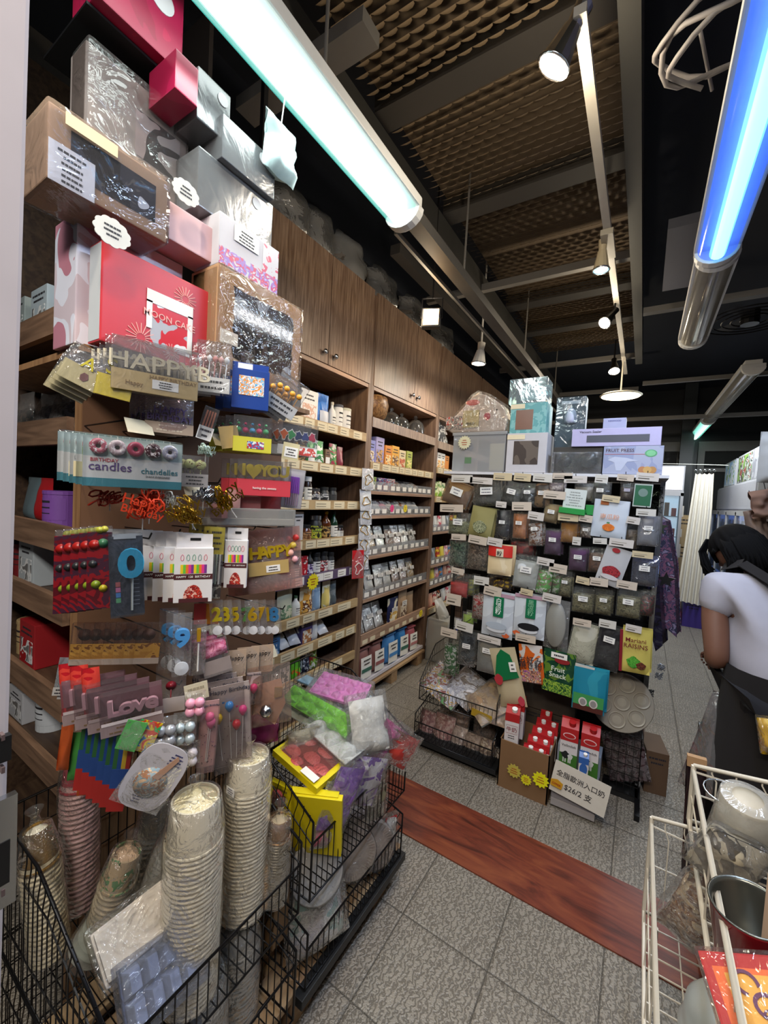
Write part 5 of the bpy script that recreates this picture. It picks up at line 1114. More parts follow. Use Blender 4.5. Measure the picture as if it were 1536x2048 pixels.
for i, (bx, c, lb) in enumerate((((312, 1440, 350, 1492), 'a8aab0', 'silver ball candles in a clear bag beside the party card'), ((350, 1432, 390, 1490), 'b8c4c8', 'pale blue bear ornaments in a clear bag'), ((350, 1490, 396, 1530), 'c8c0c4', 'pearly balls in a clear bag above the tall bowls'), ((372, 1388, 408, 1430), 'e8a0b8', 'two pink balloon candles in a clear bag'))):
    t, W, Z = hang('ornament_bag', lb, 'bag', bx, -.88, 56, HB)
    for k in range(4): MB().lathe([(0, -.012), (.009, -.008), (.012, 0), (.009, .008), (0, .012)], 12, c=((-.25+.5*(k % 2))*W, -.012, (.3+.4*(k//2))*Z)).build('ornament', mt(c, .25, .3 if i < 2 else 0), t, smooth=True)
    MB().pillow(W*1.15, Z*1.15, .04, wob=.008, seed=i).build('clear_bag', CLEAR, t, smooth=True)
# white door frame at the left edge
fr = MB()
a0, a1 = on(-140, 1024, 'y', .115), on(45, 1024, 'y', .115)
fr.box(-.62, -.463, .08, .13, 0, 2.6)
f_ = struct(fr, 'door_1', mt('c4bcc0', .5), bevel=.003)
f_.matrix_world = Matrix.Translation((-.46, .1, 1.6)) @ Matrix.Rotation(R_(1.9), 4, 'Y') @ Matrix.Translation((.46, -.1, -1.6))
def fpart(name, p0, p1, dx, m):
    a, b = on(*p0, 'x', -.46), on(*p1, 'x', -.46)
    o = MB().box(-.466, -.46+dx, min(a.y, b.y), max(a.y, b.y), b.z, a.z).build(name, m, f_); o['kind'] = 'structure'; o.matrix_parent_inverse = f_.matrix_world.inverted()
fpart('latch_slot', (-4, 1478), (22, 1518), .0010, BLACK); fpart('strike_plate', (-6, 1604), (31, 1800), .0008, CHROME); fpart('strike_slot', (-6, 1690), (18, 1762), .0014, BLACK)
for k, yy in enumerate((1535, 1470, 1780)): fpart('screw', (2, yy), (9, yy+9), .0016, mt('5a4a4a'))
# ---------------------------------------------------------------- wire baskets (local: front is +x, base at z 0)
def basket(label, loc, rz, dx, dy, hf, hb, m, step=.025, r=.0016, rr=.0035, hs=None, base=True, foot=0):
    """open-front stacking basket: low front lip, sides rising to the back"""
    t = thing('wire_basket', label, 'wire basket', loc, rz, 'wire baskets')
    hs = hs if hs is not None else hf+.35*(hb-hf)
    top = lambda x: hb if x < dx*.45 else hb+(hs-hb)*(x-dx*.45)/(dx*.55)
    mb = MB()
    mb.tube([(0, 0, hb), (dx*.45, 0, hb), (dx, 0, hs), (dx, 0, hf), (dx, dy, hf), (dx, dy, hs), (dx*.45, dy, hb), (0, dy, hb)], rr, 6, closed=True)
    mb.build('rim', m, t, smooth=True)
    mb = MB().tube([(0, 0, 0), (dx, 0, 0), (dx, dy, 0), (0, dy, 0)], rr, 6, closed=True)
    mb.build('base_rod', m, t, smooth=True)
    for s in (0, dy):
        mb = MB(); n = int(dx/step)
        for i in range(1, n):
            x = dx*i/n; mb.tube([(x, s, 0), (x, s, top(x)*.80), (x+.012, s, top(x)*.92), (x+.012, s, top(x))], r, 4)
        mb.tube([(0, s, hf*.55), (dx, s, hf*.55)], r, 4); mb.tube([(0, s, hb*.75), (dx*.55, s, hb*.75), (dx, s, min(hf, hs)*.98)], r*1.2, 4)
        mb.cyl((dx, s, 0), (dx, s, hs), rr, n=6).build('side_wires', m, t)
    mb = MB(); n = int(dy/step); q_ = 3 if rr > .005 else 1
    for i in range(1, n, q_): mb.cyl((dx, dy*i/n, 0), (dx, dy*i/n, hf), r, n=4)
    if q_ == 3: mb.cyl((dx, 0, hf*.5), (dx, dy, hf*.5), r, n=4)
    mb.build('front_wires', m, t)
    mb = MB()
    for i in range(1, n): mb.cyl((0, dy*i/n, 0), (0, dy*i/n, hb), r, n=4)
    for i in range(3): mb.cyl((0, 0, hb*(i+1)/4), (0, dy, hb*(i+1)/4), r, n=4)
    mb.build('back_wires', m, t)
    if base:
        mb = MB()
        for i in range(1, n): mb.cyl((0, dy*i/n, 0), (dx, dy*i/n, 0), r, n=4)
        for i in range(1, 6): mb.cyl((dx*i/6, 0, -.002), (dx*i/6, dy, -.002), r, n=4)
        mb.build('base_wires', m, t)
    return t
ZB1 = .44
basket('black wire basket packed with tall stacks of paper bowls and cups', (-1.28, .335, ZB1), 0, .56, .48, .14, .33, BLKMET, hs=.20)
basket('black wire basket near the floor under the bowl basket', (-1.28, .335, .13), 0, .56, .48, .16, .30, BLKMET, hs=.20)
basket('upper black wire basket of yellow boxes and silicone moulds', (-1.28, .885, .40), 0, .54, .56, .175, .42, BLKMET, hs=.24)
basket('lower black wire basket of wrapped paper plates', (-1.28, .885, .13), 0, .54, .56, .12, .26, BLKMET, hs=.17)
pallet(.34, 1.50, -1.28, -.765, .118, 'worn wooden pallet under the black baskets of cups and moulds', (.42, .86, 1.30))
tag(MB().box(-.765, -.728, .86, 1.47, .095, .125).build('base_rail', BLACK, bevel=.003), 'black base rail along the front of the lower plate basket', 'rail')

WAXP = mt('dcd6c8', .5); WRAP = film('fbf8f2', .10, 24, .05, .05, .7)
def stack(name, label, cat, px, X, rb, rr, h, sp, n, m, z0, top=None, tilt=(0, 0), rims=None, wrap=True, wm=None, group='stacks of bowls and cups in the front basket', part_name='bowl', pos=None, twist=.12):
    """cups or bowls nested upside down, base up, in a clear sleeve"""
    p = pos or on(*px, 'x', X)
    H_ = p.z-z0
    t = thing(name, label, cat, (p.x, p.y, z0), 0, group); 
    t.matrix_world = Matrix.Translation((p.x, p.y, z0)) @ Matrix.Rotation(R_(tilt[0]), 4, 'X') @ Matrix.Rotation(R_(tilt[1]), 4, 'Y')
    n = min(n, int((H_-h)/sp)+1)
    src = None
    for i in range(n):
        z = H_-h-sp*i
        a = rnd.uniform(-1, 1)*.0006
        if i == 0:
            o = MB().lathe([(0, h-.008), (rb-.004, h-.008), (rb-.004, h), (rb, h), (rr-.002, .006), (rr+.0015, .005), (rr+.0022, .002), (rr+.0015, 0), (rr-.002, .001)], 32).build(part_name, m, t, smooth=False)
        elif src is None:
            src = o = MB().lathe([(rb+.003+(rr-rb)*(1-(h*.25)/h)*0+(rr-rb)*.65, h*.32), (rr-.002, .006), (rr+.0015, .005), (rr+.0022, .002), (rr+.0015, 0), (rr-.003, .001)], 32).build(part_name, rims or m, t, smooth=True)
        else:
            o = src.copy(); COL.objects.link(o); o.parent = t; KIDS.setdefault(t.name, []).append(o)
        o.location = (a, a, z)
    if top: MB().cyl((0, 0, H_-.0078), (0, 0, H_-.0070), rb-.005, n=28).build('base_disc', top, t)
    if wrap:
        mb = MB().lathe([(rr+.004, max(0, H_-h-sp*(n-1))-.002)]+[(rr+.005+.0015*math.sin(k*2.1), max(0, H_-h-sp*(n-1))+(sp*(n-1)+h*.3)*k/8) for k in range(1, 9)]+[(rb+.004, H_+.002), (rb*.5, H_+.006), (.012, H_+.012), (.008, H_+.03), (.018, H_+.045)], 24)
        mb.build('clear_sleeve', wm or WRAP, t, smooth=True)
    return t
TOPC = P('e4dcbc', 'd8cda8', 'eae4cc', sc=60)
stack('paper_bowl_stack', 'tall sleeve of white paper bowls, the one closer to the clear trays', 'bowl stack', (392, 1595), -.80, .050, .060, .095, .0105, 40, WAXP, ZB1+.004, TOPC)
sb = stack('paper_bowl_stack', 'tall sleeve of white paper bowls with a barcode sticker, beside the yellow boxes', 'bowl stack', (498, 1508), -.855, .052, .060, .085, .0105, 42, WAXP, ZB1+.004, TOPC)
lab_plate(sb, .03, .02, .01, .37, -.064, TAGW, 3)
stack('gold_cup_stack', 'stack of shiny gold paper cups with white rims in crinkled film', 'cup stack', (110, 1655), -1.10, .026, .038, .085, .0115, 20, mt('a07818', .2, .8), ZB1+.004, mt('d8d4c4'), (4, -6), mt('c8bca0', .4))
stack('red_cup_stack', 'stack of dark red paper cups with pale rims behind the gold ones', 'cup stack', (168, 1500), -1.17, .030, .042, .10, .0125, 26, mt('8a1828', .4), ZB1+.004, mt('9a2030'), (0, -3), mt('b08a8a', .5))
stack('kraft_cup_stack', 'small tan paper cups printed with green leaves, tilted', 'cup stack', (205, 1695), -1.02, .030, .038, .075, .012, 9, P('c0a888', 'c0a888', '5a8a5a', sc=60), ZB1+.06, mt('c8a888'), (-8, 12), mt('c8b8a0'))
stack('clear_cup_stack', 'clear plastic cups in a crinkled sleeve leaning between the tan cups and bowls', 'cup stack', (278, 1640), -.96, .028, .040, .09, .013, 14, film('eef0ee', .2, 5, .08, .35, .1), ZB1+.02, None, (-14, 10))
stack('clear_cup_stack', 'second sleeve of clear plastic cups behind the leaning one', 'cup stack', (290, 1600), -1.06, .030, .042, .09, .013, 16, film('eef0ee', .2, 5, .08, .3, .1), ZB1+.01, None, (-4, 4))
stack('foil_cup_stack', 'stack of copper-topped foil baking cups in a clear sleeve', 'cup stack', (556, 1632), -.80, .027, .033, .055, .008, 26, mt('a8825c', .25, .8), ZB1+.004, mt('d0c4a8', .3, .5), (0, 2), mt('b8b0a0', .25, .9))
stack('foil_cup_stack', 'narrow sleeve of foil cups with brown paper rims behind the copper-topped stack', 'cup stack', (528, 1690), -.82, .024, .030, .05, .008, 20, mt('b89a78', .4, .3), ZB1+.004, None, (0, -2))
stack('grey_bowl_stack', 'stack of translucent grey bowls in the floor basket', 'bowl stack', None, 0, .052, .062, .06, .012, 20, mt('84888e', .3), .135, mt('7c8086'), pos=Vector((-.83, .60, .40)))
stack('grey_bowl_stack', 'second stack of translucent grey bowls beside the brown carton', 'bowl stack', None, 0, .050, .060, .06, .012, 20, mt('8c8f94', .3), .135, mt('84888e'), pos=Vector((-.86, .73, .41)))
t = thing('plastic_dome', 'grey shiny plastic dome with a white sticker in the floor basket', 'plastic dome', (-.775, .50, .16))
MB().lathe([(.0, .21), (.03, .205), (.055, .18), (.065, .14), (.068, .06), (.07, 0)], 28).build('dome', mt('7e828c', .2), t, smooth=True); lab_plate(t, .018, .026, .0, .13, -.0705, TAGW, 3)
carton('carton', 'plain brown carton standing between the bowl basket and the plate basket', 'carton', (-.90, .855, .25), 90, .06, .28, .16, mt('7a5c3c', .7))
t = thing('lid_stack', 'pale green-tinted plastic lids in a crinkled bag at the basket side', 'lid stack', (-1.02, .43, .50), 0, None, -28, 20)
for k in range(8): MB().lathe([(0, .012), (.035, .012), (.042, 0), (.045, 0)], 26, c=(0, 0, .016*k)).build('lid', film('dfe8dc', .25, 6, .12, .5, .1), t, smooth=True)
MB().lathe([(.05, -.01), (.052, .08), (.04, .15), (.01, .17)], 18).build('clear_sleeve', WRAP, t, smooth=True)
# foam box and trays leaning on the basket lip
def orient(t, c, ux, uz):
    """place an empty so that its x and z axes follow two world directions"""
    ux, uz = Vector(ux).normalized(), Vector(uz).normalized(); uz = -uz if uz.z < -.2 else uz; uy = uz.cross(ux).normalized(); uz = ux.cross(uy)
    t.matrix_world = Matrix(((ux.x, uy.x, uz.x, c[0]), (ux.y, uy.y, uz.y, c[1]), (ux.z, uy.z, uz.z, c[2]), (0, 0, 0, 1)))
def between(pa, pb, X1, X2): a, b = on(*pa, 'x', X1), on(*pb, 'x', X2); return a, b
t = thing('foam_box', 'white foam takeaway box in a clear bag leaning in front of the bowls', 'foam box')
a, b = between((195, 1925), (345, 1800), -.86, -.84); orient(t, (a+b)/2, b-a, (.55, -.5, .75)); Lb = (b-a).length
MB().box(-Lb*.5, Lb*.5, -.05, .05, -.02, .0).box(-Lb*.47, Lb*.47, -.045, .045, .0, .016).build('box', mt('d8d2d0', .5), t, bevel=.006); MB().box(-Lb*.56, Lb*.54, -.06, .06, -.026, .022).build('clear_bag', WRAP, t, bevel=.008)
t = thing('tray_pack', 'bluish clear plastic dish trays in a bag over the front lip of the bowl basket', 'tray pack')
a, b = between((255, 2010), (395, 1890), -.765, -.765); orient(t, (a+b)/2+Vector((0, 0, .0)), b-a, (.72, -.3, .62)); Lb = (b-a).length
for r_ in range(2):
    for k in range(4):
        x0 = -Lb*.48+Lb*.24*k; mb = MB(); ra = .5
        y0 = -.048+.05*r_
        mb.add([(x0, y0, -.02), (x0+Lb*.22, y0, -.02), (x0+Lb*.22, y0+.046, -.02), (x0, y0+.046, -.02), (x0+.006, y0+.006, .004), (x0+Lb*.22-.006, y0+.006, .004), (x0+Lb*.22-.006, y0+.040, .004), (x0+.006, y0+.040, .004)], [(4, 5, 6, 7), (0, 1, 5, 4), (1, 2, 6, 5), (2, 3, 7, 6), (3, 0, 4, 7)]).build('dish', mt('9aa2b4', .25), t, bevel=.003)
MB().box(-Lb*.5, Lb*.5, -.052, .054, -.026, -.02).build('sheet', mt('8890a4', .3), t); MB().box(-Lb*.56, Lb*.56, -.062, .064, -.032, .012).build('clear_bag', film('e8ecfa', .14, 26, .06, .12, .7), t, bevel=.008)

# ---- upper mould basket
YEL = mt('d8c40c', .4)
def window_box(name, label, c, ux, uz, w, h, d, art, sticker=True):
    t = thing(name, label, 'mould box', (0, 0, 0), 0, 'yellow mould boxes'); orient(t, c, ux, uz)
    b = .12*h
    MB().box(-w/2, w/2, -h/2, h/2, -d, -.0015).build('box', YEL, t, bevel=.001)
    MB().box(-w/2, -w/2+b, -h/2, h/2, -.0015, .0015).box(w/2-b, w/2, -h/2, h/2, -.0015, .0015).box(-w/2+b, w/2-b, -h/2, -h/2+b, -.0015, .0015).box(-w/2+b, w/2-b, h/2-b, h/2, -.0015, .0015).build('window_frame', YEL, t)
    for i, (x, y, r) in enumerate(((-.26, .22, .2), (.12, .28, .22), (-.28, -.2, .19), (.05, -.05, .2), (.30, -.12, .17), (.22, -.3, .14), (-.08, -.33, .15))):
        mb = MB().grid(14, 4, lambda u, v: (x*w+r*w*.75*v*math.cos(2*PI*u)*(1+.12*math.sin(3*2*PI*u+i)), y*h+r*h*.8*v*math.sin(2*PI*u)*(1+.1*math.cos(2*2*PI*u)), -.0012+.0095*math.sqrt(max(0, 1-v*v*.9))))
        mb.build('mould_shape', P('cc5a5a', 'e07070', 'b84444', sc=160, rough=.4), t, smooth=True)
    MB().box(-w/2+b, w/2-b, -h/2+b, h/2-b, -.0012, -.0004).build('tray', mt('8a2c2c', .4), t)
    MB().box(-w/2+b*.8, w/2-b*.8, -h/2+b*.8, h/2-b*.8, .0092, .0096).build('clear_window', film('fff6f4', .10, 6, .05, .03, .1), t)
    if sticker: MB().box(.12*w, .42*w, -h/2+.01*h, -h/2+.17*h, .0098, .0104).build('sticker', TAGW, t)
    mb = MB(); mb.box(-.3*w, .35*w, h/2-b*.65, h/2-b*.4, .0016, .0022); mb.build('printing', mt('8a7a20'), t)
c = on(617, 1540, 'z', .70)
pA, pB, pC = on(545, 1500, 'z', .72), on(633, 1578, 'z', .68), on(702, 1520, 'z', .69)
ux = (pB-pA); uy = (pC-pB)
window_box('mould_box', 'yellow window box with pink heart and cookie moulds lying on top of the others', (pA+pC)/2, ux, ux.cross(uy), ux.length, uy.length, .022, None)
for i, (x, y, tz, lb) in enumerate(((-.80, .95, .66, 'upright yellow box with a pink mould behind the wire front'), (-.815, .985, .665, 'second upright yellow box leaning behind the first'), (-.95, .92, .64, 'yellow box standing against the side wires'))):
    window_box('mould_box', lb, (x, y+.035*(i == 0), tz-.11), (.85, .45, 0) if i < 2 else (1, .1, 0), (.45, -.85, .12) if i == 2 else (.5, .85, .1), .15, .22, .02, None, False)
def mould(label, pts, z, th, m, bump, bag, seed=0, cav=(3, 5), domes=False, name='silicone_mould'):
    """flat flexible mould: a slab with raised shapes; pts = three pixel corners on height z"""
    a, b, c_ = [on(*p[:2], 'z', p[2] if len(p) > 2 else z) for p in pts]
    ux, uy = b-a, c_-b; W, L_ = ux.length, uy.length
    t = thing(name, label, 'silicone mould' if not domes else 'plastic mould', (0, 0, 0), 0, 'moulds on the basket'); orient(t, (a+c_)/2, ux, ux.cross(uy))
    MB().box(-W/2, W/2, -L_/2, L_/2, -th, 0).build('slab', m, t, bevel=.004)
    for i in range(cav[0]):
        for j in range(cav[1]):
            x, y = (-.5+(i+.5)/cav[0])*W, (-.5+(j+.5)/cav[1])*L_; rx, ry = W/cav[0]*.42, L_/cav[1]*.42
            def f(u, v):
                a_ = 2*PI*u; q = 1+.16*math.sin(3*a_+i+seed)*(v > .2)+.08*math.cos(5*a_+j)*(v > .2)
                return (x+rx*v*q*math.cos(a_), y+ry*v*q*math.sin(a_), th*bump*math.sqrt(max(0, 1-v**3)))
            MB().grid(16, 4, f).build('cavity', m, t, smooth=True)
    if bag: MB().box(-W*.56, W*.56, -L_*.56, L_*.56, -th*1.3, th*(bump+.35)).build('clear_bag', bag, t, bevel=.012)
    return t
BAG2 = film('fbfbfb', .16, 40, .05, .06, 1.0)
mould('lime green silicone mould of flower shapes in a shiny bag', ((590, 1370), (718, 1440, .78), (688, 1474, .74)), .80, .012, mt('6ec41c', .35), .9, BAG2, 1, (5, 2))
mould('lilac pink silicone mould of small shapes behind the lime one', ((655, 1345), (752, 1372, .80), (712, 1410, .78)), .82, .012, mt('d878c0', .4), .9, BAG2, 2, (5, 3))
mould('white mould with round domes under the lime one', ((562, 1418), (700, 1500, .70), (712, 1470, .70)), .72, .006, mt('d0dad4', .35), 2.6, None, 3, (4, 1), True, 'plastic_mould')
mould('clear mould of fluted domes in a milky bag above the yellow box', ((620, 1462), (705, 1538, .70), (745, 1470, .72)), .74, .006, mt('c8c8c4', .3), 3.0, BAG2, 4, (3, 2), True, 'plastic_mould')
mould('pale blue tray in a bag, peeping out at the far side', ((610, 1348), (700, 1385, .76), (690, 1400, .76)), .78, .008, mt('8ab4cc', .35), .8, BAG2, 5, (3, 1), True, 'plastic_mould')
mould('second pale blue tray under the lilac mould', ((700, 1400), (770, 1388, .72), (735, 1420, .72)), .72, .008, mt('7cb0cc', .35), .8, BAG2, 6, (2, 1), True, 'plastic_mould')
def bagb(label, box, X, rz, d, m, bag=CLEARB, rx=0, ry=0, wob=.012, cat='bag', name='moulds_bag', fh=.9, ax='x', group=None, z0=None):
    t, W, Z = hang(name, label, cat, box, X, rz, group or 'bags stuffed into the mould basket', ry=ry, rx=rx, ax=ax)
    MB().pillow(W*.9, Z*fh, d, wob=wob, seed=len(label), z0=Z*.03, top=.6).build('contents', m, t, smooth=True)
    if bag: MB().pillow(W*1.08, Z*1.04, d*1.3, wob=wob, seed=len(label)+3, top=.6).build('clear_bag', bag, t, smooth=True)
    return t
bagb('milky crinkled bag of white moulds at the far end of the mould basket', (700, 1395, 775, 1500), -.78, 60, .05, mt('d4d0c8', .4), BAG2, rx=-25)
bagb('bright pink beaded mould in a bag leaning outwards', (735, 1440, 802, 1540), -.74, 50, .02, P('e070b0', 'd05a9a', sc=160, rough=.35, kind='cells', bump=.6), BAG2, ry=38)
bagb('coral and red mould bag behind the bright pink one', (700, 1450, 760, 1545), -.80, 55, .03, P('c85a54', 'b84a6a', sc=30), CLEARB, ry=25)
bagb('red mould in a clear bag hanging over the far end of the basket', (765, 1462, 832, 1532), -.70, 48, .02, P('a8342c', '9a2c28', '8a6a68', sc=18, rough=.2), BAG2, ry=30)
bagb('purple cookie moulds in a clear bag bulging over the front wires', (655, 1530, 712, 1660), -.745, 62, .035, P('6a3a9a', '8a5ab8', '9a88b0', sc=26, rough=.3), BAG2, ry=22)
bagb('lilac and white moulds in a clear bag next to the purple ones', (695, 1510, 765, 1610), -.75, 62, .03, P('a890c0', 'd0cad0', '6a3a9a', sc=22, rough=.3), BAG2, ry=20)
bagb('olive-brown crinkled packet at the far corner of the basket', (735, 1540, 772, 1640), -.76, 66, .03, P('6a6450', '8a8468', sc=22, rough=.3), BAG2)
bagb('pink cookie cutter tray seen through the wires beside the yellow boxes', (640, 1570, 690, 1690), -.765, 64, .02, P('b86a74', 'a85a6a', sc=60, rough=.4), CLEARB, ry=14)
bagb('dark magenta packet behind the balloon cards', (500, 1420, 560, 1490), -.98, 62, .03, mt('7a1c48', .4), None)
bagb('pale yellow-white crinkled bag under the lime mould', (575, 1455, 640, 1500), -.95, 62, .03, mt('c4bca0', .4), BAG2)
# ---- lower plate basket
def plates(label, px, X, r, n, nrm, m, ribs=False, th=.006):
    p = on(*px, 'x', X); t = thing('plate_stack', label, 'plate stack', (0, 0, 0), 0, 'wrapped paper plates'); orient(t, p, Vector(nrm).orthogonal(), nrm)
    for k in range(n):
        pr = [(0, 0), (r*.62, 0), (r*.70, .003), (r*.97, .010), (r, .011), (r, .0125), (r*.96, .0118), (r*.68, .0048), (0, .0018)]
        MB().lathe([(a, z-th*k) for a, z in pr], 40).build('plate', m, t, smooth=True)
    if ribs:
        mb = MB()
        for k in range(48):
            a = 2*PI*k/48; mb.cyl((r*.72*math.cos(a), r*.72*math.sin(a), .0065), (r*.94*math.cos(a), r*.94*math.sin(a), .0128), .0012, n=4)
        mb.build('ribs', m, t)
    MB().lathe([(0, .02), (r*1.02, .02), (r*1.07, -th*n*.5), (r*1.02, -th*n-.01), (0, -th*n-.01)], 20).build('clear_wrap', film('fafafa', .10, 30, .05, .03, .9), t, smooth=True)
plates('stack of plain white plates in film at the open end of the plate basket', (632, 1742), -.80, .085, 8, (.75, -.55, .45), mt('c4c2c2', .4))
plates('stack of ribbed beige plates in film in the middle of the plate basket', (706, 1706), -.795, .085, 8, (.8, -.55, .2), mt('b8a89c', .5), True)
plates('stack of ribbed beige plates half hidden behind the middle stack', (745, 1690), -.80, .085, 8, (.75, -.6, .25), mt('a8988e', .5), True)
bagb('crinkled clear bag of grey-white napkins at the foot of the plate basket', (585, 1765, 680, 1880), -.80, 70, .06, P('a8a0a0', 'c0bcb8', '88a098', sc=14, rough=.3), BAG2, rx=-20, group='bags in the plate basket')
bagb('clear bag with red and white prints at the far end of the plate basket', (755, 1630, 792, 1720), -.79, 60, .03, P('c82c34', 'd8d4d0', 'd8d4d0', sc=24, rough=.3), BAG2, group='bags in the plate basket')
bagb('clear bag of white plates along the back of the plate basket', (690, 1600, 762, 1660), -.95, 60, .05, mt('b8b0b0', .4), BAG2, group='bags in the plate basket')
# ---------------------------------------------------------------- middle rack
RK = thing('display_rack', 'tall black wire rack hung with bags of baking goods mid-shop', 'display rack', (0, 0, 0))
YP = 2.74
mb = MB()
for i in range(24): mb.cyl((-1.09+1.17*i/23, YP, .1), (-1.09+1.17*i/23, YP, 1.765), .0018, n=4)
for i in range(34): mb.cyl((-1.09, YP, .1+.05*i), (.08, YP, .1+.05*i), .0018, n=4)
mb.build('wire_panel', BLKMET, RK)
for x in (-1.10, .085): MB().box(x-.012, x+.012, YP-.012, YP+.012, 0, 1.77).build('post', CHROME if x > 0 else BLKMET, RK)
for x in (-1.10, .085): MB().box(x-.012, x+.012, 2.45, 3.25, 0, .03).build('foot', BLKMET, RK)
MB().box(-1.11, .10, 2.46, 3.2, 1.758, 1.774).build('top_shelf', mt('cfcdd2', .5), RK)
MB().box(-1.10, .09, YP+.02, 3.2, .10, .12).build('bottom_shelf', BLKMET, RK)
MB().box(-1.09, .08, YP+.16, YP+.18, .12, 1.75).build('back_panel', mt('1a1816', .8), RK)
TZ = 1.776
def yhang(name, label, cat, box, Y, rz=0, ry=0, rx=0, group=None): return hang(name, label, cat, box, Y, rz, group, ry, rx, 'y')
def rack_tag(x0, y0, x1, y1, Y, m=None, ry=0):
    c, W, Z = fit(x0, y0, x1, y1, 'y', Y, 0)
    h = MB().tube([(c.x, YP, c.z+.02), (c.x, Y+.004, c.z+.02), (c.x, Y, c.z+.03)], .002, 4).build('hook', BLKMET, RK)
    mb = MB().box(-W/2, W/2, -.001, 0, -Z/2, Z/2, 0); r = rnd.random()
    mb.box(-W*.4, -W*.4+W*.5, -.0016, -.001, -Z*.28, -Z*.16, 1).box(-W*.4, W*(.1+.3*r), -.0016, -.001, Z*.02, Z*.10, 2)
    mb.build('price_tag', [m or rnd.choice((mt('c4b290'), mt('c8bfb8'), mt('c4b4a4'), mt('c8c2ba'))), mt('4a4238'), mt('9a9284')], h, M=TM((c.x, Y-.002, c.z), 0, 0, ry))
for a in '''903,950,945,965 940,955,985,968 987,946,1024,961 1028,947,1062,962 1066,948,1105,964 1105,946,1145,958 1128,952,1174,966 1190,950,1216,966 1234,949,1268,962 1272,946,1318,962
880,1009,926,1024 992,1003,1013,1015 1024,1004,1063,1021 1056,1024,1088,1040 1087,982,1131,998 1116,1026,1157,1042 1158,1030,1185,1044 1204,991,1240,1004 1272,1018,1312,1032 1253,1034,1280,1048
903,1068,932,1080 937,1072,974,1088 975,1076,1005,1092 1145,1074,1162,1090 1186,1076,1214,1088 1218,1078,1267,1094 1264,1103,1306,1116
903,1136,928,1148 1074,1116,1108,1131 1098,1128,1134,1146 948,1153,978,1170 968,1172,1003,1192 1152,1154,1180,1168 1179,1156,1216,1172 1233,1162,1274,1178
893,1188,922,1210 1041,1178,1066,1190 1085,1188,1122,1204 911,1244,946,1262 882,1257,914,1274 955,1272,1001,1285 1031,1269,1071,1284 1146,1238,1182,1252 1198,1240,1232,1256 1251,1250,1283,1264 1150,1330,1188,1350'''.split():
    b = [int(v) for v in a.split(',')]; rack_tag(*b, 2.385, None, rnd.uniform(-3, 6))
GB = 'bags hanging on the middle rack'
def gb(label, box, fill, Y=2.42, ry=0, fh=.75, d=.035, lab=True, bag=None, n=1, lz=.6, name='bag_of_goods', lm=TAGW, wob=.006):
    t, W, Z = yhang(name, label, 'bag', box, Y, rnd.uniform(-6, 6), ry, 0, GB)
    sd = len(label)*1.3
    MB().pillow(W*.9, Z*fh, d*.85, seed=sd, top=.5, z0=Z*.03, wob=wob, nu=7, nv=7).build('contents', fill, t, smooth=True)
    MB().pillow(W, Z, d, seed=sd, wob=wob*.6, nu=7, nv=9).build('clear_bag', bag or film('f4f4f0', .05, 30, .06, .035, .8), t, smooth=True)
    if lab: lab_plate(t, W*.42, W*.25, .0, Z*lz, -d*.5-.006, lm, 2, seed=len(label))
    if n: back_copies_y(t, n, label)
    return t
def back_copies_y(t, n, label):
    for i in range(n):
        c = dup(t, (0, 0, 0), label='the %s bag directly behind: %s' % (ORD[i], ' '.join(label.split()[-10:])))
        c.matrix_world = Matrix.Translation((.008, .045*(i+1), .002)) @ t.matrix_world
def gp(label, box, m, Y=2.40, ry=0, d=.03, art=None, ab=(.12, .88, .1, .5), title=None, tm=INK, ty=.72, ts=1, n=0, name='pouch', extra=None):
    t, W, Z = yhang(name, label, 'pouch', box, Y, rnd.uniform(-5, 5), ry, 0, GB)
    MB().pillow(W, Z, d, seed=len(label), wob=.003).build('bag', m, t, smooth=True)
    if art: MB().grid(6, 5, lambda u, v: ((ab[0]+(ab[1]-ab[0])*u-.5)*W, -(d*.5+.002)*(1-abs(2*(ab[0]+(ab[1]-ab[0])*u)-1)**4)-.003, (ab[2]+(ab[3]-ab[2])*v)*Z)).build('picture', art, t, smooth=True)
    if title:
        for k, s in enumerate(title.split('|')): text(s, min(W*1.3/max(2.2, len(s)*.8), Z*.2)*ts, tm, t, (0, -d*.5-.009, Z*(ty-.14*k)), ext=.0006)
    if n: back_copies_y(t, n, label)
    return t, W, Z, d
def blob(t, x, z, rx, rz, m, y, name='picture', n=20, wv=0):
    return MB().prism([(x+rx*math.cos(a)*(1+wv*math.sin(5*a)), z+rz*math.sin(a)*(1+wv*math.cos(4*a))) for a in [2*PI*k/n for k in range(n)]], y-.001, y).build(name, m, t)
DKC = mt('2a2624', .5)
gb('kraft paper bag with a pale label, tilted, topmost at the rack corner', (886, 964, 942, 1012), mt('8a6a42', .7), ry=18, fh=.95, bag=film('d8c4a0', .1, 30, .1, .1, .5))
gb('clear bag of black powder in the top row', (946, 962, 1004, 1012), mt('34332f', .7), ry=-4, bag=None)
gb('clear bag of dark grey seeds beside the black powder', (1003, 964, 1044, 1012), P('2c2c2c', '45443f', sc=80), ry=12)
gb('twisted clear bag of black sheets', (1040, 966, 1070, 1012), P('1c1c1e', '6a6a6e', sc=26))
gb('brown kraft pack with a dark window strip', (1068, 966, 1102, 1016), P('8a6a4a', '3a2c24', sc=18), fh=.95)
gb('clear bag with lilac and white bits beside the top tags', (1096, 960, 1128, 985), P('b8a8a8', '7a6a72', sc=50), lab=False)
t, W, Z = yhang('scoop_pack', 'white card pack with bright green tray in the top row', 'pack', (1122, 976, 1174, 1028), 2.40, 0, 4, 0, GB)
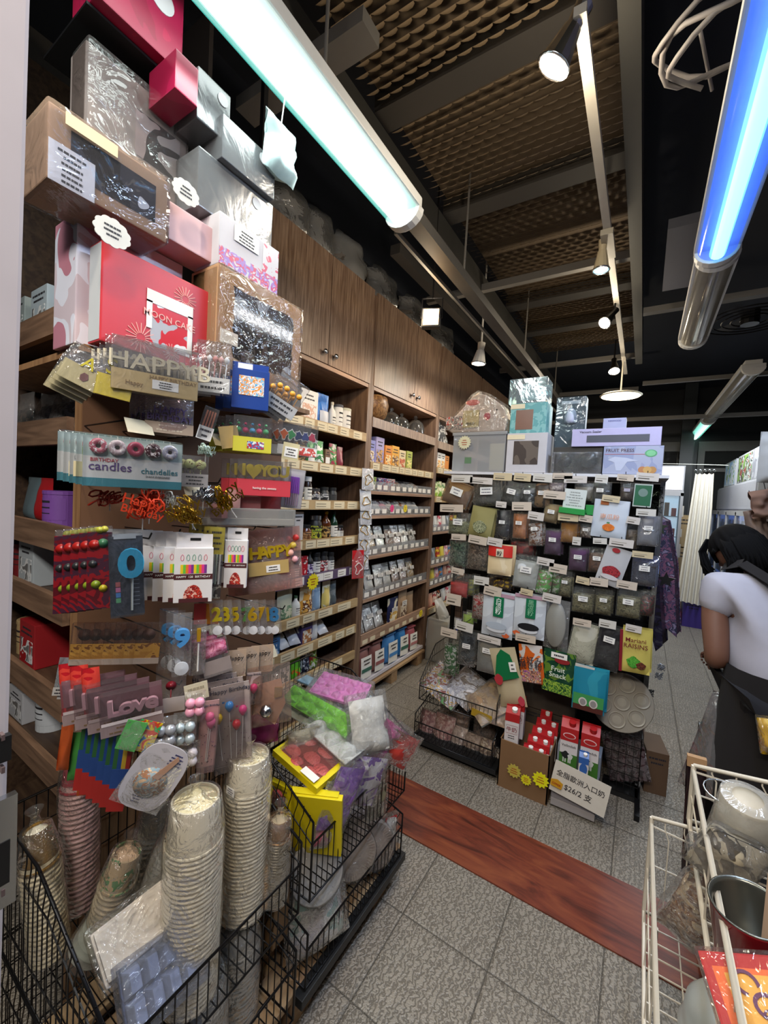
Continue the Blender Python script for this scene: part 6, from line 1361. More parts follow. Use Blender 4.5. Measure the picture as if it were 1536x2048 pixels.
card(t, W, Z, .2, .95, mt('c8ccc8'), -.01, -.4, .45, lines=6, ink=mt('8a8e8a')); MB().box(-W/2, W/2, -.03, 0, 0, .22*Z).build('green_tray', mt('1e8a3c', .4), t, bevel=.002)
t, W, Z = yhang('tray_box', 'green plastic tray end right of the white card pack', 'pack', (1172, 1010, 1192, 1030), 2.44, 0, 0, 0, GB); MB().box(-W/2, W/2, -.03, 0, 0, Z).build('green_tray', mt('1e8a3c', .4), t, bevel=.002)
gb('clear bag of grey-brown powder behind the white card pack', (1148, 966, 1186, 1002), mt('7a7266', .6), Y=2.46, lab=False)
gb('clear bag of near-black powder under a pale tag', (1184, 964, 1218, 1006), mt('262426', .6), n=1)
gb('clear bag of dark brown granules left of the green card', (1240, 966, 1268, 1002), P('3a2c26', '4c3a30', sc=90), lm=mt('b8b0c0'))
t, W, Z = yhang('card_pack', 'green card pack with a grey round print at the rack edge', 'pack', (1267, 968, 1304, 1014), 2.40, 0, 2, 0, GB); card(t, W, Z, 0, 1, mt('b8c0bc'), -.004); card(t, W, Z, .06, .94, mt('0e5a3a', .4), -.006, -.45, .45, 'green_card'); blob(t, 0, Z*.62, W*.26, W*.26, mt('6a8078'), -.007, 'round_print')
gb('clear bag of dried green herbs', (896, 1026, 940, 1070), P('6a6c50', '8a8a6a', '4a4c38', sc=70), fh=.6)
t, W, Z, d = gp('olive kraft pouch with a round picture of dried leaves', (940, 1014, 986, 1074), mt('8a8250', .6), ry=8, n=1); blob(t, 0, Z*.34, W*.30, Z*.2, P('4a5236', 'a8a888', '6a7048', sc=120), -d*.5-.003, wv=.05)
gb('black zip bag with a white sticker and shiny edges', (991, 1020, 1019, 1080), mt('16161a', .35), fh=.95)
gb('clear bag of light brown cinnamon sticks', (1025, 1024, 1054, 1078), wood('8a5430', 'a8683c', 'Z', 30), fh=.9)
gb('clear bag of curled brown bark', (1056, 1034, 1086, 1092), P('7a4a2c', 'a8a0a0', '5a3420', sc=40), ry=-6)
gb('small kraft bag with a pale sticker, tilted', (1086, 1008, 1118, 1046), mt('8a7450', .7), ry=8, fh=.95)
gb('clear bag of purple powder with a white sticker, the one further from the aisle', (1089, 1058, 1123, 1110), mt('4e2c50', .7), fh=.9)
gb('clear bag of mustard-coloured powder', (1120, 1044, 1156, 1086), mt('8a5a14', .7), fh=.9, lab=False)
gb('clear bag of mixed brown and white bits', (1160, 1048, 1184, 1076), P('5a4a44', 'a89c94', sc=50))
t, W, Z, d = gp('white pouch with an orange pumpkin picture', (1185, 1000, 1254, 1076), mt('c0c6d0', .35), ry=3, d=.02, title='南瓜粉', tm=mt('d89a7a'), ty=.55, ts=.75)
card(t, W, Z, .86, .98, mt('b0612a', .5), -.004, -.32, -.08, 'orange_patch'); blob(t, 0, Z*.28, W*.18, Z*.095, P('d87828', 'c8641c', sc=60), -.016, 'pumpkin_picture', wv=.03); blob(t, -.02*W, Z*.40, W*.05, Z*.02, mt('3a7a3a'), -.016, 'leaf_picture')
MB().box(-W*.52, W*.52, .004, .016, 0, Z).build('back_pouch', mt('a8aeb8', .35), t, bevel=.003)
gb('silvery translucent bag with a white sticker at the rack edge', (1275, 1032, 1316, 1092), mt('77767c', .35), fh=.95, bag=film('d8d8dc', .2, 18, .1, .2, .5))
gb('clear bag of brown flakes behind the pumpkin pouch', (1248, 1050, 1276, 1098), P('4a3c30', '6a5a48', sc=50), Y=2.46, lab=False)
PODS = P('1c2a22', '4a5a4a', '26322a', sc=46)
gb('clear bag of dark green twisted pods', (898, 1080, 933, 1134), PODS, fh=.9, lab=False)
gb('clear bag of brown twisted vanilla pods', (934, 1084, 976, 1140), P('2c241e', '6a5a4c', '3a3028', sc=46), fh=.9, lab=False)
t, W, Z, d = gp('red and cream stand-up pouch with a black mark', (976, 1090, 1024, 1150), P('d8c098', 'e0ccaa', sc=8), title='粉', tm=INK, ty=.72, ts=.9, n=1)
MB().grid(6, 4, lambda u, v: ((u-.5)*W, -(d*.5+.002)*(1-abs(2*u-1)**4)*(1-.5*v)-.003, Z*(.62+.38*v))).build('red_top', mt('c02820', .35), t, smooth=True); MB().box(-W*.14, W*.16, -.022, -.020, Z*.62, Z*.88).build('white_patch', mt('d8c8b0'), t)
gb('crumpled dark red bag behind the red and cream pouch', (1020, 1076, 1068, 1112), P('9a2420', '5a1c1c', sc=30), Y=2.48, lab=False)
gb('clear bag of white powder with a printed header', (1026, 1112, 1078, 1178), mt('c4c6c8', .5), ry=4, fh=.8, n=1)
gb('clear bag of white and green strips', (1074, 1128, 1106, 1190), P('c8ccc4', '5a9a4a', '8a6a60', sc=36), ry=6, lab=False)
gb('clear bag of pale strips under a cream tag', (1104, 1140, 1124, 1190), P('b8bcb4', '5a8a4a', '6a5a50', sc=36), lab=False)
gb('clear bag of purple powder with a white sticker, the one closer to the aisle', (1137, 1094, 1174, 1142), mt('502a50', .7), fh=.9)
gb('clear bag of brown dried fruit', (1176, 1096, 1212, 1146), P('4a2c20', '6a4430', sc=60))
t, W, Z, d = gp('white pouch with a picture of red chillies in a bowl', (1200, 1094, 1252, 1172), mt('b4b2b4', .4), ry=14, d=.02)
blob(t, 0, Z*.36, W*.36, Z*.15, P('8a1c24', 'a83038', '5a1018', sc=130), -.014, 'chilli_picture', wv=.04); blob(t, 0, Z*.22, W*.36, Z*.06, mt('c4bcbc'), -.0155, 'bowl_picture'); blob(t, -.1*W, Z*.92, W*.16, Z*.06, mt('9a1820'), -.008, 'red_mark')
gb('silver-topped zip bag of dark berries at the rack edge', (1263, 1112, 1314, 1172), mt('2a2022', .5), bag=film('c8d0f0', .3, 12, .06, .1, .7), n=1)
t = gb('clear bag with a red and white felt hat shape', (900, 1148, 936, 1194), mt('b02c28', .6), fh=.6, lab=False); gb('narrow clear bag with yellow-green bits beside the felt hat bag', (936, 1150, 952, 1192), P('8a8a4a', '6a6a60', sc=50), lab=False)
gb('crinkled clear bag of reddish mix', (944, 1188, 972, 1240), P('6a4a40', '9a8a84', '8a3030', sc=50), lab=False, fh=.9)
gb('bag with a bright yellow picture showing through the wires', (974, 1150, 1022, 1178), P('d8b020', '5a3a1c', '2a1c18', sc=50), Y=2.5, lab=False)
def jelly(label, box, bowl, dark, ttl):
    t, W, Z, d = gp(label, box, P('b8bcc4', 'c8ccd2', sc=10, rough=.3), d=.03, n=1)
    MB().box(-W*.12, W*.20, -.021, -.019, Z*.48, Z*.93).build('green_panel', mt('0e6a44', .4), t)
    for k, ch in enumerate(ttl): text(ch, Z*.14, mt('e0e8e0') if not dark else mt('7ab08a'), t, (W*.04, -.0225, Z*(.83-.12*k)), ext=.0006)
    blob(t, 0, Z*.27, W*.34, Z*.085, mt(bowl, .3), -.0195, 'bowl_picture'); blob(t, 0, Z*.19, W*.3, Z*.07, mt('c8c8cc'), -.0185, 'bowl_picture'); blob(t, W*(.3 if not dark else -.38), Z*.08, W*.12, Z*.05, mt('c85a2c'), -.010, 'fruit_picture', wv=.1)
    MB().box(-W/2, W/2, -.006, -.004, Z*.92, Z).build('top_band', mt('b08a9a'), t)
jelly('white bag with a green panel of large white characters and an empty bowl', (965, 1186, 1026, 1274), 'a8b0bc', False, '白凉粉')
jelly('white bag with a green panel and a bowl of black jelly', (1028, 1190, 1090, 1276), '1c1c20', True, '黑凉粉')
t, W, Z = yhang('noodle_pack', 'clear pack with a large white oval disc', 'pack', (1090, 1198, 1136, 1300), 2.42, -12, 0, 0, GB)
MB().lathe([(0, -.012), (.045, -.010), (.05, 0), (.045, .010), (0, .012)], 26, M=Matrix.Translation((0, -.014, Z*.5)) @ Matrix.Diagonal((W*9, 1, Z*9.2, 1)) @ Matrix.Rotation(R_(90), 4, 'X')).build('disc', mt('8c8a84', .4), t, smooth=True); MB().pillow(W*1.04, Z, .05).build('clear_bag', CLEAR, t, smooth=True)
HRB = P('6a6448', '847c5c', '4c4834', sc=80)
for i, b in enumerate(((1116, 1142, 1143, 1194), (1143, 1176, 1188, 1226), (1190, 1178, 1224, 1230), (1232, 1180, 1282, 1236))): gb('clear bag of pale green-brown dried herbs, %s of four in the herb row' % ORD[i], b, HRB, fh=.7)
gb('small dark bag with red and green bits at the end of the herb row', (1280, 1182, 1306, 1232), P('2a2424', '6a2c2c', '3a4a34', sc=50), lab=False)
gb('clear bag of dark seaweed sheets, lower corner of the rack', (916, 1262, 952, 1332), P('26282a', '3c4044', sc=30), fh=.9, n=1)
gb('grey zip pouch with a white sticker in the bottom row', (955, 1284, 994, 1346), mt('7e7a72', .4), fh=.95, bag=film('d8d8d4', .2, 18, .1, .2, .5), lz=.75)
gb('narrow white and green packet at the rack corner', (888, 1274, 913, 1352), P('b0b4ae', '3a6a3a', 'c8c8c4', sc=30), lab=False)
gb('round lime green lid peeping out beside the white jelly bag', (925, 1224, 948, 1248), mt('8ab01c', .4), Y=2.5, lab=False, bag=CLEAR)
t, W, Z, d = gp('cream flour bag with a green pointed top and red seal', (990, 1296, 1042, 1412), mt('b8a888', .5), ry=-16, d=.05)
MB().prism([(-.48*W, .45*Z), (.48*W, .52*Z), (.3*W, Z*.9), (0, Z), (-.2*W, .9*Z)], -.034, -.030).build('green_top', mt('0c6a3c', .35), t); blob(t, -.30*W, .50*Z, .16*W, .09*Z, mt('a82c34'), -.036, 'red_seal', wv=.06); blob(t, .36*W, .12*Z, .12*W, .08*Z, mt('b83a4a'), -.024, 'red_seal', wv=.06); card(t, W, Z, .62, .78, TAGW, -.036, .2, .44, 'price_label', lines=2)
t, W, Z, d = gp('orange, white and purple pouch with black brush characters', (1040, 1290, 1086, 1366), P('c85a1c', 'c8c0bc', 'd0682a', sc=9, rough=.35), ry=-8, title='お好み|焼き粉', tm=INK, ty=.62, ts=1.0)
MB().box(-W*.4, W*.4, -.019, -.018, Z*.05, Z*.36).build('picture', P('8a4a8a', 'd8a070', '5a2a3a', 'c8b0a0', sc=70), t)
t, W, Z, d = gp('dark green pouch of fruit snack with green fruit pictures', (1086, 1302, 1148, 1388), P('0e3a26', '123f2a', '5a7a2a', sc=24, rough=.35), title='Fruit|Snack', tm=mt('d8dcd0'), ty=.60, ts=.8, n=1)
blob(t, .1*W, .80*Z, .24*W, .07*Z, mt('8a1c20'), -.012, 'red_oval'); MB().box(-W*.44, W*.44, -.0188, -.018, Z*.04, Z*.30).build('picture', P('1a4a24', '8aa83a', '3a6a2a', sc=60), t); card(t, W, Z, .84, .97, TAGW, -.014, -.25, .25, 'price_label', lines=1)
gb('clear bag of cream powder hanging at the front', (1137, 1246, 1197, 1330), mt('b8b4a4', .6), ry=8, fh=.92, lab=False, n=1)
gb('clear bag of black dried pieces beside the cream powder', (1190, 1252, 1242, 1340), P('17161a', '2a282e', sc=50), ry=6, fh=.92, lz=.72, n=1)
t, W, Z, d = gp('yellow raisin pouch with dark red edge and lettering', (1240, 1262, 1300, 1346), mt('c4b45c', .4), ry=-2, d=.03, title='Mariani|RAISINS', tm=mt('6a1418'), ty=.80, ts=1.0, n=2)
MB().box(-W*.52, -W*.42, -.010, -.004, 0, Z).build('red_edge', mt('7a1424', .4), t); blob(t, -.05*W, .28*Z, .22*W, .13*Z, P('3a8a2a', '5aa83a', '2a6a1c', sc=120), -.0195, 'grapes_picture', wv=.12); blob(t, .2*W, .22*Z, .16*W, .08*Z, P('4a2418', '6a3424', sc=120), -.0200, 'raisins_picture', wv=.1)
t, W, Z, d = gp('teal and green coconut chips pouch with two coconut halves', (1146, 1338, 1210, 1424), P('1c7a94', '2a8aa0', sc=6, rough=.35), Y=2.36, d=.03, n=1)
MB().box(-W*.46, W*.46, -.0186, -.018, Z*.04, Z*.42).build('green_half', mt('3a8a4a'), t); MB().box(-W*.46, W*.46, -.0190, -.0186, Z*.04, Z*.16).build('brown_half', mt('4a1c14'), t)
for s in (-.16, .16): blob(t, s*W, .24*Z, .13*W, .10*Z, mt('c8c0bc'), -.0195, 'coconut_picture'); blob(t, s*W, .24*Z, .09*W, .075*Z, mt('8a8484'), -.0206, 'coconut_picture')
# round pan
c = on(1243, 1404, 'y', 2.52)
t = thing('egg_tray', 'round beige tray with seven shallow round wells leaning on the rack', 'round tray', c, 0, None, -14); t.matrix_world = Matrix.Translation(c) @ Matrix.Rotation(R_(12), 4, 'Z') @ Matrix.Rotation(R_(76), 4, 'X')
RT = .148
MB().lathe([(0, 0), (RT, 0), (RT+.003, .004), (RT, .008), (0, .008)], 48).build('disc', mt('8c8478', .5), t)
for k in range(7):
    a = 2*PI*k/6+.3; x, y = ((RT*.64*math.cos(a), RT*.64*math.sin(a)) if k < 6 else (0, 0))
    MB().lathe([(.034, .0082), (.040, .0082), (.042, .012), (.040, .013), (.036, .0105), (.034, .0082)], 26, c=(x, y, 0)).lathe([(0, .009), (.020, .009), (.022, .0088)], 20, c=(x, y, 0)).build('well_rim', mt('9a9284', .5), t, smooth=True)
# boxes on top of the rack
def tb(label, x0, x1, y0, y1, m, Y=2.50, d=.16, z0=None, rz=0, name='gadget_box', bevel=.002, cat='box'):
    c, W, Z = fit(x0, y0, x1, y1, 'y', Y, rz); zb = c.z-Z/2 if z0 is None else z0
    t = thing(name, label, cat, (c.x, Y+d/2, zb), rz, 'boxes on top of the middle rack'); h = c.z+Z/2-zb
    MB().box(-W/2, W/2, -d/2, d/2, 0, h).build('body', m, t, bevel=bevel); return t, W, h, d/2
MILK = film('e4e6ea', .2, 8, .12, .38, .15)
t, W, Z, D = tb('milky clear storage box with a red-edged price star', 904, 1008, 864, 944, MILK, 2.47, .2, TZ, name='storage_box', cat='storage box'); ZS = TZ+Z
MB().box(-W*.52, W*.52, -D-.006, D, Z-.02, Z).build('lid', MILK, t, bevel=.003); MB().box(W*.22, W*.48, -D+.006, -D+.008, .01, Z*.7).build('paper_inside', mt('c8b890'), t); MB().box(-W*.25, -W*.12, -D-.001, -D, .2*Z, .36*Z).build('green_label', mt('5a7a5a'), t)
c = on(929, 885, 'y', 2.455); star_sign(c, 0, .045, 'c8c4a4', 'pale price star with a red outline on the storage box', 16, .8)
t, W, Z, D = tb('white cake box with a dark window and cream tag', 1012, 1092, 866, 944, mt('c0bcc0', .5), 2.47, .2, TZ, name='cake_box', cat='cake box'); ZC = TZ+Z
MB().box(-W*.32, W*.30, -D-.0012, -D, .2*Z, .80*Z).build('window', P('4c4440', '6a6058', sc=8, rough=.15), t); MB().box(-W*.5, -W*.05, -D-.003, -D-.002, .84*Z, .96*Z).build('price_tag', TAG, t)
t, W, Z, D = tb('teal patterned cake box with a brown square window', 1020, 1092, 806, 862, P('5a9a9c', '7ab0b0', sc=24), 2.48, .17, ZC+.001, name='cake_box', cat='cake box'); ZD = ZC+.001+Z
MB().box(-W*.34, W*.14, -D-.0012, -D, .12*Z, .78*Z).build('window', mt('7a5444', .3), t); MB().box(-W*.5, -W*.10, -D-.003, -D-.002, .82*Z, .98*Z).build('price_tag', TAG, t)
t, W, Z, D = tb('clear empty cake box on the very top of the stack', 1018, 1092, 756, 806, film('cfe6ea', .22, 6, .08, .25, .2), 2.48, .17, ZD+.001, name='clear_box', cat='cake box')
MB().box(-W*.2, W*.3, -D+.02, -D+.022, .02, Z*.8).build('inner_card', mt('9ab4b8'), t)
c, W, Z = fit(892, 772, 1018, 858, 'y', 2.50, 0)
t = thing('rabbit_gift_box', 'white rabbit-shaped gift box in crinkled film on the storage box', 'gift box', (c.x, 2.56, ZS+.002), 0, 'boxes on top of the middle rack')
out = [(-.5*W, .12*Z), (-.42*W, .02*Z), (.46*W, 0), (.5*W, .3*Z), (.42*W, .62*Z), (.2*W, .86*Z), (.0, .98*Z), (-.1*W, .9*Z), (-.22*W, .68*Z), (-.4*W, .4*Z)]
MB().prism([(x*.94, z*.94) for x, z in out], -.06, .05).build('body', mt('c0b4ae', .4), t, bevel=.008)
blob(t, -.08*W, .70*Z, .11*W, .07*Z, mt('b8463c'), -.0605, 'ear_print'); blob(t, .16*W, .36*Z, .05*W, .09*Z, mt('b04a5a'), -.0605, 'cheek_print'); blob(t, .04*W, .44*Z, .012*W, .018*Z, INK, -.0605, 'eye_print'); blob(t, .3*W, .50*Z, .012*W, .018*Z, INK, -.0605, 'eye_print')
MB().box(-.5*W, -.2*W, -.0608, -.060, .08*Z, .4*Z).build('flower_print', P('a83c34', 'c0b4ae', '5a5a60', 'c0b4ae', sc=60), t)
MB().box(-.22*W, .04*W, -.066, -.0645, .12*Z, .52*Z).build('price_card', mt('b8ac80'), t); text('超低价', .020, INK, t, (-.09*W, -.067, .2*Z))
MB().prism(out, -.07, .06).build('clear_wrap', film('fffaf4', .24, 16, .05, .05, 1.0), t, bevel=.012)
t, W, Z, D = tb('tall grey blister box with a white egg-shaped kitchen gadget', 1110, 1168, 796, 944, mt('5a646c', .4), 2.60, .07, TZ, name='gadget_box')
MB().lathe([(0, .03), (.032, .03), (.036, .045), (.034, .07), (.024, .10), (.012, .115), (0, .118)], 20, c=(0, -D-.002, Z*.60)).build('gadget_print', mt('b4b6c4', .4), t, smooth=True); MB().box(-W*.35, W*.3, -D-.002, -D, .92*Z, .96*Z).build('title_strip', mt('c8ccd0'), t); MB().box(-W/2, W/2, -D-.03, -D, 0, Z).build('clear_front', film('dfe8ec', .14, 8, .05, .05, .2), t, bevel=.003)
t, W, Z, D = tb('black kitchen gadget in a crinkled clear bag inside a dark box', 1104, 1203, 894, 946, mt('2c2622', .5), 2.49, .12, TZ, name='gadget_box')
MB().lathe([(.0, .02), (.04, .018), (.045, 0), (.04, -.005)], 24, M=TM((.06, -D, Z*.5), rx=90)).lathe([(0, .02), (.03, .015), (.034, 0)], 18, M=TM((-.06, -D, Z*.45), rx=90)).build('gadget_print', mt('15171c', .25), t, smooth=True); MB().box(-W/2, W/2, -D-.03, -D, 0, Z*.8).build('clear_bag', BAG2, t, bevel=.01)
t, W, Z, D = tb('fruit press box with pictures of a press, oranges and a lime slice', 1204, 1324, 892, 952, P('8c94b4', 'a0a4bc', '9498b4', sc=6, rough=.4), 2.47, .1, TZ, name='fruit_press_box'); ZF = TZ+Z
text('FRUIT PRESS', .024, mt('4a3040'), t, (-.22*W, -D-.001, .84*Z)); MB().box(-W*.48, W*.4, -D-.0008, -D, .70*Z, .715*Z).build('red_line', mt('a84a4a'), t)
blob(t, .30*W, .74*Z, .10*W, .13*Z, mt('5aa070'), -D, 'lime_print'); blob(t, .30*W, .74*Z, .075*W, .10*Z, mt('7ac08a'), -D-.001, 'lime_print')
for k, (x, c_) in enumerate(((.18, 'b87a4a'), (.34, 'b88448'), (.26, 'c89c5a'))): blob(t, x*W, .16*Z, .07*W, .12*Z, mt(c_), -D-.001*k, 'orange_print')
MB().prism([(-.42*W, .5*Z), (-.3*W, .62*Z), (-.1*W, .58*Z), (.1*W, .48*Z), (-.08*W, .44*Z), (-.18*W, .12*Z), (-.26*W, .12*Z), (-.3*W, .42*Z)], -D-.001, -D).build('press_print', mt('b8bcd0', .3), t)
t, W, Z, D = tb('long white vacuum sealer box with a dark bar picture', 1140, 1318, 856, 890, mt('b0a8cc', .45), 2.47, .12, ZF+.001, name='vacuum_sealer_box')
text('Vacuum Sealer', .018, mt('2a2440'), t, (-.28*W, -D-.001, .82*Z)); MB().box(-W*.32, W*.38, -D-.0012, -D, .22*Z, .62*Z).build('sealer_print', mt('34384a', .4), t, bevel=.0005)
t, W, Z, D = tb('small lilac-grey box with printed name behind the vacuum sealer box', 1206, 1252, 836, 858, mt('9a9cb8', .45), 2.62, .07, TZ, name='small_box'); text('KENWOOD', .012, mt('3a4080'), t, (0, -D-.001, .95*Z))
# ---- baskets at the foot of the rack (front faces the entrance: rotate so +x -> -y)
basket('upper chrome-black wire basket of flat packs at the foot of the middle rack', (-1.13, 2.72, .30), -90, .38, .50, .085, .30, mt('3a3836', .3, .8), hs=.12)
basket('lower black wire basket of pinkish and tan bags at the foot of the middle rack', (-1.13, 2.68, .07), -90, .38, .50, .10, .20, BLKMET, hs=.15)
tag(MB().box(-1.15, -.60, 2.29, 2.71, .04, .068).build('base_tray', BLACK, bevel=.004), 'low black base tray under the two wire baskets', 'base tray')
for i, (x, y) in enumerate(((-1.11, 2.36), (-.64, 2.36), (-1.11, 2.70), (-.64, 2.70))): tag(MB().cyl((x-.012, y, .0195), (x+.012, y, .0195), .0195, n=14).build('caster', BLACK), ('caster under the %s corner of the black base tray' % ('front wall-side', 'front milk-side', 'back wall-side', 'back milk-side')[i]), 'caster', 'casters')
def fb(label, box, Y, m, rx=-55, d=.04, bag=BAG2, ry=0, rz=0, lab=None, grp='packs in the baskets of the middle rack'):
    t, W, Z = yhang('packet', label, 'packet', box, Y, rz, ry, rx, grp); MB().pillow(W, Z, d, seed=len(label), wob=.008, top=.6).build('contents', m, t, smooth=True)
    if bag: MB().pillow(W*1.08, Z*1.05, d*1.25, seed=len(label)+1, wob=.01, top=.6).build('clear_bag', bag, t, smooth=True)
    return t, W, Z
fb('white flat pack printed with colourful food, at the end of the upper basket', (850, 1335, 930, 1402), 2.45, P('b8bac8', 'c89a3a', 'b8bac8', '8a3a34', '6aa06a', sc=22), ry=20)
fb('shiny white pack with food picture next in the upper basket', (900, 1340, 965, 1410), 2.46, P('a8a8b4', 'c0bcc0', '7a6a60', sc=16), ry=25)
fb('clear bag of long brown sheets with a white label strip', (942, 1362, 1012, 1442), 2.42, P('8a6c50', 'a08462', '9a8470', sc=14), ry=40)
fb('tan crumpled bag at the milk end of the upper basket', (975, 1400, 1020, 1452), 2.40, P('8a7260', 'a89080', sc=14))
t = tag(MB().box(-.062, .062, -.002, .0, -.022, .022).build('price_card', [mt('a08020', .5)], bevel=.001), 'dark yellow price card on the front of the upper wire basket', 'price card'); t.matrix_world = TM(on(963, 1431, 'y', 2.325), 0, 0, 6)
for i, (bx, cs, lb) in enumerate((((838, 1425, 872, 1490), ('7a4a50', '9a6a6c', 'b89a98'), 'pinkish wrapped sweets, first'), ((868, 1432, 905, 1498), ('8a5a58', 'a87c78', 'c0a8a0'), 'pinkish wrapped sweets, second'), ((900, 1455, 930, 1512), ('8a7a72', 'a89890', 'b8aca0'), 'pale brown wrapped pieces'), ((925, 1470, 962, 1530), ('7a6658', '948070', 'a89888'), 'tan slabs in clear film'), ((955, 1480, 985, 1540), ('6a5444', '8a7258', 'c0b498'), 'brown and cream packs'), ((975, 1500, 1010, 1560), ('8a8078', 'a89c90', '6a5c50'), 'white-tipped clear packs'), ((880, 1420, 935, 1455), ('5a4432', '7a5c40', '4a3828'), 'brown crumpled bag at the back'), ((950, 1430, 990, 1480), ('5a4a38', '6a5844', '3c3026'), 'dark tan bag at the back'))):
    fb('clear bag of '+lb+' in the lower basket' if 'clear' not in lb and 'bag' not in lb else lb+' of the lower basket', bx, 2.42+.08*(i > 5), P(*cs, sc=40), rx=-20, d=.06, bag=film('f0e8e4', .16, 30, .06, .06, .9))
# ---- milk
MR = mt('a81c20', .35); MW = mt('ccc6c6', .4)
def milk(label, x, y, z, rz, w, h, style, group='milk cartons by the rack', rx=0):
    t = thing('milk_carton', label, 'milk carton', (x, y, z), rz, group, rx)
    g = h*.86
    MB().box(-w/2, w/2, -w/2, w/2, 0, g).build('body', MW, t, bevel=.002)
    gm = MB().add([(-w/2, -w/2, g), (w/2, -w/2, g), (w/2, w/2, g), (-w/2, w/2, g), (-w/2, 0, h*.97), (w/2, 0, h*.97)], [(0, 1, 5, 4), (2, 3, 4, 5), (1, 2, 5), (3, 0, 4)]).box(-w/2, w/2, -.002, .002, h*.965, h)
    c_ = 'a81c20' if style != 'blue' else '2a5aa0'
    gm.build('gable_top', mt(c_, .35), t); MB().box(-w/2-.0006, w/2+.0006, -w/2-.0006, w/2+.0006, g*(.78 if style != 'cow' else .72), g).build('top_band', mt(c_, .35), t)
    MB().cyl((w*.12, -w*.25, h*.90), (w*.12, -w*.34, h*.975), w*.2).build('cap', WHITE if style != 'cow' else MR, t)
    if style == 'cow':
        MB().box(-w/2-.0007, w/2+.0007, -w/2-.0007, w/2+.0007, 0, g*.45).build('meadow_print', mt('3a6a24'), t); text('Vollmilch', w*.22, INK, t, (0, -w/2-.001, g*.62)); blob(t, 0, g*.84, w*.36, g*.06, mt('d8c0c0'), -w/2-.0008, 'crest'); blob(t, 0, g*.84, w*.31, g*.045, MR, -w/2-.0018, 'crest')
        blob(t, -.15*w, g*.42, w*.26, g*.07, mt('1c1c1e'), -w/2-.0009, 'cow_print', wv=.2); blob(t, .12*w, g*.40, w*.14, g*.06, mt('c8c8c4'), -w/2-.0019, 'cow_print', wv=.15)
        mb = MB()
        for q in (-.3, -.18, .0, .1): mb.box(q*w, q*w+.006, -w/2-.0016, -w/2-.0008, g*.26, g*.38)
        mb.build('cow_print', mt('c8c8c4'), t)
    elif style == 'red':
        text('牛奶', w*.38, mt('7a1c24'), t, (0, -w/2-.001, g*.56)); MB().tube([(-.4*w, -w/2-.0008, g*.46), (.4*w, -w/2-.0008, g*.46), (.4*w, -w/2-.0008, g*.68), (-.4*w, -w/2-.0008, g*.68)], .0008, 4, closed=True).build('frame_print', mt('7a1c24'), t); text('鲜牛奶', w*.18, mt('b04048'), t, (0, -w/2-.001, g*.18)); mb = MB(); tick(mb, w*.8, 2, g*.3, g*.42, -w/2, 0, 3); mb.build('printing', INK, t)
    else: blob(t, 0, g*.6, w*.4, g*.2, mt('2a5aa0'), -w/2-.0008, 'blue_print'); mb = MB(); tick(mb, w*.8, 2, g*.2, g*.35, -w/2, 0, 3); mb.build('printing', mt('2a5aa0'), t)
    return t
t = thing('carton_box', 'open brown cardboard box full of red milk cartons', 'cardboard box', (-.455, 2.42, 0))
MB().box(-.13, .135, -.14, -.134, .006, .27).box(-.13, .135, .134, .14, .006, .27).box(-.13, -.124, -.14, .14, .006, .27).box(.129, .135, -.14, .14, .006, .27).box(-.13, .135, -.14, .14, .0, .006).build('box', mt('7a5a3c', .75), t)
milk('tall white and red milk carton with Chinese characters at the corner of the box', -.535, 2.335, .215, 8, .075, .24, 'red'); milk('white and red milk carton behind the front corner one', -.53, 2.43, .24, 5, .075, .24, 'red')
for i in range(9):
    milk('red-topped milk carton lying in the brown box, %s of the pile' % ORD[i], -.435+.055*(i % 2)+.01*(i//2), 2.315+.055*(i//2), .06+.028*(i//2), 4, .062, .20+.0*i, 'red', rx=-12)
t = thing('white_crate', 'white crate standing beside the box of red milk cartons', 'crate', (-.20, 2.42, 0))
MB().box(-.105, .105, -.12, .12, .05, .17).build('body', mt('8e8a90', .5), t, bevel=.004); MB().box(-.105, .105, -.125, .12, .012, .05).build('foot', mt('a09a9c', .5), t, bevel=.004); MB().box(.02, .07, -.1215, -.12, .09, .16).build('picture', P('3a5a2a', '1c1c1c', 'a8a8a8', sc=40), t)
MB().box(-.085, -.055, -.09, .09, .0, .012).box(.055, .085, -.09, .09, .0, .012).build('runner', BLACK, t)
MB().box(-.105, .108, .0, .12, .17, .28).build('step', mt('9098a8', .5), t, bevel=.003)
milk('green and red whole milk carton with a cow, wall side', -.245, 2.385, .172, 4, .085, .29, 'cow'); milk('green and red whole milk carton with a cow, aisle side', -.145, 2.385, .172, 2, .085, .29, 'cow', rx=0); milk('small blue and white milk carton in front of the cow cartons', -.165, 2.318, .172, 6, .045, .17, 'blue')
t = thing('price_sign', 'white price sign in front of the whole milk cartons', 'sign', (0, 0, 0))
c, W, Z = fit(1106, 1545, 1212, 1600, 'y', 2.28, 0); t.matrix_world = TM(c, 0, -8, 8)
MB().box(-W/2, W/2, 0, .003, -Z*.62, Z*.5).build('card', mt('c6bfb4', .5), t); text('全脂歐洲入口奶', W*.125, INK, t, (0, -.001, Z*.10)); text('$26/2 支', W*.14, INK, t, (0, -.001, -Z*.28), name='lettering')
for i, (px, py, r, c_) in enumerate(((1028, 1542, .040, 'b8a848'), (1052, 1560, .030, 'd8d01c'), (1081, 1560, .044, 'e0dc14'))):
    star_sign(on(px, py, 'y', 2.268-.004*i), 0, r, c_, ('dull yellow', 'small bright yellow', 'large bright yellow')[i]+' price star stuck on the box of milk cartons', 12, .75, txt=None)
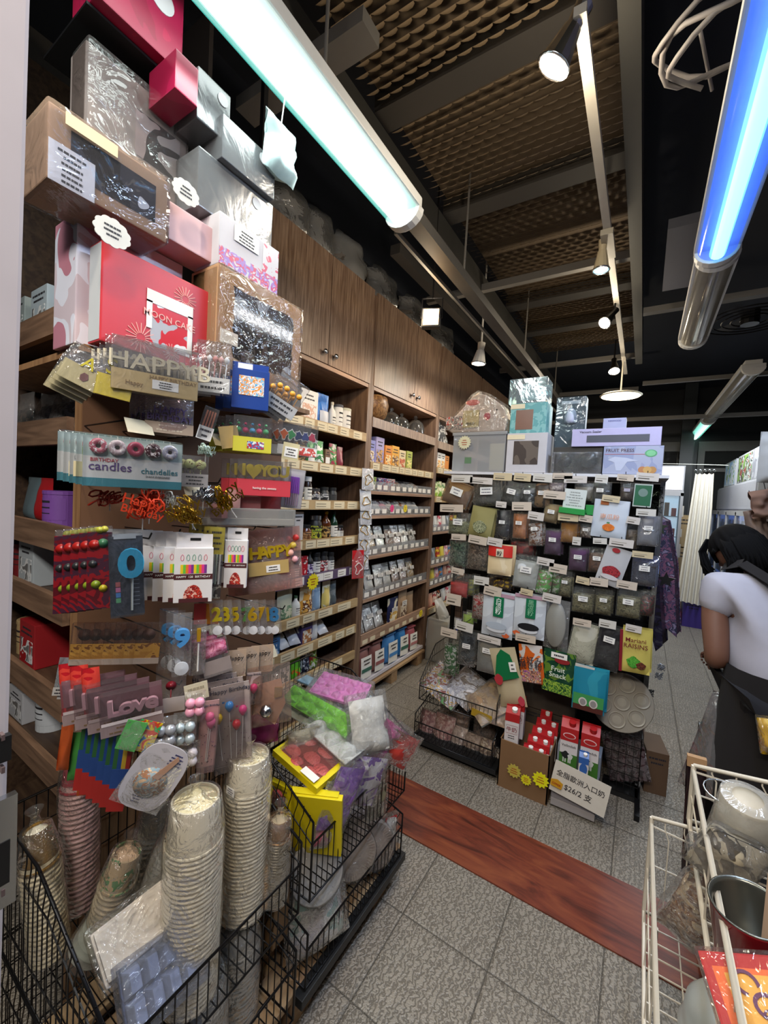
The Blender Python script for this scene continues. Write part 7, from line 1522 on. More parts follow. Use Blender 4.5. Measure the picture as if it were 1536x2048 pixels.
c = on(1113, 1567, 'y', 2.262); t = thing('offer_sign', 'yellow and red OFFER tag between the stars and the price sign', 'price tag', c, 0, None, 0, 8); MB().prism([(-.027, -.02), (.027, -.02), (.03, .012), (0, .024), (-.03, .012)], -.001, .001).build('card', mt('c8921c'), t); text('OFFER', .015, mt('9a1c14'), t, (0, -.0015, -.004))
# lower grid basket and boxes at the aisle end of the rack
t = thing('wire_rack', 'black wire grid bin with long clear packs at the aisle end of the rack', 'wire bin', (0, 0, 0))
mb = MB()
for i in range(6): mb.cyl((-.085+.034*i, 2.60, .03), (-.085+.034*i, 2.60, .36), .0018, n=4)
for i in range(7): mb.cyl((-.085, 2.60, .03+.055*i), (.085, 2.60, .03+.055*i), .0022, n=4)
for i in range(6): mb.cyl((.085, 2.60+.05*i, .03), (.085, 2.60+.05*i, .36), .0018, n=4)
for i in range(7): mb.cyl((.085, 2.60, .03+.055*i), (.085, 2.72, .03+.055*i), .0022, n=4)
mb.build('wire_grid', BLKMET, t); MB().box(-.085, .085, 2.60, 2.72, .0, .03).build('base', BLACK, t)
for i in range(4): fb('long clear pack with dark red and white stripes in the wire bin, %s along' % ORD[i], (1212+18*i, 1468, 1238+18*i, 1560), 2.66, P('2e1a1e', '6a5c60', '42242c', sc=26), rx=0, d=.02, ry=-14, grp='packs in the wire bin')
carton('cardboard_box', 'brown cardboard box on the floor at the aisle end of the rack', 'cardboard box', (.15, 2.86, 0), 10, .11, .24, .22, mt('5c4430', .75))
carton('cardboard_box', 'low brown cardboard box behind the wire bin', 'cardboard box', (-.02, 2.90, .001), 0, .2, .30, .12, mt('5c4a34', .75))
for i in range(3): carton('brown_box', 'grey-brown box stacked behind the milk, %s from the floor' % ORD[i], 'cardboard box', (-.42, 2.66, .001+.17*i), 0, .34, .165, .1, mt('40362c', .75))
for i in range(6): carton('brown_box', 'small dark carton in the lower middle of the rack, %s of the wall of cartons' % ORD[i], 'cardboard box', (-.50+.13*(i % 3), 2.67, .52+.12*(i//3)), 0, .125, .115, .08, mt('3a3028', .75), group='small dark cartons')
# things hanging on the aisle side of the rack
def drape(label, pts, X, m, name='cloth', cat='apron', th=.01):
    P3 = [on(a, b, 'y', X) for a, b in pts]
    t = thing(name, label, cat, P3[0], 0, 'textiles hanging at the aisle end of the rack')
    mb = MB(); n = len(P3); o = P3[0]
    mb.add([tuple(p-o) for p in P3]+[tuple(p-o+Vector((.03, .14, 0))) for p in P3], [tuple(range(n)), tuple(range(2*n-1, n-1, -1))]+[(i, (i+1) % n, n+(i+1) % n, n+i) for i in range(n)]); mb.build('fabric', m, t, bevel=.004); return t
drape('purple and pink patterned cloth hanging in a point at the rack end', [(1308, 1030), (1330, 1042), (1346, 1130), (1352, 1272), (1327, 1250), (1322, 1150)], 2.90, P('4a3a5a', '7a4a64', '2a2a44', '8a7a94', sc=34, rough=.7), 'patterned_cloth')
drape('black shiny folded fabric hanging inside the patterned cloth', [(1296, 1150), (1316, 1160), (1324, 1290), (1312, 1300), (1296, 1240)], 2.78, P('14121c', '1e1a30', '34323e', sc=20, rough=.25), 'black_cloth')
for i, (x, y) in enumerate(((1318, 1055), (1332, 1160))):
    c = on(x, y, 'y', 2.74); t = thing('star_ornament', ('black star shape hanging on the patterned cloth' if i else 'dark green leaf-like star near the top of the cloth'), 'ornament', c)
    MB().prism([((.045 if k % 2 == 0 else .02)*math.sin(2*PI*k/10), (.045 if k % 2 == 0 else .02)*math.cos(2*PI*k/10)) for k in range(10)], -.004, .004).build('star', mt('0c0c0e' if i else '26301e', .4), t)
for i, (x, y, c_, rr) in enumerate(((1312, 985, '3a4434', .035), (1310, 1012, '2c322a', .04), (1322, 1335, '9aa0a8', .02), (1318, 1352, '8a9098', .02), (1300, 1385, '3a3c40', .02))):
    c = on(x, y, 'y', 2.66); t = thing('tinsel_bunch', ('bunch of thin dark green tinsel beside the green card', 'tangled dark tinsel above the patterned cloth', 'silver ribbon frill below the black fabric', 'second silver ribbon frill below the black fabric', 'dark ribbon ends by the round tray')[i], 'tinsel', c); mb = MB(); r = random.Random(i)
    for k in range(14):
        a = [Vector((r.uniform(-1, 1), r.uniform(-.4, .4), r.uniform(-1, 1)))*rr for _ in range(4)]; mb.tube(a, .0016, 4)
    mb.build('strands', mt(c_, .25, .6), t)
# clear rack-side bin of flour next to the wall unit
t = thing('flour_tub', 'translucent square tub of flour with a blue handle beside the wall unit', 'tub', (-1.60, 3.72, 0), 90)
MB().box(-.11, .11, -.11, .11, 0, .42).build('body', film('d8d4c8', .2, 6, .2, .5, .1), t, bevel=.02); MB().box(-.102, .102, -.102, .102, .01, .38).build('flour', mt('c8c0ac', .7), t, bevel=.02); MB().tube([(-.10, -.115, .34), (-.08, -.135, .27), (.08, -.135, .27), (.10, -.115, .34)], .005).build('handle', mt('3a3aa8'), t)
pouch('flour_bag', 'big crumpled pale bag lying in the open flour tub', 'bag', (-1.58, 3.72, .39), 90, .18, .22, .12, P('a8a49c', 'c4c0b8', sc=8), rx=-20)
# ---------------------------------------------------------------- back of the shop
ALU = mt('6c6a68', .5, .3)
struct(MB().box(-2.25, 3.1, 8.75, 8.85, 0, 3.75), 'wall_back', mt('0e1116', .4))
for k, (xa, xb) in enumerate(((-.9, .12), (.16, .66), (.72, 1.9))):
    wd = struct(MB().box(xa, xb, 8.62, 8.70, 2.62, 2.78).box(xa, xb, 8.62, 8.70, 0, .08).box(xa, xa+.09, 8.62, 8.70, .08, 2.62).box(xb-.09, xb, 8.62, 8.70, .08, 2.62).box(xa+.09, xb-.09, 8.62, 8.70, 2.28, 2.34), 'door_%d' % (k+2), ALU)
    g = MB().box(xa+.09, xb-.09, 8.655, 8.665, .08, 2.62).build('glass', film('24303a', .2, 2, .03, .1, 0), wd); g['kind'] = 'structure'
def fridge(label, x, y, rz, w, d, h, glow, stock, hdr, htext=None, split=1):
    t = thing('drinks_fridge', label, 'fridge', (x, y, 0), rz, 'glass-door fridges at the back')
    WF = mt('b4b4b8', .4)
    MB().box(-w/2, w/2, -d/2+.03, d/2, .02, h).build('body', WF, t, bevel=.006)
    hd = MB().box(-w/2+.02, w/2-.02, -d/2+.018, -d/2+.03, h*.84, h-.02).build('header', hdr, t)
    MB().box(-w/2+.05, w/2-.05, -d/2+.022, -d/2+.029, .2, h*.80).build('lit_interior', glow, t)
    for k in range(5):
        z = .3+k*(h*.8-.3)/5
        mb = MB()
        for j in range(int(w/.09)): mb.box(-w/2+.06+.09*j, -w/2+.12+.09*j, -d/2+.0, -d/2+.02, z, z+.12+.04*((j*k) % 3), j % 3)
        mb.build('stock', stock, t); MB().box(-w/2+.05, w/2-.05, -d/2, -d/2+.022, z-.012, z).build('shelf', CHROME, t)
    for k in range(split):
        a = -w/2+w/split*k; b = a+w/split
        f = MB().box(a, a+.035, -d/2-.03, -d/2-.005, .15, h*.82).box(b-.035, b, -d/2-.03, -d/2-.005, .15, h*.82).box(a, b, -d/2-.03, -d/2-.005, .12, .17).box(a, b, -d/2-.03, -d/2-.005, h*.80, h*.83).build('door_frame', WF, t)
        MB().box(a+.035, b-.035, -d/2-.02, -d/2-.015, .17, h*.80).build('pane', film('e8f4fa', .25, 2, .03, .05, 0), f)
    if htext: text(htext, .06, mt('a82420'), t, (0, -d/2-.0, h*.80+.03))
    return t
STK = [mt('a83a34'), mt('d8d0c4'), mt('8a5a3a')]
fridge('white glass-door fridge with a lit white header beyond the middle rack', .265, 7.75, 0, .46, .5, 2.28, emit('d8dce4', .55), STK, emit('e8e8f2', .75), None)
fridge('long low white fridge with blue-lit glass doors behind the person', 1.25, 6.9, -90, 2.6, .6, 1.98, emit('7890e0', .55), [mt('7a88b8'), mt('a8b0d0'), mt('8a90a8')], mt('a8a8b0', .4), None, 4)
for k, (y, c1, lb) in enumerate(((7.55, P('8ab8e0', 'c8d8e8', 'e8e8e8', '7aa85a', sc=9), 'large carton with a blue sky and green field picture on the long fridge'), (6.55, P('7a9a4a', '3a3a34', 'b0b8b0', '8a3a2c', sc=9), 'carton with green field and dark food pictures on the long fridge'), (5.95, P('8a8a90', 'b0b0b4', sc=6), 'grey-white carton on the aisle end of the long fridge'))):
    carton('carton', lb, 'carton', (1.22, y, 1.985), -90, .85 if k < 2 else .3, .36, .42, mt('9a9a9c', .5), c1, 'cartons on the long fridge', art_box=(.03, .97, .05, .95))
t = thing('curtain', 'off-white fabric curtain hanging from a thin line at the back', 'curtain', (0, 0, 0))
tp = [on(x, 946, 'y', 7.0) for x in (1391, 1428)]; md = [on(x, 1022, 'y', 7.0) for x in (1379, 1424)]; bt = [on(x, y, 'y', 7.0) for x, y in ((1352, 1200), (1404, 1212))]
def cf(u, v):
    a = (tp[0].lerp(md[0], min(1, v/.28)) if v < .28 else md[0].lerp(bt[0], (v-.28)/.72)); b = (tp[1].lerp(md[1], min(1, v/.28)) if v < .28 else md[1].lerp(bt[1], (v-.28)/.72))
    p = a.lerp(b, u); return (p.x, p.y+.035*math.sin(u*2*PI*4.5)*(.4+.6*v), p.z-.02*abs(math.sin(u*PI*4))*(v < .02))
c_ = MB().grid(48, 16, cf).grid(48, 16, lambda u, v: (lambda q: (q[0], q[1]+.006, q[2]))(cf(u, v))).build('fabric', mt('e0dace', .8), t, smooth=True)
for k in range(5): MB().tube([tuple(tp[0].lerp(tp[1], k/4)+Vector((.015*math.cos(a), 0, .03+.015*math.sin(a)))) for a in [2*PI*q/10 for q in range(10)]], .003, 4, closed=True).build('ring', CHROME, t)
a, b = on(1318, 927, 'y', 7.0), on(1432, 930, 'y', 7.0); tag(MB().cyl(a+(a-b)*.2, b+(b-a)*.2, .005).build('curtain_line', mt('b8b8b0')), 'thin pale line carrying the curtain across the back', 'line')
carton('storage_box', 'deep purple box on the floor beneath the curtain', 'box', (on(1386, 1215, 'y', 7.15).x, 7.2, 0), 0, .24, .36, .3, mt('3a2a7a', .5))
carton('storage_box', 'low crimson box on the floor beside the purple one', 'box', (on(1362, 1215, 'y', 7.3).x, 7.35, 0), 0, .2, .16, .25, mt('8a2440', .5))
for k in range(3): carton('carton', 'tan carton in the pile left of the curtain, %s from the floor' % ORD[k], 'carton', (on(1366, 1100, 'y', 7.9).x, 8.1, .001+.52*k), 0, .26, .50, .3, TAN)
tag(MB().box(on(1352, 1000, 'y', 8.3).x, on(1378, 1000, 'y', 8.3).x, 8.35, 8.5, 0, 3.7).build('pillar', mt('20262a', .4)), 'dark grey-green glossy pillar left of the curtain', 'pillar')
for nm, lb, (px, py), w_, h_, d_, c, yy in (('cloth_bundle', 'peach crumpled cloth bundle hanging above the person', (1545, 1005), .16, .16, .12, 'a88474', 3.2), ('cloth_tail', 'pale cloth tail hanging below the peach bundle', (1536, 1075), .10, .34, .1, '9a8478', 3.3), ('hanging_bag', 'smooth white bag hanging at the very edge above the cloth', (1572, 915), .20, .24, .14, 'a8a8a8', 2.6)):
    p = on(px, py, 'y', yy); t = thing(nm, lb, 'cloth' if 'cloth' in nm else 'bag', (p.x, p.y, p.z-h_/2), 10, None, 0, -14 if 'cloth' in nm else 0); MB().pillow(w_, h_, d_, wob=.05 if 'cloth' in nm else .01, seed=len(lb), nu=22, nv=26, top=.5).build('fabric', mt(c, .85), t, smooth=True); MB().cyl((0, 0, h_*.95), (0, 0, h_+.12), .002, n=5).build('string', BLACK, t)
t = thing('side_shelf', 'dark shelving along the aisle behind the person', 'shelving unit', (0, 0, 0))
for z in (.3, .8, 1.3, 1.55): MB().box(.98, 1.4, 2.6, 5.2, z, z+.02).build('shelf', SHW, t)
for y in (2.6, 5.18): MB().box(.98, 1.4, y, y+.02, 0, 1.9).build('side_panel', SHW, t)
for k in range(8): bag_c = ('6a5a4a', '8a8478', '5a4a40', 'a8a090')[k % 4]; pouch('bag', 'bag on the upper shelf behind the person, %s along the aisle' % ORD[k], 'bag', (1.08, 2.8+.3*k, 1.321), -90, .2, .22, .1, mt(bag_c), 'bags behind the person')
t = thing('clear_bin', 'clear plastic bin with green packs beside the person\'s knee', 'bin', (.66, 2.95, 0), 0); MB().box(-.2, .15, -.15, .2, 0, .75).build('bin', film('c8d0cc', .2, 5, .15, .3, .1), t, bevel=.02); MB().box(-.18, .12, -.13, .18, .01, .4).build('contents', P('5a8a2a', '8a8a80', '3a4a34', sc=16), t)
t = thing('black_bin', 'open black bin on the floor between the white baskets and the aisle', 'bin', (.50, 2.50, 0), 0)
MB().box(-.18, .18, -.15, -.142, .01, .52).box(-.18, .18, .142, .15, .01, .52).box(-.18, -.172, -.15, .15, .01, .52).box(.172, .18, -.15, .15, .01, .52).box(-.18, .18, -.15, .15, 0, .01).build('bin', mt('101014', .4), t)

# ---------------------------------------------------------------- the person: bent forward, seen from behind and the side
def skin_obj(name, verts, edges, radii, m, parent=None, sub=2, root=0):
    me = bpy.data.meshes.new(name); me.from_pydata(verts, edges, [])
    o = bpy.data.objects.new(name, me); COL.objects.link(o)
    o.modifiers.new('s', 'SKIN'); sv = me.skin_vertices[0].data
    for i, r in enumerate(radii): sv[i].radius = r if isinstance(r, tuple) else (r, r); sv[i].use_root = (i == root)
    o.modifiers.new('u', 'SUBSURF').levels = sub; o.modifiers['u'].render_levels = sub
    dg = bpy.context.evaluated_depsgraph_get(); em = bpy.data.meshes.new_from_object(o.evaluated_get(dg)); em.name = name
    o.modifiers.clear(); o.data = em; em.materials.clear(); em.materials.append(m)
    em.polygons.foreach_set('use_smooth', [True]*len(em.polygons)); em.polygons.foreach_set('material_index', [0]*len(em.polygons))
    if parent: o.parent = parent; KIDS.setdefault(parent.name, []).append(o)
    return o
SKIN = mt('6c4838', .6); HAIR = mt('050405', .85); HAIR.node_tree.nodes['Principled BSDF'].inputs['Specular IOR Level'].default_value = .12; SHIRT = mt('a09ca6', .8); APR = mt('0d0708', .95); TROU = mt('17151a', .8)
pr = thing('person', 'person in a white T-shirt and dark brown apron bending forward in the aisle', 'person', (.50, 2.12, 0), 14)
# local frame: person looks towards +y (away), leaning; x to their right
V = dict(pel=(0, -.04, .93), wst=(-.01, -.01, 1.04), cst=(-.05, .07, 1.22), nkb=(-.085, .14, 1.335), nck=(-.10, .165, 1.375), hd=(-.10, .19, 1.42),
         ls=(-.215, .09, 1.275), le=(-.215, .0, 1.01), lw=(-.165, .185, .975), lh=(-.125, .245, .962), rs=(.11, .13, 1.29), re=(.15, .14, 1.03), rw=(.02, .30, .95), rh=(-.05, .33, .93),
         lhp=(-.085, -.04, .90), lk=(-.085, .02, .49), la=(-.09, -.03, .09), lf=(-.09, .10, .04), rhp=(.085, -.04, .90), rk=(.09, .03, .49), ra=(.09, -.03, .09), rf=(.09, .10, .04))
K = list(V); E_ = [('pel', 'wst'), ('wst', 'cst'), ('cst', 'nkb'), ('nkb', 'nck'), ('nck', 'hd'), ('cst', 'ls'), ('ls', 'le'), ('le', 'lw'), ('lw', 'lh'), ('cst', 'rs'), ('rs', 're'), ('re', 'rw'), ('rw', 'rh'), ('pel', 'lhp'), ('lhp', 'lk'), ('lk', 'la'), ('la', 'lf'), ('pel', 'rhp'), ('rhp', 'rk'), ('rk', 'ra'), ('ra', 'rf')]
RD = dict(pel=(.11, .085), wst=(.12, .09), cst=(.12, .095), nkb=.055, nck=.05, hd=.055, ls=.055, le=.041, lw=.027, lh=(.036, .016), rs=.055, re=.040, rw=.027, rh=(.036, .016), lhp=.09, lk=.062, la=.04, lf=.035, rhp=.09, rk=.062, ra=.04, rf=.035)
body = skin_obj('body', [V[k] for k in K], [(K.index(a), K.index(b)) for a, b in E_], [RD[k] for k in K], SKIN, pr)
# head: one shaped surface, face turned down and to the left
HM = Matrix.Translation((-.098, .205, 1.448)) @ Matrix.Rotation(R_(34), 4, 'Z') @ Matrix.Rotation(R_(-44), 4, 'X') @ Matrix.Scale(.94, 4)
def headf(u, v):
    a, b = 2*PI*u, PI*(v-.5); x, y, z = .074*math.cos(b)*math.sin(a), .092*math.cos(b)*math.cos(a), .110*math.sin(b)
    if z < 0: q = 1-.28*(-z/.11)**1.3; x *= q; y = y*q+.018*(-z/.11)
    f = max(0, math.cos(a))**6*math.cos(b)
    y += .020*f*math.exp(-((z+.012)/.018)**2)*math.exp(-(x/.012)**2)+.008*math.exp(-((z+.055)/.009)**2)*math.exp(-(x/.022)**2)*(y > 0)
    y -= .009*(math.exp(-((abs(x)-.032)/.013)**2)*math.exp(-((z-.008)/.012)**2))*(y > 0)
    return (x, y, z)
hd = MB().grid(40, 28, headf).build('head', SKIN, body, smooth=True, M=HM)
for s in (-1, 1):
    MB().lathe([(0, -.006), (.010, -.005), (.011, .001), (0, .006)], 12, M=TM((s*.032, .076, .008), rx=90)).build('eye', mt('d8d4d0', .3), hd, smooth=True) if False else None
    MB().grid(12, 6, lambda u, v: (s*(.074+.010*math.sin(PI*v)), -.006+.016*math.cos(2*PI*u)*v, -.006+.028*math.sin(2*PI*u)*v)).build('ear', SKIN, body, smooth=True, M=HM)
    MB().lathe([(.0095*math.cos(q*PI/8), .0095*math.sin(q*PI/8)) for q in range(-4, 5)], 12, c=(s*.031, .070, .008)).build('eye', mt('20140f', .2), body, smooth=True, M=HM)
MB().tube([(-.022, .083, -.056), (0, .089, -.058), (.022, .083, -.056)], .004, 6).build('lips', mt('7a3a38', .5), body, smooth=True, M=HM)
# hair: a cap with a chin-length fall of strands swept forward by the stoop
def hairf(u, v):
    a, b = 2*PI*u, PI*(v*.78-.28); n_ = noise.noise(Vector((math.sin(a)*7, math.cos(a)*7, v*3)))*.008
    r = 1+.03*math.sin(a*17+v*3)
    x, y, z = (.090*r+n_)*math.cos(b)*math.sin(a), (.106*r+n_)*math.cos(b)*math.cos(a)-.004, .124*math.sin(b)
    if z < -.01 and math.cos(a) > .35: y = min(y, .05); z = max(z, .02+.02*math.sin(a*9)); y = y if z > .03 else .065
    if math.sin(a) < -.5 and math.cos(a) > -.2: z = max(z, .012)
    return (x, y, z)
hr = MB().grid(72, 18, hairf)
hr.build('hair', HAIR, body, smooth=True, M=HM)
mb = MB(); r = random.Random(5)
for k in range(190):
    a = R_(r.uniform(62, 272)); x0, y0 = .085*math.sin(a), .10*math.cos(a)
    ln = r.uniform(.09, .16) if abs(math.sin(a)) < .75 else r.uniform(.08, .13)
    p0 = Vector((x0*.7, y0*.7, .075)); p1 = Vector((x0*1.08, y0*1.08, .0)); p2 = Vector((x0*1.15, y0*1.12+.01, -ln*.6)); p3 = Vector((x0*(1.0+r.uniform(-.1, .25)), y0*1.0+.03+r.uniform(-.01, .02), -ln))
    mb.tube([p0, p1, p2, p3], .0085, 5)
for k in range(34):
    s = r.choice((-1, -1, 1)); x0 = s*r.uniform(.045, .088); p = [Vector((x0*.5, .055, .10)), Vector((x0, .095, .055)), Vector((x0*1.1, .108+r.uniform(0, .015), .0)), Vector((x0*1.12, .110+r.uniform(0, .03), -r.uniform(.03, .075)))]; mb.tube(p, .0045, 5)
mb.build('hair_strands', HAIR, body, smooth=True, M=HM)
# fingers
def hand(w, h, side, down):
    w, h = Vector(w), Vector(h); d = (h-w).normalized(); sx = d.cross(Vector((0, 0, 1))).normalized()*side
    for k, (o, l, r_) in enumerate(((-.026, .062, .0078), (-.009, .072, .0082), (.008, .068, .008), (.024, .052, .007))):
        b0 = h+sx*o; vs = [b0-d*.02, b0+d*.018, b0+d*(.018+l*.4)+Vector((0, 0, -.010-.5*down)), b0+d*(.016+l*.62)+Vector((0, 0, -.028-down)), b0+d*(.010+l*.66)+Vector((0, 0, -.046-down))]
        skin_obj('finger', [tuple(v) for v in vs], [(i, i+1) for i in range(4)], [r_*1.05, r_*1.05, r_, r_*.92, r_*.8], SKIN, body, 1)
    b0 = h-sx*.026-d*.02; vs = [b0+sx*.01, b0-sx*.016+d*.014, b0-sx*.024+d*.036+Vector((0, 0, -.012)), b0-sx*.022+d*.056+Vector((0, 0, -.022))]
    skin_obj('thumb', [tuple(v) for v in vs], [(i, i+1) for i in range(3)], [.012, .0105, .0095, .008], SKIN, body, 1)
hand(V['lw'], V['lh'], 1, .004); hand(V['rw'], V['rh'], -1, .004)
mb = MB()
for k in range(16): a = 2*PI*k/16; mb.lathe([(.0045*math.cos(q*PI/6), .0045*math.sin(q*PI/6)) for q in range(-3, 4)], 8, c=(-.178+.034*math.cos(a), .15, .98+.034*math.sin(a)))
mb.build('bracelet', mt('4a2014', .3), body, smooth=True)
# clothes
T = dict(a=(0, -.04, .885), b=(-.01, -.01, 1.04), c=(-.05, .07, 1.22), n=(-.082, .135, 1.325), ls=(-.205, .09, 1.278), lb=(-.225, .055, 1.175), rs=(.105, .13, 1.29), rb=(.135, .125, 1.18))
K2 = list(T); sh = skin_obj('t_shirt', [T[k] for k in K2], [(K2.index(a), K2.index(b)) for a, b in (('a', 'b'), ('b', 'c'), ('c', 'n'), ('c', 'ls'), ('ls', 'lb'), ('c', 'rs'), ('rs', 'rb'))], [(.182, .165), (.168, .145), (.178, .150), (.085, .082), .086, .070, .086, .070], SHIRT, body)
for v in sh.data.vertices:
    q = v.co*9; v.co += v.normal*(.007*noise.noise(Vector((q.x*1.5, q.y*1.5, q.z*.8)))+.004*noise.noise(q*2.6))
tr_ = dict(p=(0, -.04, .90), l=(-.085, -.04, .86), lk=(-.085, .02, .49), la=(-.09, -.03, .10), r=(.085, -.04, .86), rk=(.09, .03, .49), ra=(.09, -.03, .10)); K3 = list(tr_)
skin_obj('trousers', [tr_[k] for k in K3], [(0, 1), (1, 2), (2, 3), (0, 4), (4, 5), (5, 6)], [(.165, .14), .105, .082, .062, .105, .082, .062], TROU, body)
for s in (-.09, .09): MB().box(s-.045, s+.045, -.07, .15, 0, .075).build('shoe', BLACK, body, bevel=.02)
ap = MB().grid(20, 12, lambda u, v: ((.185+.03*(1-v))*math.sin(PI*(u*1.96-.98)), -.03+(.155+.05*(1-v))*math.cos(PI*(u*1.96-.98)), .50+.52*v)).grid(20, 12, lambda u, v: ((.192+.03*(1-v))*math.sin(PI*(u*1.96-.98)), -.03+(.162+.05*(1-v))*math.cos(PI*(u*1.96-.98)), .50+.52*v)).build('apron_skirt', APR, body, smooth=True)
def strap(pts, w):
    mb = MB(); P_ = [Vector(p) for p in pts]
    for i in range(len(P_)-1):
        d = (P_[i+1]-P_[i]).normalized(); s = d.cross(Vector((0, -1, .5))).normalized()*w
        mb.add([P_[i]-s, P_[i]+s, P_[i+1]+s, P_[i+1]-s], [(0, 1, 2, 3)]); mb.add([q+Vector((0, -.006, .003)) for q in (P_[i]-s, P_[i]+s, P_[i+1]+s, P_[i+1]-s)], [(0, 1, 2, 3)])
    return mb.build('apron_strap', APR, body)
strap([(-.165, .155, 1.375), (-.14, .065, 1.405), (-.085, -.025, 1.355), (-.03, -.095, 1.27), (.02, -.165, 1.12), (.03, -.185, 1.06)], .020)
strap([(.03, .12, 1.43), (.01, -.01, 1.37), (-.03, -.095, 1.275)], .018); strap([(-.03, -.095, 1.27), (.05, -.10, 1.25), (.12, -.06, 1.22)], .016)

# ---------------------------------------------------------------- white baskets at the right
WW = mt('c8bfb0', .35)
basket('lower white wire basket beside the plank strip, with a big white-lidded jar', (.60, 1.49, .36), 180, .51, 1.05, .28, .34, WW, .045, .0022, .0058, hs=.30)
basket('upper white wire basket of cups, a red pot and a cocoa box', (.72, 1.50, .69), 180, .54, 1.06, .15, .20, WW, .05, .0025, .0065, hs=.165)
for i, (x, y, z) in enumerate(((.12, 1.46, .352), (.70, 1.46, .68), (.12, .50, .352), (.70, .50, .68))): tag(MB().cyl((x, y, 0), (x, y, z), .008).build('basket_post', WW), 'white steel post under the white baskets, %s' % ('plank side by the lip', 'plank side at the back', 'entrance side by the lip', 'entrance side at the back')[i], 'post', 'white basket posts')
def P_at(px, py, z): return on(px, py, 'z', z)
BASE = .366
p = P_at(1385, 1990, .58); t = thing('storage_jar', 'large clear jar with a frosted dome and white base in the lower white basket', 'jar', (.235, p.y+.02, BASE))
MB().lathe([(0, 0), (.085, 0), (.09, .01), (.09, .11), (0, .11)], 36).build('base', mt('b8aaa0', .4), t, smooth=True); MB().lathe([(.092, .105), (.092, .125), (.088, .13), (.082, .18), (.06, .215), (.0, .225)], 36).build('lid', film('b0b8a8', .2, 5, .2, .6, .1), t, smooth=True); MB().cyl((.005, .0, .225), (.005, .0, .24), .02).build('lid_knob', mt('9a948c', .4), t)
t = thing('grater_bottle', 'small bottle with a ribbed grey cap behind the clear jar', 'bottle', (.225, 1.04, BASE)); MB().lathe([(0, 0), (.03, 0), (.03, .12), (0, .12)], 20).build('body', mt('5a4a40', .4), t); mb = MB().lathe([(0, .19), (.028, .185), (.034, .165), (.034, .12), (0, .12)], 24)
mb.build('cap', P('b8b0a4', '7a736a', sc=230, kind='cells', bump=1), t, smooth=True)
def lump(label, px, py, z, w, h, d, m, rx=0, ry=0, rz=0, bag=BAG2, name='bag', cat='bag', z0=None):
    p = P_at(px, py, z); t = thing(name, label, cat, (p.x, p.y, z-h/2 if z0 is None else z0), rz, None, rx, ry)
    MB().pillow(w, h, d, wob=.018, seed=len(label), top=.7).build('contents', m, t, smooth=True)
    if bag: MB().pillow(w*1.12, h*1.08, d*1.25, wob=.02, seed=len(label)+2, top=.6).build('clear_bag', bag, t, smooth=True)
    return t
lump('crumpled clear bag of brown paper cups in the lower white basket', 1378, 1800, .55, .15, .20, .12, P('4a2c1c', '8a6a4c', '6a4428', 'b8a080', sc=22), 10, 15, 20)
t = lump('dark plum glossy tube pack with a kraft top leaning on the far end', 1398, 1590, .66, .055, .40, .05, mt('1e1216', .2), 0, -2, 0, None, 'tube_pack', 'pack', BASE); MB().box(-.026, .026, -.010, .010, .385, .42).build('kraft_top', mt('a07c58', .7), t)
lump('crinkled film with a yellow sticker in the upper white basket', 1425, 1690, .80, .14, .12, .10, P('6a6050', 'a89c84', '4a4236', sc=18), 20, 20, 30)
t = lump('upright kraft cutting-board pack at the far end of the lower basket', 1403, 1760, .60, .05, .2, .02, mt('b08a60', .6), 0, 0, 0, None, 'kraft_pack', 'pack')
p = P_at(1500, 1590, .95); t = thing('cup_pack', 'milky plastic-wrapped large white cup lying in the upper white basket', 'cup', (.0, 0, 0)); orient(t, P_at(1495, 1600, .90), (1, .1, 0), (-.25, -.25, .93))
MB().lathe([(0, 0), (.050, 0), (.062, -.14), (.05, -.15), (0, -.15)], 32).build('cup', mt('b8ae9c', .5), t, smooth=True); MB().lathe([(.054, .004), (.068, -.15), (.062, -.17)], 28).lathe([(.03, .008), (.054, .004)], 28).build('clear_wrap', film('f0eee8', .2, 14, .1, .25, .7), t, smooth=True)
p = P_at(1506, 1800, .87); t = thing('red_pot', 'dark red enamel pot with a silver-rimmed open mouth in the upper white basket', 'pot', (p.x+.015, p.y, .70), 0, None, 6, -8)
MB().lathe([(0, 0), (.052, 0), (.058, .02), (.060, .165), (.062, .17), (.059, .17), (.055, .165), (.053, .03), (0, .025)], 40).build('pot', mt('6a1018', .18), t, smooth=True); MB().lathe([(.0575, .03), (.0585, .166), (.0622, .171), (.059, .173), (.0545, .165), (.052, .03), (0, .028)], 40).build('inner_wall', mt('5a5a54', .25, .7), t, smooth=True)
p = on(1490, 1950, 'z', .86); t = thing('cocoa_box', 'red and orange cocoa box with purple lettering in the upper white basket', 'cocoa box', (0, 0, 0))
a, b = P_at(1440, 1860, .90), P_at(1475, 2030, .86); orient(t, (a+b)/2+Vector((.085, -.01, -.075)), Vector((.75, .12, .32)), Vector((.1, .95, .25))); Lb = .24
MB().box(-.085, .085, -.025, .025, -Lb/2, Lb/2).build('body', mt('a81a20', .35), t, bevel=.004)
MB().box(-.07, .085, -.0262, -.025, -Lb*.46, Lb*.40).build('orange_panel', mt('d8682c', .4), t); MB().box(-.055, .085, -.0274, -.0262, -Lb*.42, Lb*.36).build('yellow_panel', mt('dcae48', .4), t)
for k, s in enumerate(('CO', 'coco', 'choc')): text(s, (.05, .028, .024, .024)[k], mt('5a2a5a'), t, (-.022+.02*k, -.029, Lb*(.24-.17*k)), ry=60)
MB().box(-.09, .09, -.03, .03, -Lb*.52, Lb*.52).build('clear_wrap', film('fff4ee', .16, 10, .05, .04, .6), t, bevel=.008)
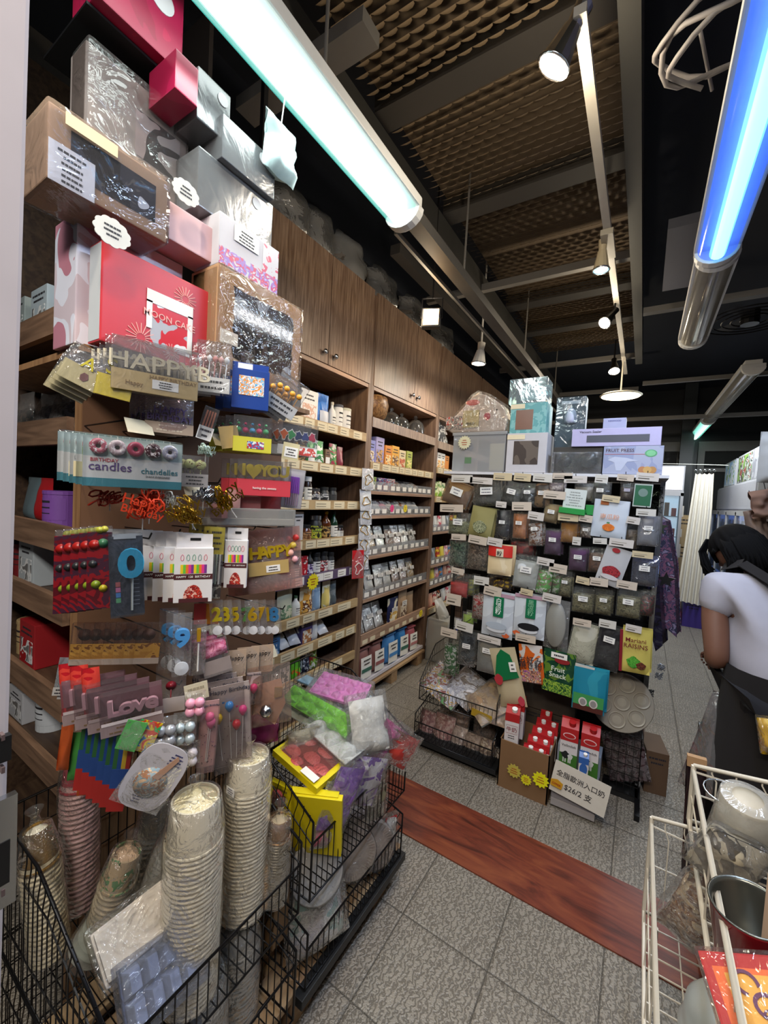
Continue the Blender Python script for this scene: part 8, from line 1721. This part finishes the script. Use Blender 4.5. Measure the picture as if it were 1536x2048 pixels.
t = thing('green_carton', 'green and pink carton at the edge of the upper white basket', 'carton', (P_at(1590, 1800, .9).x, P_at(1545, 1800, .9).y, .70), 10); MB().box(-.04, .05, -.02, .02, 0, .24).build('body', mt('c8a890', .5), t, bevel=.002); MB().box(-.04, .05, -.021, -.02, .12, .23).build('green_panel', mt('1c7a34', .4), t)
lump('big grey translucent bag of brown packs beyond the upper white basket', 1478, 1515, .64, .34, .40, .24, P('4a3a34', '6a5a50', '3a2c2c', '7a7270', sc=12), 0, 12, 0, film('b8b0b4', .16, 9, .16, .16, .7), z0=.42)
lump('brown wrapped packs at the edge beyond the upper white basket', 1536, 1480, .66, .20, .36, .2, P('3a2a1c', '5a4630', '8a7a5a', sc=14), 0, 0, 0, film('d8d0c4', .16, 12, .1, .15, .8), z0=.44)
t = lump('yellow packet with a white sticker among the wrapped packs', 1546, 1475, .86, .05, .12, .05, mt('b89418', .4), 0, -10, 0, film('fff8e0', .12, 20, .06, .05, .6), 'yellow_packet', 'packet')
t = thing('support_table', 'dark low table carrying the grey bag beyond the baskets', 'table', (.62, 1.82, 0)); MB().box(-.36, .3, -.25, .12, .39, .415).build('table_top', BLACK, t)
for x in (-.33, .27):
    for y in (-.22, .09): MB().box(x-.015, x+.015, y-.015, y+.015, 0, .39).build('leg', BLACK, t)
t = tag(MB().tube([tuple(P_at(1452, 1590, .88)+Vector((.045*math.cos(a), .035*math.sin(a)+.01, .01*math.sin(a)))) for a in [PI*q/14*1.6+.6 for q in range(15)]], .0022, 6).build('bent_wire', CHROME, smooth=True), 'bent silver wire handle sticking out behind the wrapped cup', 'wire handle')
# fan grille, speaker and wires at the right of the ceiling
c = on(1500, 640, 'z', 2.90); t = thing('wall_fan', 'dark round fan under the dropped ceiling at the edge', 'fan', c); mb = MB()
for k in range(5): mb.tube([(.05*(k+1)*math.cos(a), .05*(k+1)*math.sin(a), 0) for a in [2*PI*q/28 for q in range(28)]], .004, 5, closed=True)
mb.build('grille', BLKMET, t); MB().cyl((0, 0, -.03), (0, 0, .06), .05).build('hub', BLKMET, t)
for k in range(3): MB().add([(.03, -.02, .02), (.24, -.05, .01), (.25, .04, .03), (.03, .02, .03)], [(0, 1, 2, 3)], 0, Matrix.Rotation(2*PI*k/3, 4, 'Z')).build('blade', mt('2a2a2e'), t)
t = thing('air_duct', 'pale grey flat panel fixed under the dark ceiling', 'panel', on(1372, 520, 'z', 3.02)); MB().box(-.10, .10, -.35, .35, 0, .05).build('panel', mt('4c4c54', .5), t)
